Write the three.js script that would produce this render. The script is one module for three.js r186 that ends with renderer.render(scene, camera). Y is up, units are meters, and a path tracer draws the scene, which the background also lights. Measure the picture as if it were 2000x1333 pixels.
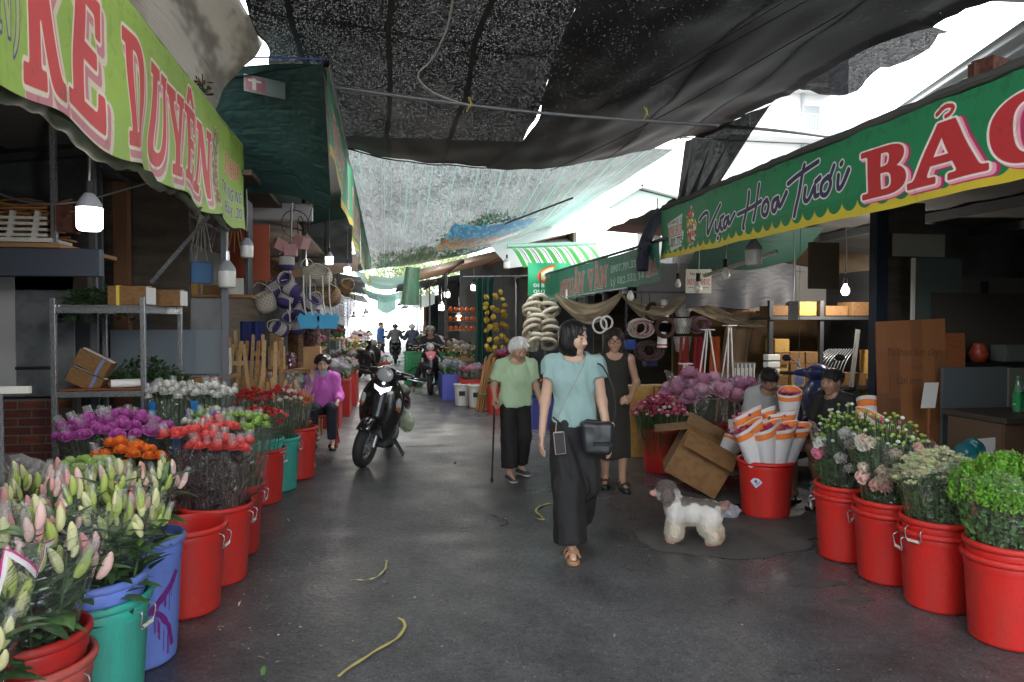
import * as THREE from 'three';
import { mergeGeometries, mergeVertices } from 'three/addons/utils/BufferGeometryUtils.js';
import { RoundedBoxGeometry } from 'three/addons/geometries/RoundedBoxGeometry.js';
import { ImprovedNoise } from 'three/addons/math/ImprovedNoise.js';

// ---------- camera, sky, sun, exposure ----------
const scene = new THREE.Scene();
const camera = new THREE.PerspectiveCamera(50.92, 1024 / 682, 0.05, 400);
camera.position.set(0, 1.6, 0);
camera.rotation.set(-0.02749, -0.17664, 0, 'YXZ');
const renderer = new THREE.WebGLRenderer({ antialias: true });
renderer.toneMapping = THREE.LinearToneMapping;
renderer.toneMappingExposure = 6.5;
renderer.shadowMap.enabled = true;
renderer.shadowMap.type = THREE.PCFSoftShadowMap;
{ // an even overcast sky, a little brighter towards the zenith
  const w = 64, h = 32, d = new Float32Array(w * h * 4);
  for (let j = 0; j < h; j++) for (let i = 0; i < w; i++) {
    const el = Math.sin(((j + 0.5) / h - 0.5) * Math.PI), k = (j + 0.5) / h > 0.5 ? 1.05 + 0.35 * el : 0.35, o = (j * w + i) * 4;
    d[o] = k * 0.97; d[o + 1] = k; d[o + 2] = k * 1.03; d[o + 3] = 1;
  }
  const t = new THREE.DataTexture(d, w, h, THREE.RGBAFormat, THREE.FloatType);
  t.mapping = THREE.EquirectangularReflectionMapping; t.magFilter = THREE.LinearFilter; t.minFilter = THREE.LinearFilter; t.wrapS = THREE.RepeatWrapping; t.needsUpdate = true;
  scene.background = t; scene.environment = t;
}
const sun = new THREE.DirectionalLight(0xfff6ea, 1.0);
sun.name = 'overcast_sun'; sun.position.set(9, 30, -14); sun.target.position.set(1, 0, -8);
sun.castShadow = true; sun.shadow.radius = 50; sun.shadow.mapSize.set(2048, 2048);
Object.assign(sun.shadow.camera, { left: -25, right: 25, top: 40, bottom: -25, near: 1, far: 90 });
scene.add(sun, sun.target);

// ---------- helpers ----------
const V = (x, y, z) => new THREE.Vector3(x, y, z), PI = Math.PI, { sin, cos, min, max, abs, sqrt, floor, atan2, hypot } = Math;
const clamp = (x, a = 0, b = 1) => min(b, max(a, x)), lerp = (a, b, t) => a + (b - a) * t, sstep = (a, b, x) => { const t = clamp((x - a) / (b - a)); return t * t * (3 - 2 * t); };
function rng(s) { let a = s | 0; return () => { a = (a + 0x6d2b79f5) | 0; let t = Math.imul(a ^ (a >>> 15), 1 | a); t = (t + Math.imul(t ^ (t >>> 7), 61 | t)) ^ t; return ((t ^ (t >>> 14)) >>> 0) / 4294967296; }; }
const IN = new ImprovedNoise(), ns = (x, y = 0, z = 0) => IN.noise(x + 31.7, y + 17.3, z + 5.1);
const fbm = (x, y = 0, z = 0) => ns(x, y, z) + 0.5 * ns(x * 2.1, y * 2.1, z * 2.1) + 0.25 * ns(x * 4.3, y * 4.3, z * 4.3);
const used = new Map();
function numbered(n) { const k = used.get(n) ?? 0; used.set(n, k + 1); return k ? n + '_' + String(k).padStart(3, '0') : n; }
function shadowed(o) { o.castShadow = o.receiveShadow = true; return o; }
function thing(name, label, category, p = [0, 0, 0], turn = 0, group) {
  const o = new THREE.Group(); o.name = numbered(name); o.position.set(...p); o.rotation.y = turn; o.userData = { label, category };
  if (group) o.userData.group = group;
  scene.add(o); return o;
}
const G1 = (g) => Array.isArray(g) ? (g.length > 1 ? merge(g) : g[0]) : g;
function part(name, g, m, parent, p, r) {
  const o = shadowed(new THREE.Mesh(G1(g), m)); o.name = name; if (p) o.position.set(...p); if (r) o.rotation.set(...r);
  parent.add(o); return o;
}
function one(name, label, category, g, m, p = [0, 0, 0], r = [0, 0, 0], group) { // a thing that is a single mesh
  const o = shadowed(new THREE.Mesh(G1(g), m)); o.name = numbered(name); o.position.set(...p); o.rotation.set(...r); o.userData = { label, category };
  if (group) o.userData.group = group;
  scene.add(o); return o;
}
function struct(name, g, m) { const o = shadowed(new THREE.Mesh(G1(g), m)); o.name = numbered(name); o.userData.kind = 'structure'; scene.add(o); return o; }
function merge(gs) {
  const all = gs.map((g) => { const c = g.index ? g.toNonIndexed() : g; if (!c.attributes.uv) c.setAttribute('uv', new THREE.BufferAttribute(new Float32Array(c.attributes.position.count * 2), 2)); return c; });
  const keep = ['position', 'normal', 'uv', ...(all.every((g) => g.attributes.color) ? ['color'] : [])];
  for (const g of all) for (const k of Object.keys(g.attributes)) if (!keep.includes(k)) g.deleteAttribute(k);
  return mergeGeometries(all);
}
const at = (g, x = 0, y = 0, z = 0, rx = 0, ry = 0, rz = 0, s = 1) => g.applyMatrix4(new THREE.Matrix4().compose(V(x, y, z), new THREE.Quaternion().setFromEuler(new THREE.Euler(rx, ry, rz, 'YXZ')), Array.isArray(s) ? V(...s) : V(s, s, s)));
const box = (w, h, d, x = 0, y = 0, z = 0, ry = 0, b = 0) => at(b ? new RoundedBoxGeometry(w, h, d, 1, b) : new THREE.BoxGeometry(w, h, d), x, y, z, 0, ry);
const cyl = (r0, r1, h, x = 0, y = 0, z = 0, n = 16, open = false) => at(new THREE.CylinderGeometry(r1, r0, h, n, 1, open), x, y + h / 2, z);
const ball = (r, x = 0, y = 0, z = 0, s = [1, 1, 1], n = 12) => at(new THREE.SphereGeometry(r, n, max(6, n >> 1)), x, y, z, 0, 0, 0, s);
const lathe = (pts, n = 24) => new THREE.LatheGeometry(pts.map((p) => new THREE.Vector2(p[0], p[1])), n);
const tube = (pts, r, n = 6, seg, closed = false) => new THREE.TubeGeometry(new THREE.CatmullRomCurve3(pts.map((p) => p.isVector3 ? p : V(...p)), closed, 'centripetal'), seg ?? max(4, pts.length * 4), r, n, closed);
function bar(a, b, w, d = w, round = false) { // a straight bar from a to b
  a = V(...a); b = V(...b); const l = a.distanceTo(b), g = round ? new THREE.CylinderGeometry(w, d === w ? w : d, l, 8) : new THREE.BoxGeometry(w, l, d);
  return g.applyMatrix4(new THREE.Matrix4().compose(a.clone().add(b).multiplyScalar(0.5), new THREE.Quaternion().setFromUnitVectors(V(0, 1, 0), b.clone().sub(a).normalize()), V(1, 1, 1)));
}
const rod = (a, b, r, r2 = r) => bar(a, b, r2, r, true);
function ext(pts, depth, bevel = 0.004) {
  const s = pts.getPoints ? pts : new THREE.Shape(pts.map((p) => new THREE.Vector2(p[0], p[1])));
  return new THREE.ExtrudeGeometry(s, { depth, bevelEnabled: bevel > 0, bevelSize: bevel, bevelThickness: bevel, bevelSegments: 1, curveSegments: 10 });
}
// a sheet from f(u, v) -> [x, y, z]; uv scaled to su, sv
function sheet(nu, nv, f, su = 1, sv = 1) {
  const p = [], uv = [], ix = [];
  for (let j = 0; j <= nv; j++) for (let i = 0; i <= nu; i++) { const q = f(i / nu, j / nv); p.push(q[0], q[1], q[2]); uv.push((i / nu) * su, (j / nv) * sv); }
  for (let j = 0; j < nv; j++) for (let i = 0; i < nu; i++) { const a = j * (nu + 1) + i, b = a + nu + 1; ix.push(a, a + 1, b, a + 1, b + 1, b); }
  const g = new THREE.BufferGeometry(); g.setIndex(ix); g.setAttribute('position', new THREE.Float32BufferAttribute(p, 3)); g.setAttribute('uv', new THREE.Float32BufferAttribute(uv, 2)); g.computeVertexNormals(); return g;
}
function thick(g, t) { // gives a sheet a second side t metres behind
  g = g.index ? g : mergeVertices(g);
  const p = g.attributes.position, n = g.attributes.normal, uv = g.attributes.uv, c = p.count, P = new Float32Array(c * 6), U = new Float32Array(c * 4), ix = [...g.index.array], edges = new Map();
  for (let i = 0; i < c; i++) for (let k = 0; k < 3; k++) { P[i * 3 + k] = p.array[i * 3 + k]; P[(c + i) * 3 + k] = p.array[i * 3 + k] - n.array[i * 3 + k] * t; }
  U.set(uv.array); U.set(uv.array, c * 2);
  const f = [...ix];
  for (let i = 0; i < f.length; i += 3) { ix.push(c + f[i], c + f[i + 2], c + f[i + 1]); for (const [a, b] of [[f[i], f[i + 1]], [f[i + 1], f[i + 2]], [f[i + 2], f[i]]]) { const k = min(a, b) + ',' + max(a, b); edges.has(k) ? edges.set(k, null) : edges.set(k, [a, b]); } }
  for (const e of edges.values()) if (e) ix.push(e[1], e[0], c + e[1], e[0], c + e[0], c + e[1]);
  const o = new THREE.BufferGeometry(); o.setIndex(ix); o.setAttribute('position', new THREE.BufferAttribute(P, 3)); o.setAttribute('uv', new THREE.BufferAttribute(U, 2)); o.computeVertexNormals(); return o;
}
function paint(g, f) { // vertex colours, linear
  const p = g.attributes.position, c = new Float32Array(p.count * 3);
  for (let i = 0; i < p.count; i++) { const k = f(p.getX(i), p.getY(i), p.getZ(i), i); c[i * 3] = k[0]; c[i * 3 + 1] = k[1]; c[i * 3 + 2] = k[2]; }
  g.setAttribute('color', new THREE.BufferAttribute(c, 3)); return g;
}
const warp = (g, f) => { const p = g.attributes.position, v = V(0, 0, 0); for (let i = 0; i < p.count; i++) { v.fromBufferAttribute(p, i); f(v, i); p.setXYZ(i, v.x, v.y, v.z); } g.computeVertexNormals(); return g; };
// textures
function canvasTex(w, h, draw, rep) {
  const c = document.createElement('canvas'); c.width = w; c.height = h; draw(c.getContext('2d'), w, h);
  const t = new THREE.CanvasTexture(c); t.colorSpace = THREE.SRGBColorSpace; if (rep) { t.wrapS = t.wrapT = THREE.RepeatWrapping; t.repeat.set(...rep); } return t;
}
function dataTex(n, f, srgb = false, rep) { // f(u, v) -> [r, g, b, a] 0..1, tiling is up to f
  const d = new Uint8Array(n * n * 4);
  for (let j = 0; j < n; j++) for (let i = 0; i < n; i++) { const q = f(i / n, j / n, i, j); for (let k = 0; k < 4; k++) d[(j * n + i) * 4 + k] = clamp(q[k] ?? 1) * 255; }
  const t = new THREE.DataTexture(d, n, n); t.magFilter = THREE.LinearFilter; t.minFilter = THREE.LinearFilter; t.wrapS = t.wrapT = THREE.RepeatWrapping; if (srgb) t.colorSpace = THREE.SRGBColorSpace; if (rep) t.repeat.set(...rep); t.needsUpdate = true; return t;
}
const rep = (t, x, y) => { const c = t.clone(); c.repeat.set(x, y); c.needsUpdate = true; return c; };
// noise that tiles over 0..1
const hsh = (i, j, f) => { let h = Math.imul(i, 374761393) + Math.imul(j, 668265263) + Math.imul(f, 2246822519); h = Math.imul(h ^ (h >>> 13), 1274126177); return (((h ^ (h >>> 16)) >>> 0) / 4294967296) * 2 - 1; };
const tn = (u, v, f) => { f = max(2, Math.round(f)); u = (u - floor(u)) * f; v = (v - floor(v)) * f; const i = floor(u), j = floor(v), a = u - i, b = v - j, s = a * a * (3 - 2 * a), t = b * b * (3 - 2 * b), i1 = (i + 1) % f, j1 = (j + 1) % f; return 0.7 * lerp(lerp(hsh(i, j, f), hsh(i1, j, f), s), lerp(hsh(i, j1, f), hsh(i1, j1, f), s), t); };
const C = (r, g, b) => new THREE.Color().setRGB(r, g, b);
const mat = (c, roughness = 0.8, o = {}) => new THREE.MeshStandardMaterial({ color: Array.isArray(c) ? C(...c) : c, roughness, side: THREE.DoubleSide, ...o });
const phy = (c, roughness = 0.5, o = {}) => new THREE.MeshPhysicalMaterial({ color: Array.isArray(c) ? C(...c) : c, roughness, side: THREE.DoubleSide, ...o });

// naive surface nets over a signed distance; blocks far from the surface are skipped
function sdfMesh(fn, lo, hi, cell, color) {
  const B = 4, n = [0, 1, 2].map((k) => Math.ceil((hi[k] - lo[k]) / cell / B) * B + 1), [nx, ny, nz] = n, F = new Float32Array(nx * ny * nz).fill(1e3);
  const id = (i, j, k) => (k * ny + j) * nx + i, X = (i) => lo[0] + i * cell, Y = (j) => lo[1] + j * cell, Z = (k) => lo[2] + k * cell, done = new Uint8Array(F.length);
  for (let k = 0; k < nz - 1; k += B) for (let j = 0; j < ny - 1; j += B) for (let i = 0; i < nx - 1; i += B) {
    const d = fn(X(i + 2), Y(j + 2), Z(k + 2)), near = abs(d) < cell * 7;
    for (let c = 0; c <= B; c++) for (let b = 0; b <= B; b++) for (let a = 0; a <= B; a++) { const q = id(i + a, j + b, k + c); if (near) { if (!done[q]) { F[q] = fn(X(i + a), Y(j + b), Z(k + c)); done[q] = 1; } } else if (!done[q]) F[q] = d; }
  }
  const vid = new Int32Array(F.length).fill(-1), pos = [], ix = [], e = [[0, 1], [0, 2], [0, 4], [1, 3], [1, 5], [2, 3], [2, 6], [3, 7], [4, 5], [4, 6], [5, 7], [6, 7]], v = new Float32Array(8);
  for (let k = 0; k < nz - 1; k++) for (let j = 0; j < ny - 1; j++) for (let i = 0; i < nx - 1; i++) {
    let m = 0; for (let c = 0; c < 8; c++) { v[c] = F[id(i + (c & 1), j + ((c >> 1) & 1), k + (c >> 2))]; if (v[c] < 0) m |= 1 << c; }
    if (m === 0 || m === 255) continue;
    let x = 0, y = 0, z = 0, q = 0;
    for (const [a, b] of e) if (((m >> a) & 1) !== ((m >> b) & 1)) { const t = v[a] / (v[a] - v[b]); x += lerp(a & 1, b & 1, t); y += lerp((a >> 1) & 1, (b >> 1) & 1, t); z += lerp(a >> 2, b >> 2, t); q++; }
    vid[id(i, j, k)] = pos.length / 3; pos.push(lo[0] + (i + x / q) * cell, lo[1] + (j + y / q) * cell, lo[2] + (k + z / q) * cell);
  }
  const quad = (a, b, c, d, flip) => { if (a < 0 || b < 0 || c < 0 || d < 0) return; flip ? ix.push(a, c, b, a, d, c) : ix.push(a, b, c, a, c, d); };
  for (let k = 1; k < nz - 1; k++) for (let j = 1; j < ny - 1; j++) for (let i = 1; i < nx - 1; i++) {
    const s = F[id(i, j, k)] < 0;
    if (s !== F[id(i + 1, j, k)] < 0) quad(vid[id(i, j - 1, k - 1)], vid[id(i, j, k - 1)], vid[id(i, j, k)], vid[id(i, j - 1, k)], !s);
    if (s !== F[id(i, j + 1, k)] < 0) quad(vid[id(i - 1, j, k - 1)], vid[id(i - 1, j, k)], vid[id(i, j, k)], vid[id(i, j, k - 1)], !s);
    if (s !== F[id(i, j, k + 1)] < 0) quad(vid[id(i - 1, j - 1, k)], vid[id(i, j - 1, k)], vid[id(i, j, k)], vid[id(i - 1, j, k)], !s);
  }
  const g = new THREE.BufferGeometry(); g.setAttribute('position', new THREE.Float32BufferAttribute(pos, 3)); g.setIndex(ix); g.computeVertexNormals();
  const uv = new Float32Array((pos.length / 3) * 2); for (let i = 0; i < pos.length / 3; i++) { uv[i * 2] = pos[i * 3] + pos[i * 3 + 2] * 0.7; uv[i * 2 + 1] = pos[i * 3 + 1]; } g.setAttribute('uv', new THREE.BufferAttribute(uv, 2));
  return color ? paint(g, color) : g;
}
// distances
const smin = (a, b, k) => { const h = max(k - abs(a - b), 0) / k; return min(a, b) - h * h * k * 0.25; }, smax = (a, b, k) => -smin(-a, -b, k);
function dcap(x, y, z, c) { // c = [ax, ay, az, ra, bx, by, bz, rb, flat]: a tapered capsule, z flattened by flat
  const fz = c[8] ?? 1, ay = c[1], dx = c[4] - c[0], dy = c[5] - ay, dz = (c[6] - c[2]) / fz, px = x - c[0], py = y - ay, pz = (z - c[2]) / fz;
  const t = clamp((px * dx + py * dy + pz * dz) / (dx * dx + dy * dy + dz * dz + 1e-9)), qx = px - dx * t, qy = py - dy * t, qz = pz - dz * t;
  return (sqrt(qx * qx + qy * qy + qz * qz) - (c[3] + (c[7] - c[3]) * t)) * min(1, fz);
}
const dell = (x, y, z, cx, cy, cz, rx, ry, rz) => { const a = (x - cx) / rx, b = (y - cy) / ry, c = (z - cz) / rz, k0 = sqrt(a * a + b * b + c * c), p = a / rx, q = b / ry, r = c / rz, k1 = sqrt(p * p + q * q + r * r); return k1 < 1e-6 ? -min(rx, ry, rz) : (k0 * (k0 - 1)) / k1; };
const dbox = (x, y, z, cx, cy, cz, hx, hy, hz, r = 0) => { const a = abs(x - cx) - hx + r, b = abs(y - cy) - hy + r, c = abs(z - cz) - hz + r; return sqrt(max(a, 0) ** 2 + max(b, 0) ** 2 + max(c, 0) ** 2) + min(max(a, b, c), 0) - r; };
const caps = (list, k) => (x, y, z) => { let d = 1e3; for (const c of list) d = smin(d, dcap(x, y, z, c), k); return d; };

// ---------- surfaces ----------
const grainTex = dataTex(256, (u, v, i, j) => { const r = rng(i * 733 + j * 9181)(); return [r, r, r]; });
const crumple = dataTex(512, (u, v) => { const q = 0.5 + 0.5 * abs(tn(u, v, 14)) + 0.3 * abs(tn(u + 0.3, v, 30)) - 0.35 * abs(tn(u, v + 0.4, 7)); return [q, q, q]; });
const weave = dataTex(128, (u, v, i, j) => { const q = 0.5 + 0.25 * sin(u * PI * 64) * sin(v * PI * 64) + 0.1 * ((i + j) % 2); return [q, q, q]; });
const dirtTex = (base, spot, k = 0.35, f = 9, n = 512) => dataTex(n, (u, v, i, j) => { // base colour with irregular stains and grain
  const s = clamp(0.5 + 1.6 * tn(u, v, f) + 0.7 * tn(u + 0.37, v + 0.11, f * 3.3) - 0.25), g = (rng(i * 7919 + j * 104729)() - 0.5) * 0.05, m = s * k;
  return [lerp(base[0], spot[0], m) + g, lerp(base[1], spot[1], m) + g, lerp(base[2], spot[2], m) + g];
}, true);
const woodTex = (a, b, seed) => dataTex(512, (u, v, i, j) => { const w = 0.5 + 0.5 * ns(v * 46 + 0.7 * ns(u * 3, v * 3, seed), u * 2.2, seed), f = (rng(j * 31 + floor(i / 16) * 977)() - 0.5) * 0.05, k = clamp(w * w); return [lerp(a[0], b[0], k) + f, lerp(a[1], b[1], k) + f, lerp(a[2], b[2], k) + f]; }, true);
const M = {
  steel: mat([0.42, 0.44, 0.46], 0.45, { metalness: 0.7, roughnessMap: rep(grainTex, 0.4, 0.4) }), darksteel: mat([0.06, 0.065, 0.07], 0.55, { metalness: 0.5 }), chrome: mat([0.75, 0.75, 0.76], 0.12, { metalness: 1 }),
  white: mat([0.75, 0.75, 0.73], 0.55), offwhite: mat([0.62, 0.6, 0.54], 0.7), black: mat([0.012, 0.012, 0.013], 0.5), rubber: mat([0.02, 0.02, 0.021], 0.75), cable: mat([0.03, 0.03, 0.03], 0.6), whitecable: mat([0.45, 0.43, 0.4], 0.6),
  planks: mat([1, 1, 1], 0.85, { map: rep(woodTex([0.36, 0.33, 0.29], [0.24, 0.21, 0.18], 7), 0.7, 0.7) }), bluewall: mat([1, 1, 1], 0.85, { map: rep(dirtTex([0.33, 0.35, 0.37], [0.22, 0.22, 0.22], 0.7), 0.5, 0.5) }),
  wood: mat([1, 1, 1], 0.7, { map: rep(woodTex([0.66, 0.49, 0.31], [0.42, 0.28, 0.16], 2), 1, 1) }), pale: mat([1, 1, 1], 0.7, { map: rep(woodTex([0.8, 0.66, 0.46], [0.62, 0.47, 0.3], 5), 1, 1) }),
  ply: mat([1, 1, 1], 0.6, { map: woodTex([0.55, 0.31, 0.15], [0.36, 0.19, 0.085], 8) }), card: mat([1, 1, 1], 0.85, { map: dirtTex([0.5, 0.37, 0.23], [0.4, 0.28, 0.17], 0.5) }), cardpale: mat([1, 1, 1], 0.85, { map: dirtTex([0.7, 0.56, 0.3], [0.58, 0.44, 0.22], 0.4) }),
  zinc: mat([1, 1, 1], 0.55, { metalness: 0.25, map: rep(dirtTex([0.55, 0.56, 0.56], [0.38, 0.33, 0.28], 0.6), 0.5, 0.5) }), rust: mat([1, 1, 1], 0.8, { map: rep(dirtTex([0.36, 0.2, 0.14], [0.2, 0.12, 0.09], 0.8), 0.6, 0.6) }),
  concrete: mat([1, 1, 1], 0.85, { map: rep(dirtTex([0.42, 0.4, 0.37], [0.3, 0.28, 0.25], 0.6), 0.5, 0.5) }),
  tarpgreen: mat([0.012, 0.05, 0.038], 0.6, { bumpMap: rep(crumple, 0.7, 0.7), bumpScale: 0.006 }), tarpgrey: mat([0.05, 0.055, 0.068], 0.55, { bumpMap: rep(crumple, 0.6, 0.6), bumpScale: 0.008 }),
  canvas: phy([1, 1, 1], 0.9, { transmission: 0.35, map: rep(dirtTex([0.74, 0.68, 0.57], [0.46, 0.4, 0.31], 0.7), 0.8, 0.8), bumpMap: weave, bumpScale: 0.001 }),
};
const yarn = (c, r = 0.75) => mat(c, r);

// ---------- ground ----------
{
  const asphalt = dataTex(1024, (u, v, i, j) => {
    const n = 0.16 + 0.014 * tn(u, v, 12) + 0.02 * tn(u + 0.2, v + 0.6, 70), r = rng(i * 15731 + j * 789221)(), r2 = rng((i >> 2) * 3571 + (j >> 2) * 9973)();
    const q = n + (r - 0.5) * 0.045 + (r2 > 0.97 ? 0.1 * r : r2 < 0.12 ? -0.035 : (r2 - 0.5) * 0.03); return [q * 1.98, q * 2, q * 2.05];
  }, true);
  const bump = dataTex(512, (u, v, i, j) => { const r = rng(i * 5381 + j * 33331)(), q = 0.5 + 0.3 * (r - 0.5) + 0.3 * tn(u, v, 60); return [q, q, q]; });
  const wet = dataTex(512, (u, v, i, j) => { const q = clamp(0.72 + 0.35 * tn(u, v, 6) + 0.25 * tn(u + 0.5, v, 26) + (rng(i * 91 + j * 7727)() - 0.5) * 0.2, 0.3, 1); return [q, q, q]; });
  const m = mat([1, 1, 1], 0.54, { map: asphalt, vertexColors: true, bumpMap: bump, bumpScale: 0.003, roughnessMap: wet });
  m.roughnessMap.repeat.set(0.35, 0.35); m.bumpMap.repeat.set(1.6, 1.6); m.map.repeat.set(0.8, 0.8);
  const N = 190, xs = [], zs = [];
  for (let i = 0; i <= N; i++) { const t = (i / N) * 2 - 1; xs.push(t * 9 + Math.sign(t) * abs(t) ** 9 * 230); zs.push(-8 + t * 14 + Math.sign(t) * abs(t) ** 9 * 230); }
  const p = [], uv = [], ix = [];
  for (let j = 0; j <= N; j++) for (let i = 0; i <= N; i++) { const x = xs[i], z = zs[N - j]; p.push(x, 0, z); uv.push(x * 0.5, -z * 0.5); }
  for (let j = 0; j < N; j++) for (let i = 0; i < N; i++) { const a = j * (N + 1) + i, b = a + N + 1; ix.push(a, a + 1, b, a + 1, b + 1, b); }
  const g = new THREE.BufferGeometry(); g.setIndex(ix); g.setAttribute('position', new THREE.Float32BufferAttribute(p, 3)); g.setAttribute('uv', new THREE.Float32BufferAttribute(uv, 2)); g.computeVertexNormals();
  paint(g, (x, y, z) => { const q = clamp(1 + 0.3 * fbm(x * 0.8, z * 0.5) + 0.3 * ns(x * 3.1, z * 2.3) + 0.2 * ns(x * 9, z * 7), 0.5, 1.5); return [q, q, q * 1.01]; });
  struct('ground', g, m);
  // repaired patches of paler cement beside the stall on the right, irregular sheets
  const cm = mat([1, 1, 1], 0.7, { map: dirtTex([0.35, 0.345, 0.335], [0.29, 0.285, 0.28], 0.8, 7) });
  const patch = (name, x, z, rx, rz, y, seed) => { const s = new THREE.Shape(); for (let k = 0; k < 40; k++) { const a = (k / 40) * 2 * PI, r = 1 + 0.22 * ns(cos(a) * 1.5, sin(a) * 1.5, seed) + 0.08 * ns(cos(a) * 6, sin(a) * 6, seed); k ? s.lineTo(cos(a) * rx * r, sin(a) * rz * r) : s.moveTo(cos(a) * rx * r, sin(a) * rz * r); } const o = struct(name, at(new THREE.ShapeGeometry(s, 4), x, y, z, -PI / 2), cm); return o; };
  patch('cement_patch', 2.55, -5.0, 0.75, 0.55, 0.004, 3); patch('cement_patch', 2.62, -3.92, 0.17, 0.035, 0.004, 8); patch('cement_patch', 2.66, -3.66, 0.12, 0.03, 0.004, 13); patch('cement_patch', 0.55, -9.2, 0.3, 0.05, 0.004, 19); patch('cement_patch', 3.0, -6.0, 0.5, 0.25, 0.008, 23);
}

// ---------- shade nets overhead ----------
const netAlpha = (open, seed, green) => dataTex(1024, (u, v, i, j) => { // knitted shade cloth: rows of small loops that let some sky through
  const row = 0.5 + 0.5 * sin(v * PI * 2 * 170), r = rng(green ? (i >> 1) * 8191 + (j >> 1) * 131 + seed : (i >> 1) * 8191 + j * 131 + seed)(), r2 = rng(i * 577 + j * 7001 + seed)(), k = 1 + 0.35 * tn(u, v, 7) + 0.5 * tn(u + 0.3, v + 0.2, 60);
  const thread = green && (i % 64 < 4 || (i + 23) % 148 < 9), gap = green ? open * (0.35 + 1.3 * row) * clamp(k, 0.5, 1.6) * (r > 0.7 ? 2.6 : 0.5) : r > 1 - open * clamp(k, 0.3, 2) * (0.6 + 0.6 * row) ? 0.065 * (0.4 + 1.0 * r2) : 0;
  const c = green ? (thread ? [0.16, 0.78, 0.64] : r > 0.6 ? [0.12, 0.5, 0.42] : [0.09, 0.27, 0.23]) : [0.1, 0.1, 0.107]; return [c[0], c[1], c[2], thread ? 0.95 : 1 - clamp(gap, 0, 0.9)];
}, true);
const netMat = (t, rx, ry, c = [1, 1, 1]) => mat(c, 0.75, { map: rep(t, rx, ry), transparent: true });
const netBlack = netAlpha(0.06, 5), netDense = netAlpha(0.006, 77), netGreen = netAlpha(0.042, 41, true);
const seamX = (z) => { const P = [[4, 0.9], [-2, 1.1], [-5.47, 1.46], [-6.4, 1.52], [-7.75, 1.67], [-8.9, 1.66], [-10.2, 1.44]]; for (let i = 0; i < P.length - 1; i++) if (z <= P[i][0] && z >= P[i + 1][0]) return lerp(P[i][1], P[i + 1][1], (P[i][0] - z) / (P[i][0] - P[i + 1][0])); return z > 0 ? 0.9 : 1.44; };
const canopyY = (x, z) => { const t = clamp((x + 2.4) / 7, 0, 1), far = sstep(-4, -10, z); return 4.06 + 0.25 * sstep(0.55, 1, t) - far * (0.33 * sin(PI * clamp((x + 0.9) / 5.6)) ** 1.0) + 0.05 * ns(x * 0.9, z * 0.8) + 0.035 * ns(x * 2.6, z * 1.4, 4) - 0.06 * abs(sin((z + 1.2) * 0.85)) ** 3 * 0 + 0.1 * sstep(-2, 4, z); };
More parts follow.
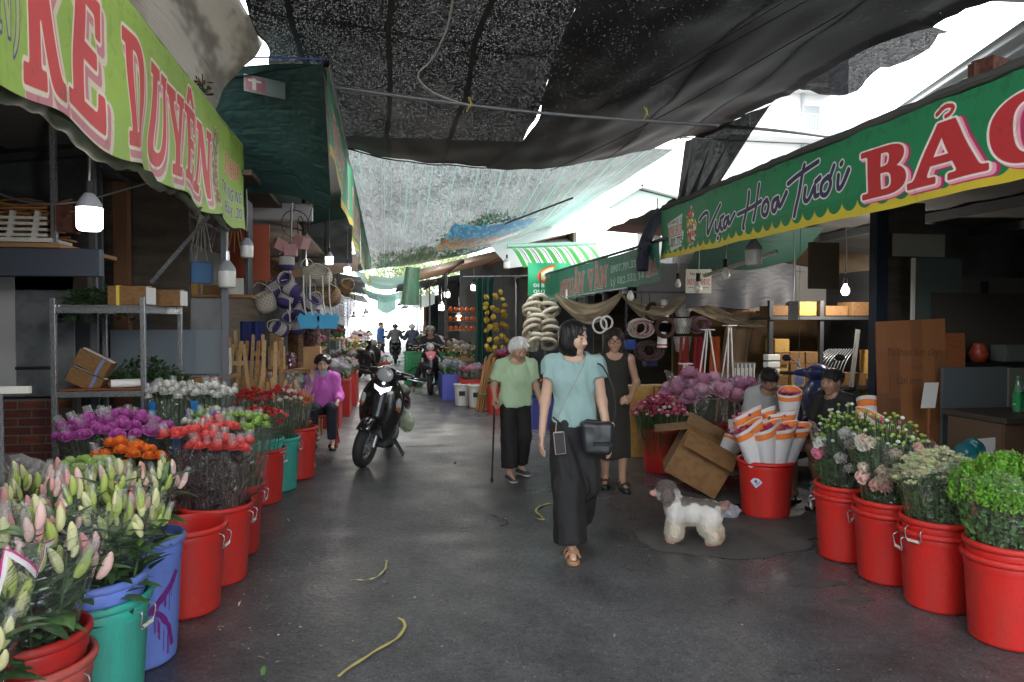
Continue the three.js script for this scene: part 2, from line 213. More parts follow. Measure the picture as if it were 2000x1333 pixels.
{
  const slit = (z) => 0.035 * clamp(1 - abs(z + 8.0) / 0.62) + 0.012 * max(0, ns(z * 3.1, 2)) * (z < -4 ? 1 : 0);
  const left = sheet(60, 110, (u, v) => { const z = lerp(1.9, -10.1 - 0.12 * sin(u * 5) + 0.1 * ns(u * 9), v), x = lerp(-1.05 - 0.1 * ns(z * 2), seamX(z) - slit(z), u); return [x, canopyY(x, z) - 0.02 * (u > 0.97 ? 1 : 0), z]; }, 1, 1);
  const n1 = thing('shade_net', 'black speckled shade net stretched over the left half of the lane', 'shade net');
  part('net', left, netMat(netBlack, 1, 3), n1);
  const edgeX = (z) => 4.62 + 0.14 * ns(z * 1.7, 3) + 0.06 * ns(z * 6, 9) + 0.35 * sstep(-6.6, -5.9, z) + 0.25 * sstep(-5.2, -4.5, z) - 0.1 * sstep(-8, -10, z);
  const right = sheet(70, 110, (u, v) => { const z = lerp(1.9, -10.1 + 0.05 * sin(u * 4) + 0.45 * sstep(0.8, 1, u), v), x = lerp(seamX(z) + slit(z), edgeX(z), u); return [x, canopyY(x, z) + 0.012 * sin(u * 26 + z) * sstep(0.5, 0.9, u) - 0.05 * sstep(0.965, 1, u), z]; }, 1, 1);
  const n2 = thing('shade_net', 'black grey sagging shade cloth stretched over the right half of the lane', 'shade net');
  part('net', right, netMat(netDense, 1, 3, [1.15, 1.15, 1.2]), n2);
  const sm = mat([0.014, 0.014, 0.015], 0.8);
  const seam = (net, f, w = 0.05) => part('seam', sheet(1, 60, (u, v) => { const [x, z, t] = f(v); const X = x + (t ? 0 : (u - 0.5) * w), Z = z + (t ? (u - 0.5) * w : 0); return [X, canopyY(X, Z) - 0.012, Z]; }), sm, net);
  for (const x0 of [-0.7, 0.05, 0.8]) seam(n1, (v) => { const z = lerp(1.8, -10, v); return [x0 + 0.05 * ns(z, x0), z]; });
  for (const z0 of [-4.4, -6.0, -2.6]) seam(n1, (v) => [lerp(-1.0, seamX(z0) - 0.06, v), z0 + 0.06 * ns(v * 5, z0) - 0.25 * v, 1], 0.035);
  for (const x0 of [2.75, 3.7]) seam(n2, (v) => { const z = lerp(1.8, -10, v); return [x0 + 0.1 * ns(z, x0) - 0.05 * z, z]; }, 0.04);
  part('hem', tube([...Array(14)].map((_, i) => { const x = lerp(-1.0, seamX(-10.1), i / 13); return [x, canopyY(x, -10.1) - 0.01, -10.1 - 0.12 * sin((i / 13) * 5)]; }), 0.012, 5), sm, n1);
  // torn flaps along the open right edge, another net end further right, a strip tied down to the green banner
  const flap = sheet(20, 14, (u, v) => { const z = lerp(-7.6, -5.9, u); return [lerp(4.55, 5.0 + 0.12 * ns(u * 6), v), 4.3 + 0.12 * u - 0.16 * v - 0.1 * v * abs(sin(u * 7)) + 0.03 * ns(u * 5, v * 4), z + 0.2 * v]; });
  one('torn_net_flap', 'torn ragged flap of black net hanging off the canopy edge against the sky', 'net flap', flap, netMat(netAlpha(0.3, 91), 0.5, 0.4));
  const top = sheet(20, 14, (u, v) => [lerp(4.75, 8.2, u), 4.62 - 0.14 * sin(PI * v) + 0.25 * u + 0.04 * ns(u * 5, v * 3), lerp(-2.5, -6.05 - 0.1 * sin(u * 3), v)]);
  one('shade_net_end', 'grey shade net end above the upper right corner near the metal roof', 'shade net', top, netMat(netDense, 1, 1, [1.5, 1.5, 1.5]));
  const strip = sheet(26, 16, (u, v) => { const a = V(3.5, 3.72, -8.0), b = V(3.62, 3.66, -6.3), c = V(3.32, 2.85, -7.85), d = V(3.3, 2.88, -7.0), p = a.lerp(b, u).lerp(c.lerp(d, u), v); return [p.x + 0.05 * sin(u * 22) * (0.4 + v), p.y, p.z]; });
  one('hanging_net_strip', 'gathered strip of black net tied down to the end of the green banner', 'net strip', strip, netMat(netAlpha(0.3, 33), 0.5, 0.5, [0.7, 0.7, 0.7]));
  const roll = tube([[3.22, 2.92, -7.55], [3.02, 2.72, -7.72], [2.93, 2.45, -7.82], [2.9, 2.18, -7.8]], 0.07, 9, 20); warp(roll, (p) => { const k = 1 + 0.3 * ns(p.x * 12, p.y * 9, p.z * 12); p.x = 3 + (p.x - 3) * k; });
  one('rolled_net', 'rolled dark blue net hanging between the two green banners', 'rolled net', roll, mat([0.02, 0.024, 0.04], 0.75, { bumpMap: crumple, bumpScale: 0.02 }));
  one('canopy_pole', 'thin grey pipe crossing under the black canopy', 'pole', tube([[-1.2, 3.96, -7.3], [1.5, 3.76, -7.3], [4.15, 3.7, -7.3], [5.8, 3.62, -7.4]], 0.018, 8, 30), mat([0.3, 0.31, 0.32], 0.5, { metalness: 0.6 }));
  for (const [x, l] of [[0.85, 'yellow twine knot on the canopy pipe near the hooked cord'], [2.72, 'yellow twine knot on the canopy pipe towards the green banner']]) one('twine_knot', l, 'twine', merge([tube([[x, 3.87, -7.28], [x + 0.02, 3.8, -7.26], [x - 0.02, 3.72, -7.27]], 0.008, 5), tube([[x + 0.02, 3.86, -7.27], [x + 0.035, 3.77, -7.26]], 0.006, 5)]), mat([0.6, 0.5, 0.12], 0.8));
  one('hooked_cord', 'pale cord with a bent hook hanging under the black canopy', 'cord', tube([[0.52, 4.02, -5.4], [0.5, 3.93, -5.8], [0.4, 3.82, -6.2], [0.3, 3.76, -6.4], [0.42, 3.7, -6.6], [0.66, 3.66, -6.75], [0.8, 3.68, -6.9], [0.86, 3.75, -7.2]], 0.009, 5, 40), M.whitecable);
  const wires = [[[1.95, 3.93, -9], [3.2, 4.0, -4.6]], [[2.3, 3.7, -9.8], [3.6, 4.05, -5.2]], [[2.05, 3.9, -8.4], [3.0, 4.02, -5]]];
  wires.forEach(([a, b], i) => one('canopy_wire', ['wire under the grey cloth starting beside the slit', 'wire under the grey cloth nearest the right edge', 'short wire under the grey cloth between the other two'][i], 'wire', tube([a, [(a[0] + b[0]) / 2, (a[1] + b[1]) / 2 - 0.06, (a[2] + b[2]) / 2], b], 0.005, 4), M.cable));
  // green net beyond the black one, with a printed beach sheet lying on it
  const gy = (u, v) => { const x = lerp(-0.7, 4.6, u), z = lerp(-10.9, -20, v); return [x, lerp(4.35, lerp(3.0, 4.2, u ** 1.5), v) - 0.55 * sin(PI * v) * sin(PI * clamp(u * 1.1)) ** 0.8 + 0.05 * ns(u * 6, v * 5), z]; };
  one('green_net', 'see-through green shade net sagging over the lane beyond the black canopy', 'shade net', sheet(60, 60, gy), netMat(netGreen, 2, 3));
  const beach = canvasTex(512, 256, (c, w, h) => {
    c.fillStyle = '#2f9fd6'; c.fillRect(0, 0, w, h); const r = rng(12), blob = (col, n, s, y0, y1) => { c.fillStyle = col; for (let i = 0; i < n; i++) { c.beginPath(); c.ellipse(r() * w, lerp(y0, y1, r()) * h, s * (0.5 + r()), s * 0.35 * (0.5 + r()), r() * 2, 0, 7); c.fill(); } };
    blob('#8fd4ee', 60, 16, 0, 0.45); blob('#e8b04a', 110, 20, 0.42, 1); blob('#e2653a', 80, 17, 0.45, 0.95); blob('#f0d36a', 90, 14, 0.5, 1); blob('#d33e46', 50, 11, 0.5, 0.85); blob('#3f9a4e', 40, 9, 0.38, 0.7); blob('#5ec0e6', 60, 9, 0.1, 0.6);
  });
  one('printed_beach_sheet', 'colourful printed beach sheet lying on the green net', 'printed sheet', sheet(20, 12, (u, v) => { const p = gy(lerp(0.34, 0.66, u), lerp(0.58, 0.34, v)); return [p[0] + 0.25 * v, p[1] - 0.03 + 0.02 * ns(u * 5, v * 5), p[2]]; }), phy([1, 1, 1], 0.95, { map: beach, transmission: 0.8 }));
  one('green_net_rope', 'dark rope crossing under the green net', 'rope', tube([[1.2, 3.3, -17], [2.2, 3.5, -14.5], [3.2, 3.72, -12]], 0.018, 5), M.cable);
}

// ---------- banners ----------
const fitText = (c, s, x0, x1, top, base, font, paints) => { // one word stretched into a rectangle
  c.font = 'bold 100px ' + font; const w = c.measureText(s).width, kx = (x1 - x0) / w, ky = (base - top) / 72; c.save(); c.translate(x0, base); c.scale(kx, ky); c.lineJoin = 'round';
  for (const [kind, style, lw, dx = 0, dy = 0] of paints) { if (kind === 's') { c.strokeStyle = style; c.lineWidth = lw; c.strokeText(s, dx, dy); } else { c.fillStyle = style; c.fillText(s, dx, dy); } } c.restore();
};
const mark = (c, pts, w, cols) => cols.forEach(([col, k]) => { c.strokeStyle = col; c.lineWidth = w + k; c.lineCap = c.lineJoin = 'round'; c.beginPath(); pts.forEach((p, i) => i ? c.quadraticCurveTo(pts[i - 1][0], pts[i - 1][1], (p[0] + pts[i - 1][0]) / 2, (p[1] + pts[i - 1][1]) / 2) : c.moveTo(...p)); c.lineTo(...pts[pts.length - 1]); c.stroke(); });
function grime(c, w, h, seed, col, n, rows) { const r = rng(seed); for (let i = 0; i < n; i++) { const y = rows(r()) * h; c.fillStyle = `rgba(${col},${0.03 + 0.1 * r()})`; c.beginPath(); c.ellipse(r() * w, y, 2 + 26 * r() * r(), 1 + 16 * r() * r(), r() * 3, 0, 7); c.fill(); } for (let i = 0; i < n / 4; i++) { c.fillStyle = `rgba(${col},${0.03 + 0.06 * r()})`; c.fillRect(r() * w, rows(r()) * h, 1 + 2 * r(), 20 + 60 * r()); } }
const bannerM = (t) => mat([1, 1, 1], 0.55, { map: t, bumpMap: rep(weave, 40, 8), bumpScale: 0.0006 });
{
  const t = canvasTex(2048, 308, (c, w, h) => {
    c.fillStyle = '#98b850'; c.fillRect(0, 0, w, h); grime(c, w, h, 5, '88,92,52', 1100, (r) => 0.05 + 0.75 * r * r); grime(c, w, h, 6, '180,190,90', 300, (r) => r);
    const P = [['s', '#d8cbb4', 15, 7, 6], ['s', '#c9808a', 9, 5, 5], ['s', '#e2d8c2', 9], ['s', '#cf4a4c', 4], ['f', '#cf4a4c']], L = (s, x0, x1, a, b) => fitText(c, s, x0, x1, a, b, 'serif', P);
    L('K', 428, 578, 42, 282); L('Ê', 592, 742, 66, 276); mark(c, [[706, 36], [728, 12], [750, 6]], 18, [['#e2d8c2', 8], ['#cf4a4c', 0]]);
    L('D', 826, 968, 62, 272); L('U', 1000, 1128, 72, 270); L('Y', 1128, 1262, 78, 270); L('Ê', 1266, 1384, 84, 266); L('N', 1396, 1554, 88, 264);
    fitText(c, '(KÊ DUYÊN)', 60, 424, 130, 240, 'serif', [['s', '#5a4a86', 7], ['f', '#a9b878']]);
    c.fillStyle = '#cfc3aa'; c.beginPath(); c.ellipse(1610, 170, 58, 120, 0, 0, 7); c.fill(); grime(c, 1, 1, 1, '0,0,0', 0, (r) => r); const r = rng(9);
    for (let i = 0; i < 260; i++) { c.fillStyle = ['#5d5a44', '#8d7f63', '#b0553f', '#b9ae92', '#7c8a4a'][floor(r() * 5)]; c.beginPath(); c.ellipse(1610 + (r() - 0.5) * 80, 60 + r() * 210, 2 + r() * 7, 2 + r() * 10, r() * 3, 0, 7); c.fill(); }
    fitText(c, 'LSHOP', 1740, 1960, 96, 150, 'serif', [['s', '#d8cbb4', 8], ['f', '#cf4a4c']]); fitText(c, 'TRƯNG NG', 1720, 2000, 185, 222, 'sans-serif', [['s', '#d8d6c2', 6], ['f', '#4b3f7a']]); fitText(c, 'BÀY .20', 1760, 2010, 240, 276, 'sans-serif', [['s', '#d8d6c2', 6], ['f', '#4b3f7a']]);
    grime(c, w, h, 15, '60,80,30', 260, (q) => 0.8 + 0.2 * q);
  });
  const b = thing('market_banner', 'lime green banner lettered in red along the left stall front', 'banner');
  const y0 = (u) => 2.44 + 0.035 * ns(u * 9) + 0.05 * abs(sin(u * PI * 5.5)) ** 2 - 0.03;
  part('cloth', sheet(120, 14, (u, v) => { const z = lerp(-1.8, -7.12, u), k = 1 - v; return [-1.3 + 0.035 * ns(u * 11, k * 1.5) * (0.3 + k) + 0.05 * k * k * sin(u * 34) * (0.4 + 0.6 * ns(u * 6)), lerp(y0(u), 3.26, v), z]; }), bannerM(t), b);
  part('hem_flap', sheet(120, 5, (u, v) => { const z = lerp(-1.8, -7.0, u); return [-1.32 - 0.055 * v, y0(u) + 0.01 - 0.035 * sin(v * PI) - 0.02 * v + 0.04 * ns(u * 30, v), z]; }), mat([0.03, 0.04, 0.018], 0.8), b);
  part('pole', rod([-1.32, 3.28, -1.2], [-1.32, 3.24, -7.16], 0.022), mat([0.12, 0.11, 0.1], 0.7), b);
}
{
  const px = (z) => ((z + 7.6) / 5.2) * 2048, py = (y) => ((2.85 - y) / 0.56) * 220;
  const t = canvasTex(2048, 220, (c, w, h) => {
    c.fillStyle = '#16794a'; c.fillRect(0, 0, w, h); for (let i = 0; i < 500; i++) { const r = rng(i + 99); c.fillStyle = `rgba(${r() > 0.5 ? '10,70,45' : '40,150,90'},0.10)`; c.fillRect(r() * w, 0, 1 + r() * 5, h); }
    c.fillStyle = '#c9b52e'; c.fillRect(0, h - 48, w, 48); c.fillStyle = '#117043'; for (let x = -40, i = 0; x < w; i++) { const q = 44 + 30 * (x / w); c.beginPath(); c.ellipse(x + q / 2, h - 50, q / 2 + 1, 33, 0, 0, 7); c.fill(); x += q; }
    c.fillStyle = 'rgba(22,121,74,1)'; c.fillRect(0, 0, w, h - 52);
    for (let i = 0; i < 260; i++) { const r = rng(i * 3 + 7); c.fillStyle = ['#c8332f', '#f0e6d8', '#d9852f', '#8d3f8a', '#2f7d3a', '#e8c84a', '#5d8f3a'][floor(r() * 7)]; const a = r() * 7, q = r(); c.beginPath(); c.ellipse(px(-6.82) + cos(a) * 46 * q, 118 + sin(a) * 80 * q, 4 + 5 * r(), 4 + 5 * r(), 0, 0, 7); c.fill(); }
    c.fillStyle = '#c8ccc0'; c.beginPath(); c.moveTo(px(-7.42), 72); c.lineTo(px(-7.02), 52); c.lineTo(px(-7.05), 116); c.lineTo(px(-7.0), 126); c.lineTo(px(-7.04), 182); c.lineTo(px(-7.3), 196); c.lineTo(px(-7.36), 140); c.closePath(); c.fill();
    fitText(c, 'PL HOA TƯƠI', px(-7.4), px(-7.05), 70, 82, 'sans-serif', [['f', '#333']]); fitText(c, 'MINH ĐUC', px(-7.41), px(-7.04), 92, 128, 'serif', [['f', '#a8343a']]); mark(c, [[px(-7.14), 88], [px(-7.12), 82]], 3, [['#a8343a', 0]]); c.fillStyle = '#a8343a'; c.fillRect(px(-7.4), 132, 140, 3); fitText(c, '.001.775', px(-7.33), px(-7.03), 142, 178, 'sans-serif', [['f', '#2d2d33']]);
    const S = (x, y) => [lerp(px(-6.62), px(-4.32), x / 90), lerp(py(2.37), py(2.75), y)], ink = [['#d9d2d8', 9], ['#272547', 0]];
    const strokes = [[[0, 0.58], [4, 0.7], [8, 0.72], [7.6, 0.45], [7, 0.1], [10, 0.35], [17, 0.8]], [[14, 0.42], [13.4, 0.22], [15.5, 0.16], [17.8, 0.44], [17.6, 0.2], [19, 0.2]], [[17.8, 0.46], [20, 0.5]], [[15, 0.02], [15.6, 0.01]], [[24, 0.44], [21, 0.42], [19.8, 0.25], [21.5, 0.18], [24, 0.44], [24, 0.2], [28, 0.46]],
      [[37.5, 0.86], [36, 0.5], [34, 0.08], [34.6, 0.06]], [[44, 0.95], [42.5, 0.6], [40.5, 0.2]], [[30.5, 0.42], [36, 0.46], [45.5, 0.58]], [[49.5, 0.55], [46.5, 0.5], [45.6, 0.28], [48.5, 0.22], [50.6, 0.45], [49, 0.56]], [[56, 0.52], [53, 0.5], [51.8, 0.3], [53.8, 0.24], [56.2, 0.52], [56, 0.26], [60.5, 0.58]],
      [[61.5, 0.74], [66, 0.84], [76, 0.97]], [[69.4, 1.0], [67.2, 0.6], [64.5, 0.06]], [[69.8, 0.55], [69, 0.32], [71.5, 0.26], [74.6, 0.6], [74.2, 0.32], [76, 0.34]], [[74.8, 0.6], [77, 0.66]], [[81, 0.62], [77.6, 0.56], [77, 0.34], [80, 0.28], [82.4, 0.5], [80.6, 0.62]], [[82, 0.62], [83.6, 0.78]], [[85.5, 0.58], [84.8, 0.36], [86.4, 0.32], [90, 0.62]], [[86.8, 0.76], [87.2, 0.78]]];
    for (const k of [0, 1]) for (const s of strokes) mark(c, s.map((p) => S(...p)), 14, [ink[k]]);
    const P = [['s', '#b8265a', 12, 5, 4], ['s', '#e9a0b4', 10, 3, 3], ['s', '#e9dfd6', 9], ['s', '#b52a2e', 4], ['f', '#b52a2e']];
    fitText(c, 'B', px(-4.2), px(-3.78), py(2.68), py(2.39), 'serif', P); fitText(c, 'A', px(-3.78), px(-3.22), py(2.7), py(2.38), 'serif', P); fitText(c, 'O', px(-3.22), px(-2.7), py(2.7), py(2.38), 'serif', P);
    mark(c, [[px(-3.56), py(2.755)], [px(-3.5), py(2.79)], [px(-3.44), py(2.77)], [px(-3.47), py(2.735)], [px(-3.5), py(2.73)]], 9, [['#e9dfd6', 9], ['#b52a2e', 0]]);
    grime(c, w, h, 71, '20,30,24', 500, (r) => 0.12 * r + 0.02); grime(c, w, h, 72, '30,50,36', 240, (r) => r);
  });
  const b = thing('market_banner', 'long green banner with scalloped yellow edge along the right stall front', 'banner');
  part('cloth', sheet(120, 12, (u, v) => { const z = lerp(-7.6, -2.4, u), k = 1 - v; return [3.05 + 0.02 * ns(u * 12, v * 2) + 0.02 * k * sin(u * 40) * ns(u * 5), lerp(2.29 + 0.012 * ns(u * 14), 2.85, v), z]; }), bannerM(t), b);
  part('pole', rod([3.08, 2.87, -2.0], [3.08, 2.84, -7.7], 0.03), mat([0.05, 0.048, 0.045], 0.8, { bumpMap: crumple, bumpScale: 0.01 }), b);
  part('top_roll', warp(tube([...Array(16)].map((_, i) => [3.06, 2.855, lerp(-2.2, -7.55, i / 15)]), 0.032, 8, 80), (p) => { p.y += 0.012 * ns(p.z * 6); p.x += 0.012 * ns(p.z * 7, 4); }), mat([0.06, 0.062, 0.055], 0.85, { bumpMap: crumple, bumpScale: 0.01 }), b);
  const t2 = canvasTex(1024, 100, (c, w, h) => {
    c.fillStyle = '#1c6a52'; c.fillRect(0, 0, w, h); grime(c, w, h, 41, '20,40,34', 300, (r) => r);
    fitText(c, 'NHU', 215, 380, 34, 84, 'serif', [['s', '#8a9a90', 6], ['f', '#a83f40']]); fitText(c, 'ÂN', 380, 490, 22, 84, 'serif', [['s', '#8a9a90', 6], ['f', '#a83f40']]); c.beginPath(); c.arc(415, 92, 5, 0, 7); c.fillStyle = '#a83f40'; c.fill(); fitText(c, 'VÂN', 515, 690, 22, 84, 'serif', [['s', '#8a9a90', 6], ['f', '#a83f40']]);
    fitText(c, '0907.791.333.1', 715, 930, 28, 48, 'sans-serif', [['f', '#8fae9f']]); fitText(c, 'Lý 082.333.14', 715, 930, 64, 84, 'sans-serif', [['f', '#8fae9f']]); fitText(c, 'HOA', 940, 1010, 40, 80, 'serif', [['s', '#c9d0c6', 5], ['f', '#b03a3a']]); grime(c, w, h, 43, '14,22,18', 200, (r) => 0.2 * r);
  });
  const b2 = thing('market_banner', 'faded small green banner with red letters further down the right side', 'banner');
  part('cloth', sheet(90, 10, (u, v) => { const z = lerp(-13.3, -7.5, u), k = 1 - v; return [3.0 + 0.03 * ns(u * 9, v), lerp(lerp(1.9, 2.03, u) + 0.02 * abs(sin(u * 40)), 2.47, v), z + 0.1 * k * (1 - u) * -1]; }), bannerM(t2), b2);
  part('pole', rod([3.02, 2.49, -13.4], [3.02, 2.5, -7.4], 0.02), M.darksteel, b2);
}
{ // banner along the awning on the left, seen edge on
  const t = canvasTex(1024, 96, (c, w, h) => { c.fillStyle = '#2a7d58'; c.fillRect(0, 0, w, h); c.fillStyle = '#b9a23a'; c.fillRect(0, h - 12, w, 12); fitText(c, 'HOA TƯƠI', 60, 420, 24, 74, 'serif', [['s', '#c9b9ac', 7], ['f', '#b04a46']]); fitText(c, 'HOA KHÔ', 520, 900, 24, 74, 'serif', [['s', '#c9b9ac', 7], ['f', '#b04a46']]); grime(c, w, h, 4, '50,60,40', 400, (r) => r); });
  for (const [za, zb, l] of [[-6.66, -15.5, 'faded green banner along the awning over the left side of the lane'], [-15.7, -28, 'far green banner continuing along the left awnings']]) {
    const b = thing('market_banner', l, 'banner');
    part('cloth', sheet(70, 8, (u, v) => { const k = 1 - v, z = lerp(za, zb, u); return [-0.48 + 0.05 * k * sin(u * 17) * 0.6 + 0.03 * ns(u * 9, k), lerp(3.1 - 0.35 * u * (za > -7 ? 1 : 0) - (za < -7 ? 0.3 : 0) + 0.05 * abs(sin(u * 23)), 3.88 - (za < -7 ? 0.06 : 0.04 * u), v), z]; }), bannerM(t), b);
    part('pole', cyl(0.035, 0.035, abs(zb - za), 0, 0, 0, 10, true).rotateX(-PI / 2).translate(-0.5, 3.9, za), mat([0.2, 0.19, 0.18], 0.6), b);
  }
}

// ---------- stalls, left ----------
const corr = (w, l, pitch = 0.076, amp = 0.014) => sheet(max(12, Math.round((w / pitch) * 6)), 1, (u, v) => [u * w, amp * sin((u * w / pitch) * 2 * PI), -v * l], w, l); // ribs run along -z
{
  const s = thing('flower_stall', 'dark open flower stall behind the lime green banner', 'stall');
  const roof = part('roof', corr(11.4, 3.3), mat([0.12, 0.12, 0.12], 0.6, { metalness: 0.4 }), s, [-1.34, 3.27, 4.5], [0, PI / 2, 0]); roof.rotation.set(0, PI / 2, 0); roof.geometry.rotateX(-0.12);
  for (const [x, y] of [[-1.55, 3.18], [-2.3, 3.09], [-3.1, 2.98], [-3.9, 2.9]]) part('purlin', box(0.06, 0.1, 11, x, y, -1.1), M.darksteel, s);
  for (const z of [-0.6, -2.6, -4.6, -6.5]) part('rafter', bar([-1.4, 3.12, z], [-4.4, 2.76, z], 0.06, 0.08), M.darksteel, s);
  part('back_wall', box(0.1, 3, 11.4, -4.5, 1.5, -1.1), M.bluewall, s);
  part('unseen_shade_panel', box(0.04, 3.1, 5.9, -1.44, 1.55, 1.4), M.zinc, s);  // panel added out of view to keep light out of the stall
  part('unseen_shade_wall', box(3.1, 3.1, 0.06, -2.95, 1.55, 4.4), M.planks, s);  // unseen end wall, added to block light from behind the camera
  part('end_wall', box(2.1, 3.1, 0.06, -3.5, 1.55, -6.9), M.bluewall, s);
  for (const [x, z] of [[-2.38, -6.5], [-1.45, -7.0]]) part('post', box(0.05, 3.05, 0.05, x, 1.52, z), mat([0.16, 0.17, 0.19], 0.6, { metalness: 0.4 }), s);
  part('attic_beam', box(2.3, 0.2, 0.08, -3.15, 2.02, -5.62, 0, 0.008), mat([0.07, 0.085, 0.11], 0.5, { metalness: 0.3 }), s);
  part('attic_floor', box(2.1, 0.03, 1.1, -3.3, 2.135, -6.1), M.wood, s);
  part('attic_post', box(0.035, 0.9, 0.035, -2.31, 2.55, -5.62), M.steel, s);
  part('wall_board', box(0.95, 1.0, 0.02, -2.93, 1.5, -6.3, 0, 0.003), mat([1, 1, 1], 0.7, { map: dirtTex([0.42, 0.44, 0.45], [0.3, 0.3, 0.3], 0.55) }), s);
  part('wall_lath', box(0.2, 0.9, 0.008, -2.98, 1.5, -6.285), mat([0.42, 0.43, 0.42], 0.8), s);
  part('lintel', box(1.1, 0.14, 0.1, -2.9, 2.06 - 0.14, -6.34), mat([0.07, 0.055, 0.04], 0.8), s);
  // low wall: each brick set in mortar
  const w = thing('brick_wall', 'low red brick wall under the grey board behind the rack', 'brick wall');
  part('mortar', box(1.1, 0.98, 0.09, -2.98, 0.49, -6.3), M.concrete, w);
  const bm = [0, 1, 2].map((i) => mat([1, 1, 1], 0.9, { map: dirtTex([0.48 - i * 0.05, 0.25 - i * 0.03, 0.18], [0.32, 0.2, 0.16], 0.7, 6 + i, 128) })), bg = box(0.19, 0.058, 0.1, 0, 0, 0, 0, 0.006), r = rng(4);
  for (let j = 0; j < 14; j++) for (let i = 0; i < 7; i++) { const x = -3.46 + i * 0.2 + (j % 2) * 0.1; if (x < -3.42 || x > -2.5) continue; part('brick', bg, bm[floor(r() * 3)], w, [x, 0.04 + j * 0.069, -6.3 + 0.006 * r()], [0, 0.02 * (r() - 0.5), 0]); }
}
{
  const s = thing('dried_flower_stall', 'shadowed stall of baskets and frames under the dark green awning', 'stall');
  part('awning', sheet(14, 16, (u, v) => { const x = lerp(-0.5, -2.4, u); return [x, 3.9 - 0.1 * sin(PI * u) - 0.45 * u * u + 0.03 * ns(u * 6, v * 9), lerp(-6.62, -16, v)]; }), M.tarpgreen, s);
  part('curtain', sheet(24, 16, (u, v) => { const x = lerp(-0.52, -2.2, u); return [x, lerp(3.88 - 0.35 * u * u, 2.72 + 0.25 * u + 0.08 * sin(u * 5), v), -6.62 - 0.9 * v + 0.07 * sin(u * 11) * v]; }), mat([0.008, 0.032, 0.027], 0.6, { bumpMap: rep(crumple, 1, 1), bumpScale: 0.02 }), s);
  part('cord', tube([[-0.5, 3.92, -6.6], [-1.2, 3.88, -6.6], [-2.2, 3.56, -6.6]], 0.008, 5), mat([0.05, 0.12, 0.4], 0.6), s);
  const tag = canvasTex(128, 64, (c) => { c.fillStyle = '#3a3e3c'; c.fillRect(0, 0, 128, 64); c.fillStyle = '#4a2024'; c.fillRect(6, 6, 60, 52); c.fillStyle = '#66625c'; c.fillRect(26, 10, 12, 44); c.fillRect(14, 16, 40, 8); c.fillStyle = '#37463f'; c.fillRect(74, 12, 48, 40); });
  part('printed_patch', sheet(4, 2, (u, v) => [lerp(-1.2, -0.85, u), lerp(3.62, 3.77, v) - 0.06 * u, -6.585 - 0.06]), mat([1, 1, 1], 0.7, { map: tag }), s);
  part('ceiling', box(2.6, 0.05, 9.2, -2.5, 2.98, -11.6), M.planks, s);
  part('back_wall', box(0.08, 3, 9.3, -3.3, 1.5, -11.6), M.bluewall, s);
  part('partition', box(1.4, 3, 0.05, -2.6, 1.5, -7.6), M.planks, s);
  part('upper_wall', box(0.06, 1.0, 9.3, -2.42, 3.42, -11.4), M.bluewall, s); part('end_closure', box(1.75, 1.0, 0.05, -1.55, 3.36, -15.95), M.bluewall, s);
  part('beam', box(1.0, 0.2, 0.12, -1.35, 2.92, -9.05, 0, 0.006), mat([0.5, 0.5, 0.5], 0.7), s);
  part('orange_panel', box(0.5, 0.62, 0.04, -1.5, 2.36, -8.35), mat([0.32, 0.06, 0.02], 0.7), s);
  for (const z of [-7.62, -11.2, -15.8]) part('post', box(0.06, 3.9, 0.06, -0.98 - (z > -8 ? 0.6 : 0.2), 1.95, z), M.darksteel, s);
  part('counter_panel', box(1.0, 0.42, 0.03, -2.0, 1.31, -7.2, 0, 0.004), mat([0.2, 0.24, 0.27], 0.55), s);
  part('counter_rail', box(1.05, 0.05, 0.05, -2.0, 1.07, -7.2), M.steel, s);
  part('counter', box(1.0, 0.04, 0.8, -2.0, 1.05, -7.5), M.wood, s);
}
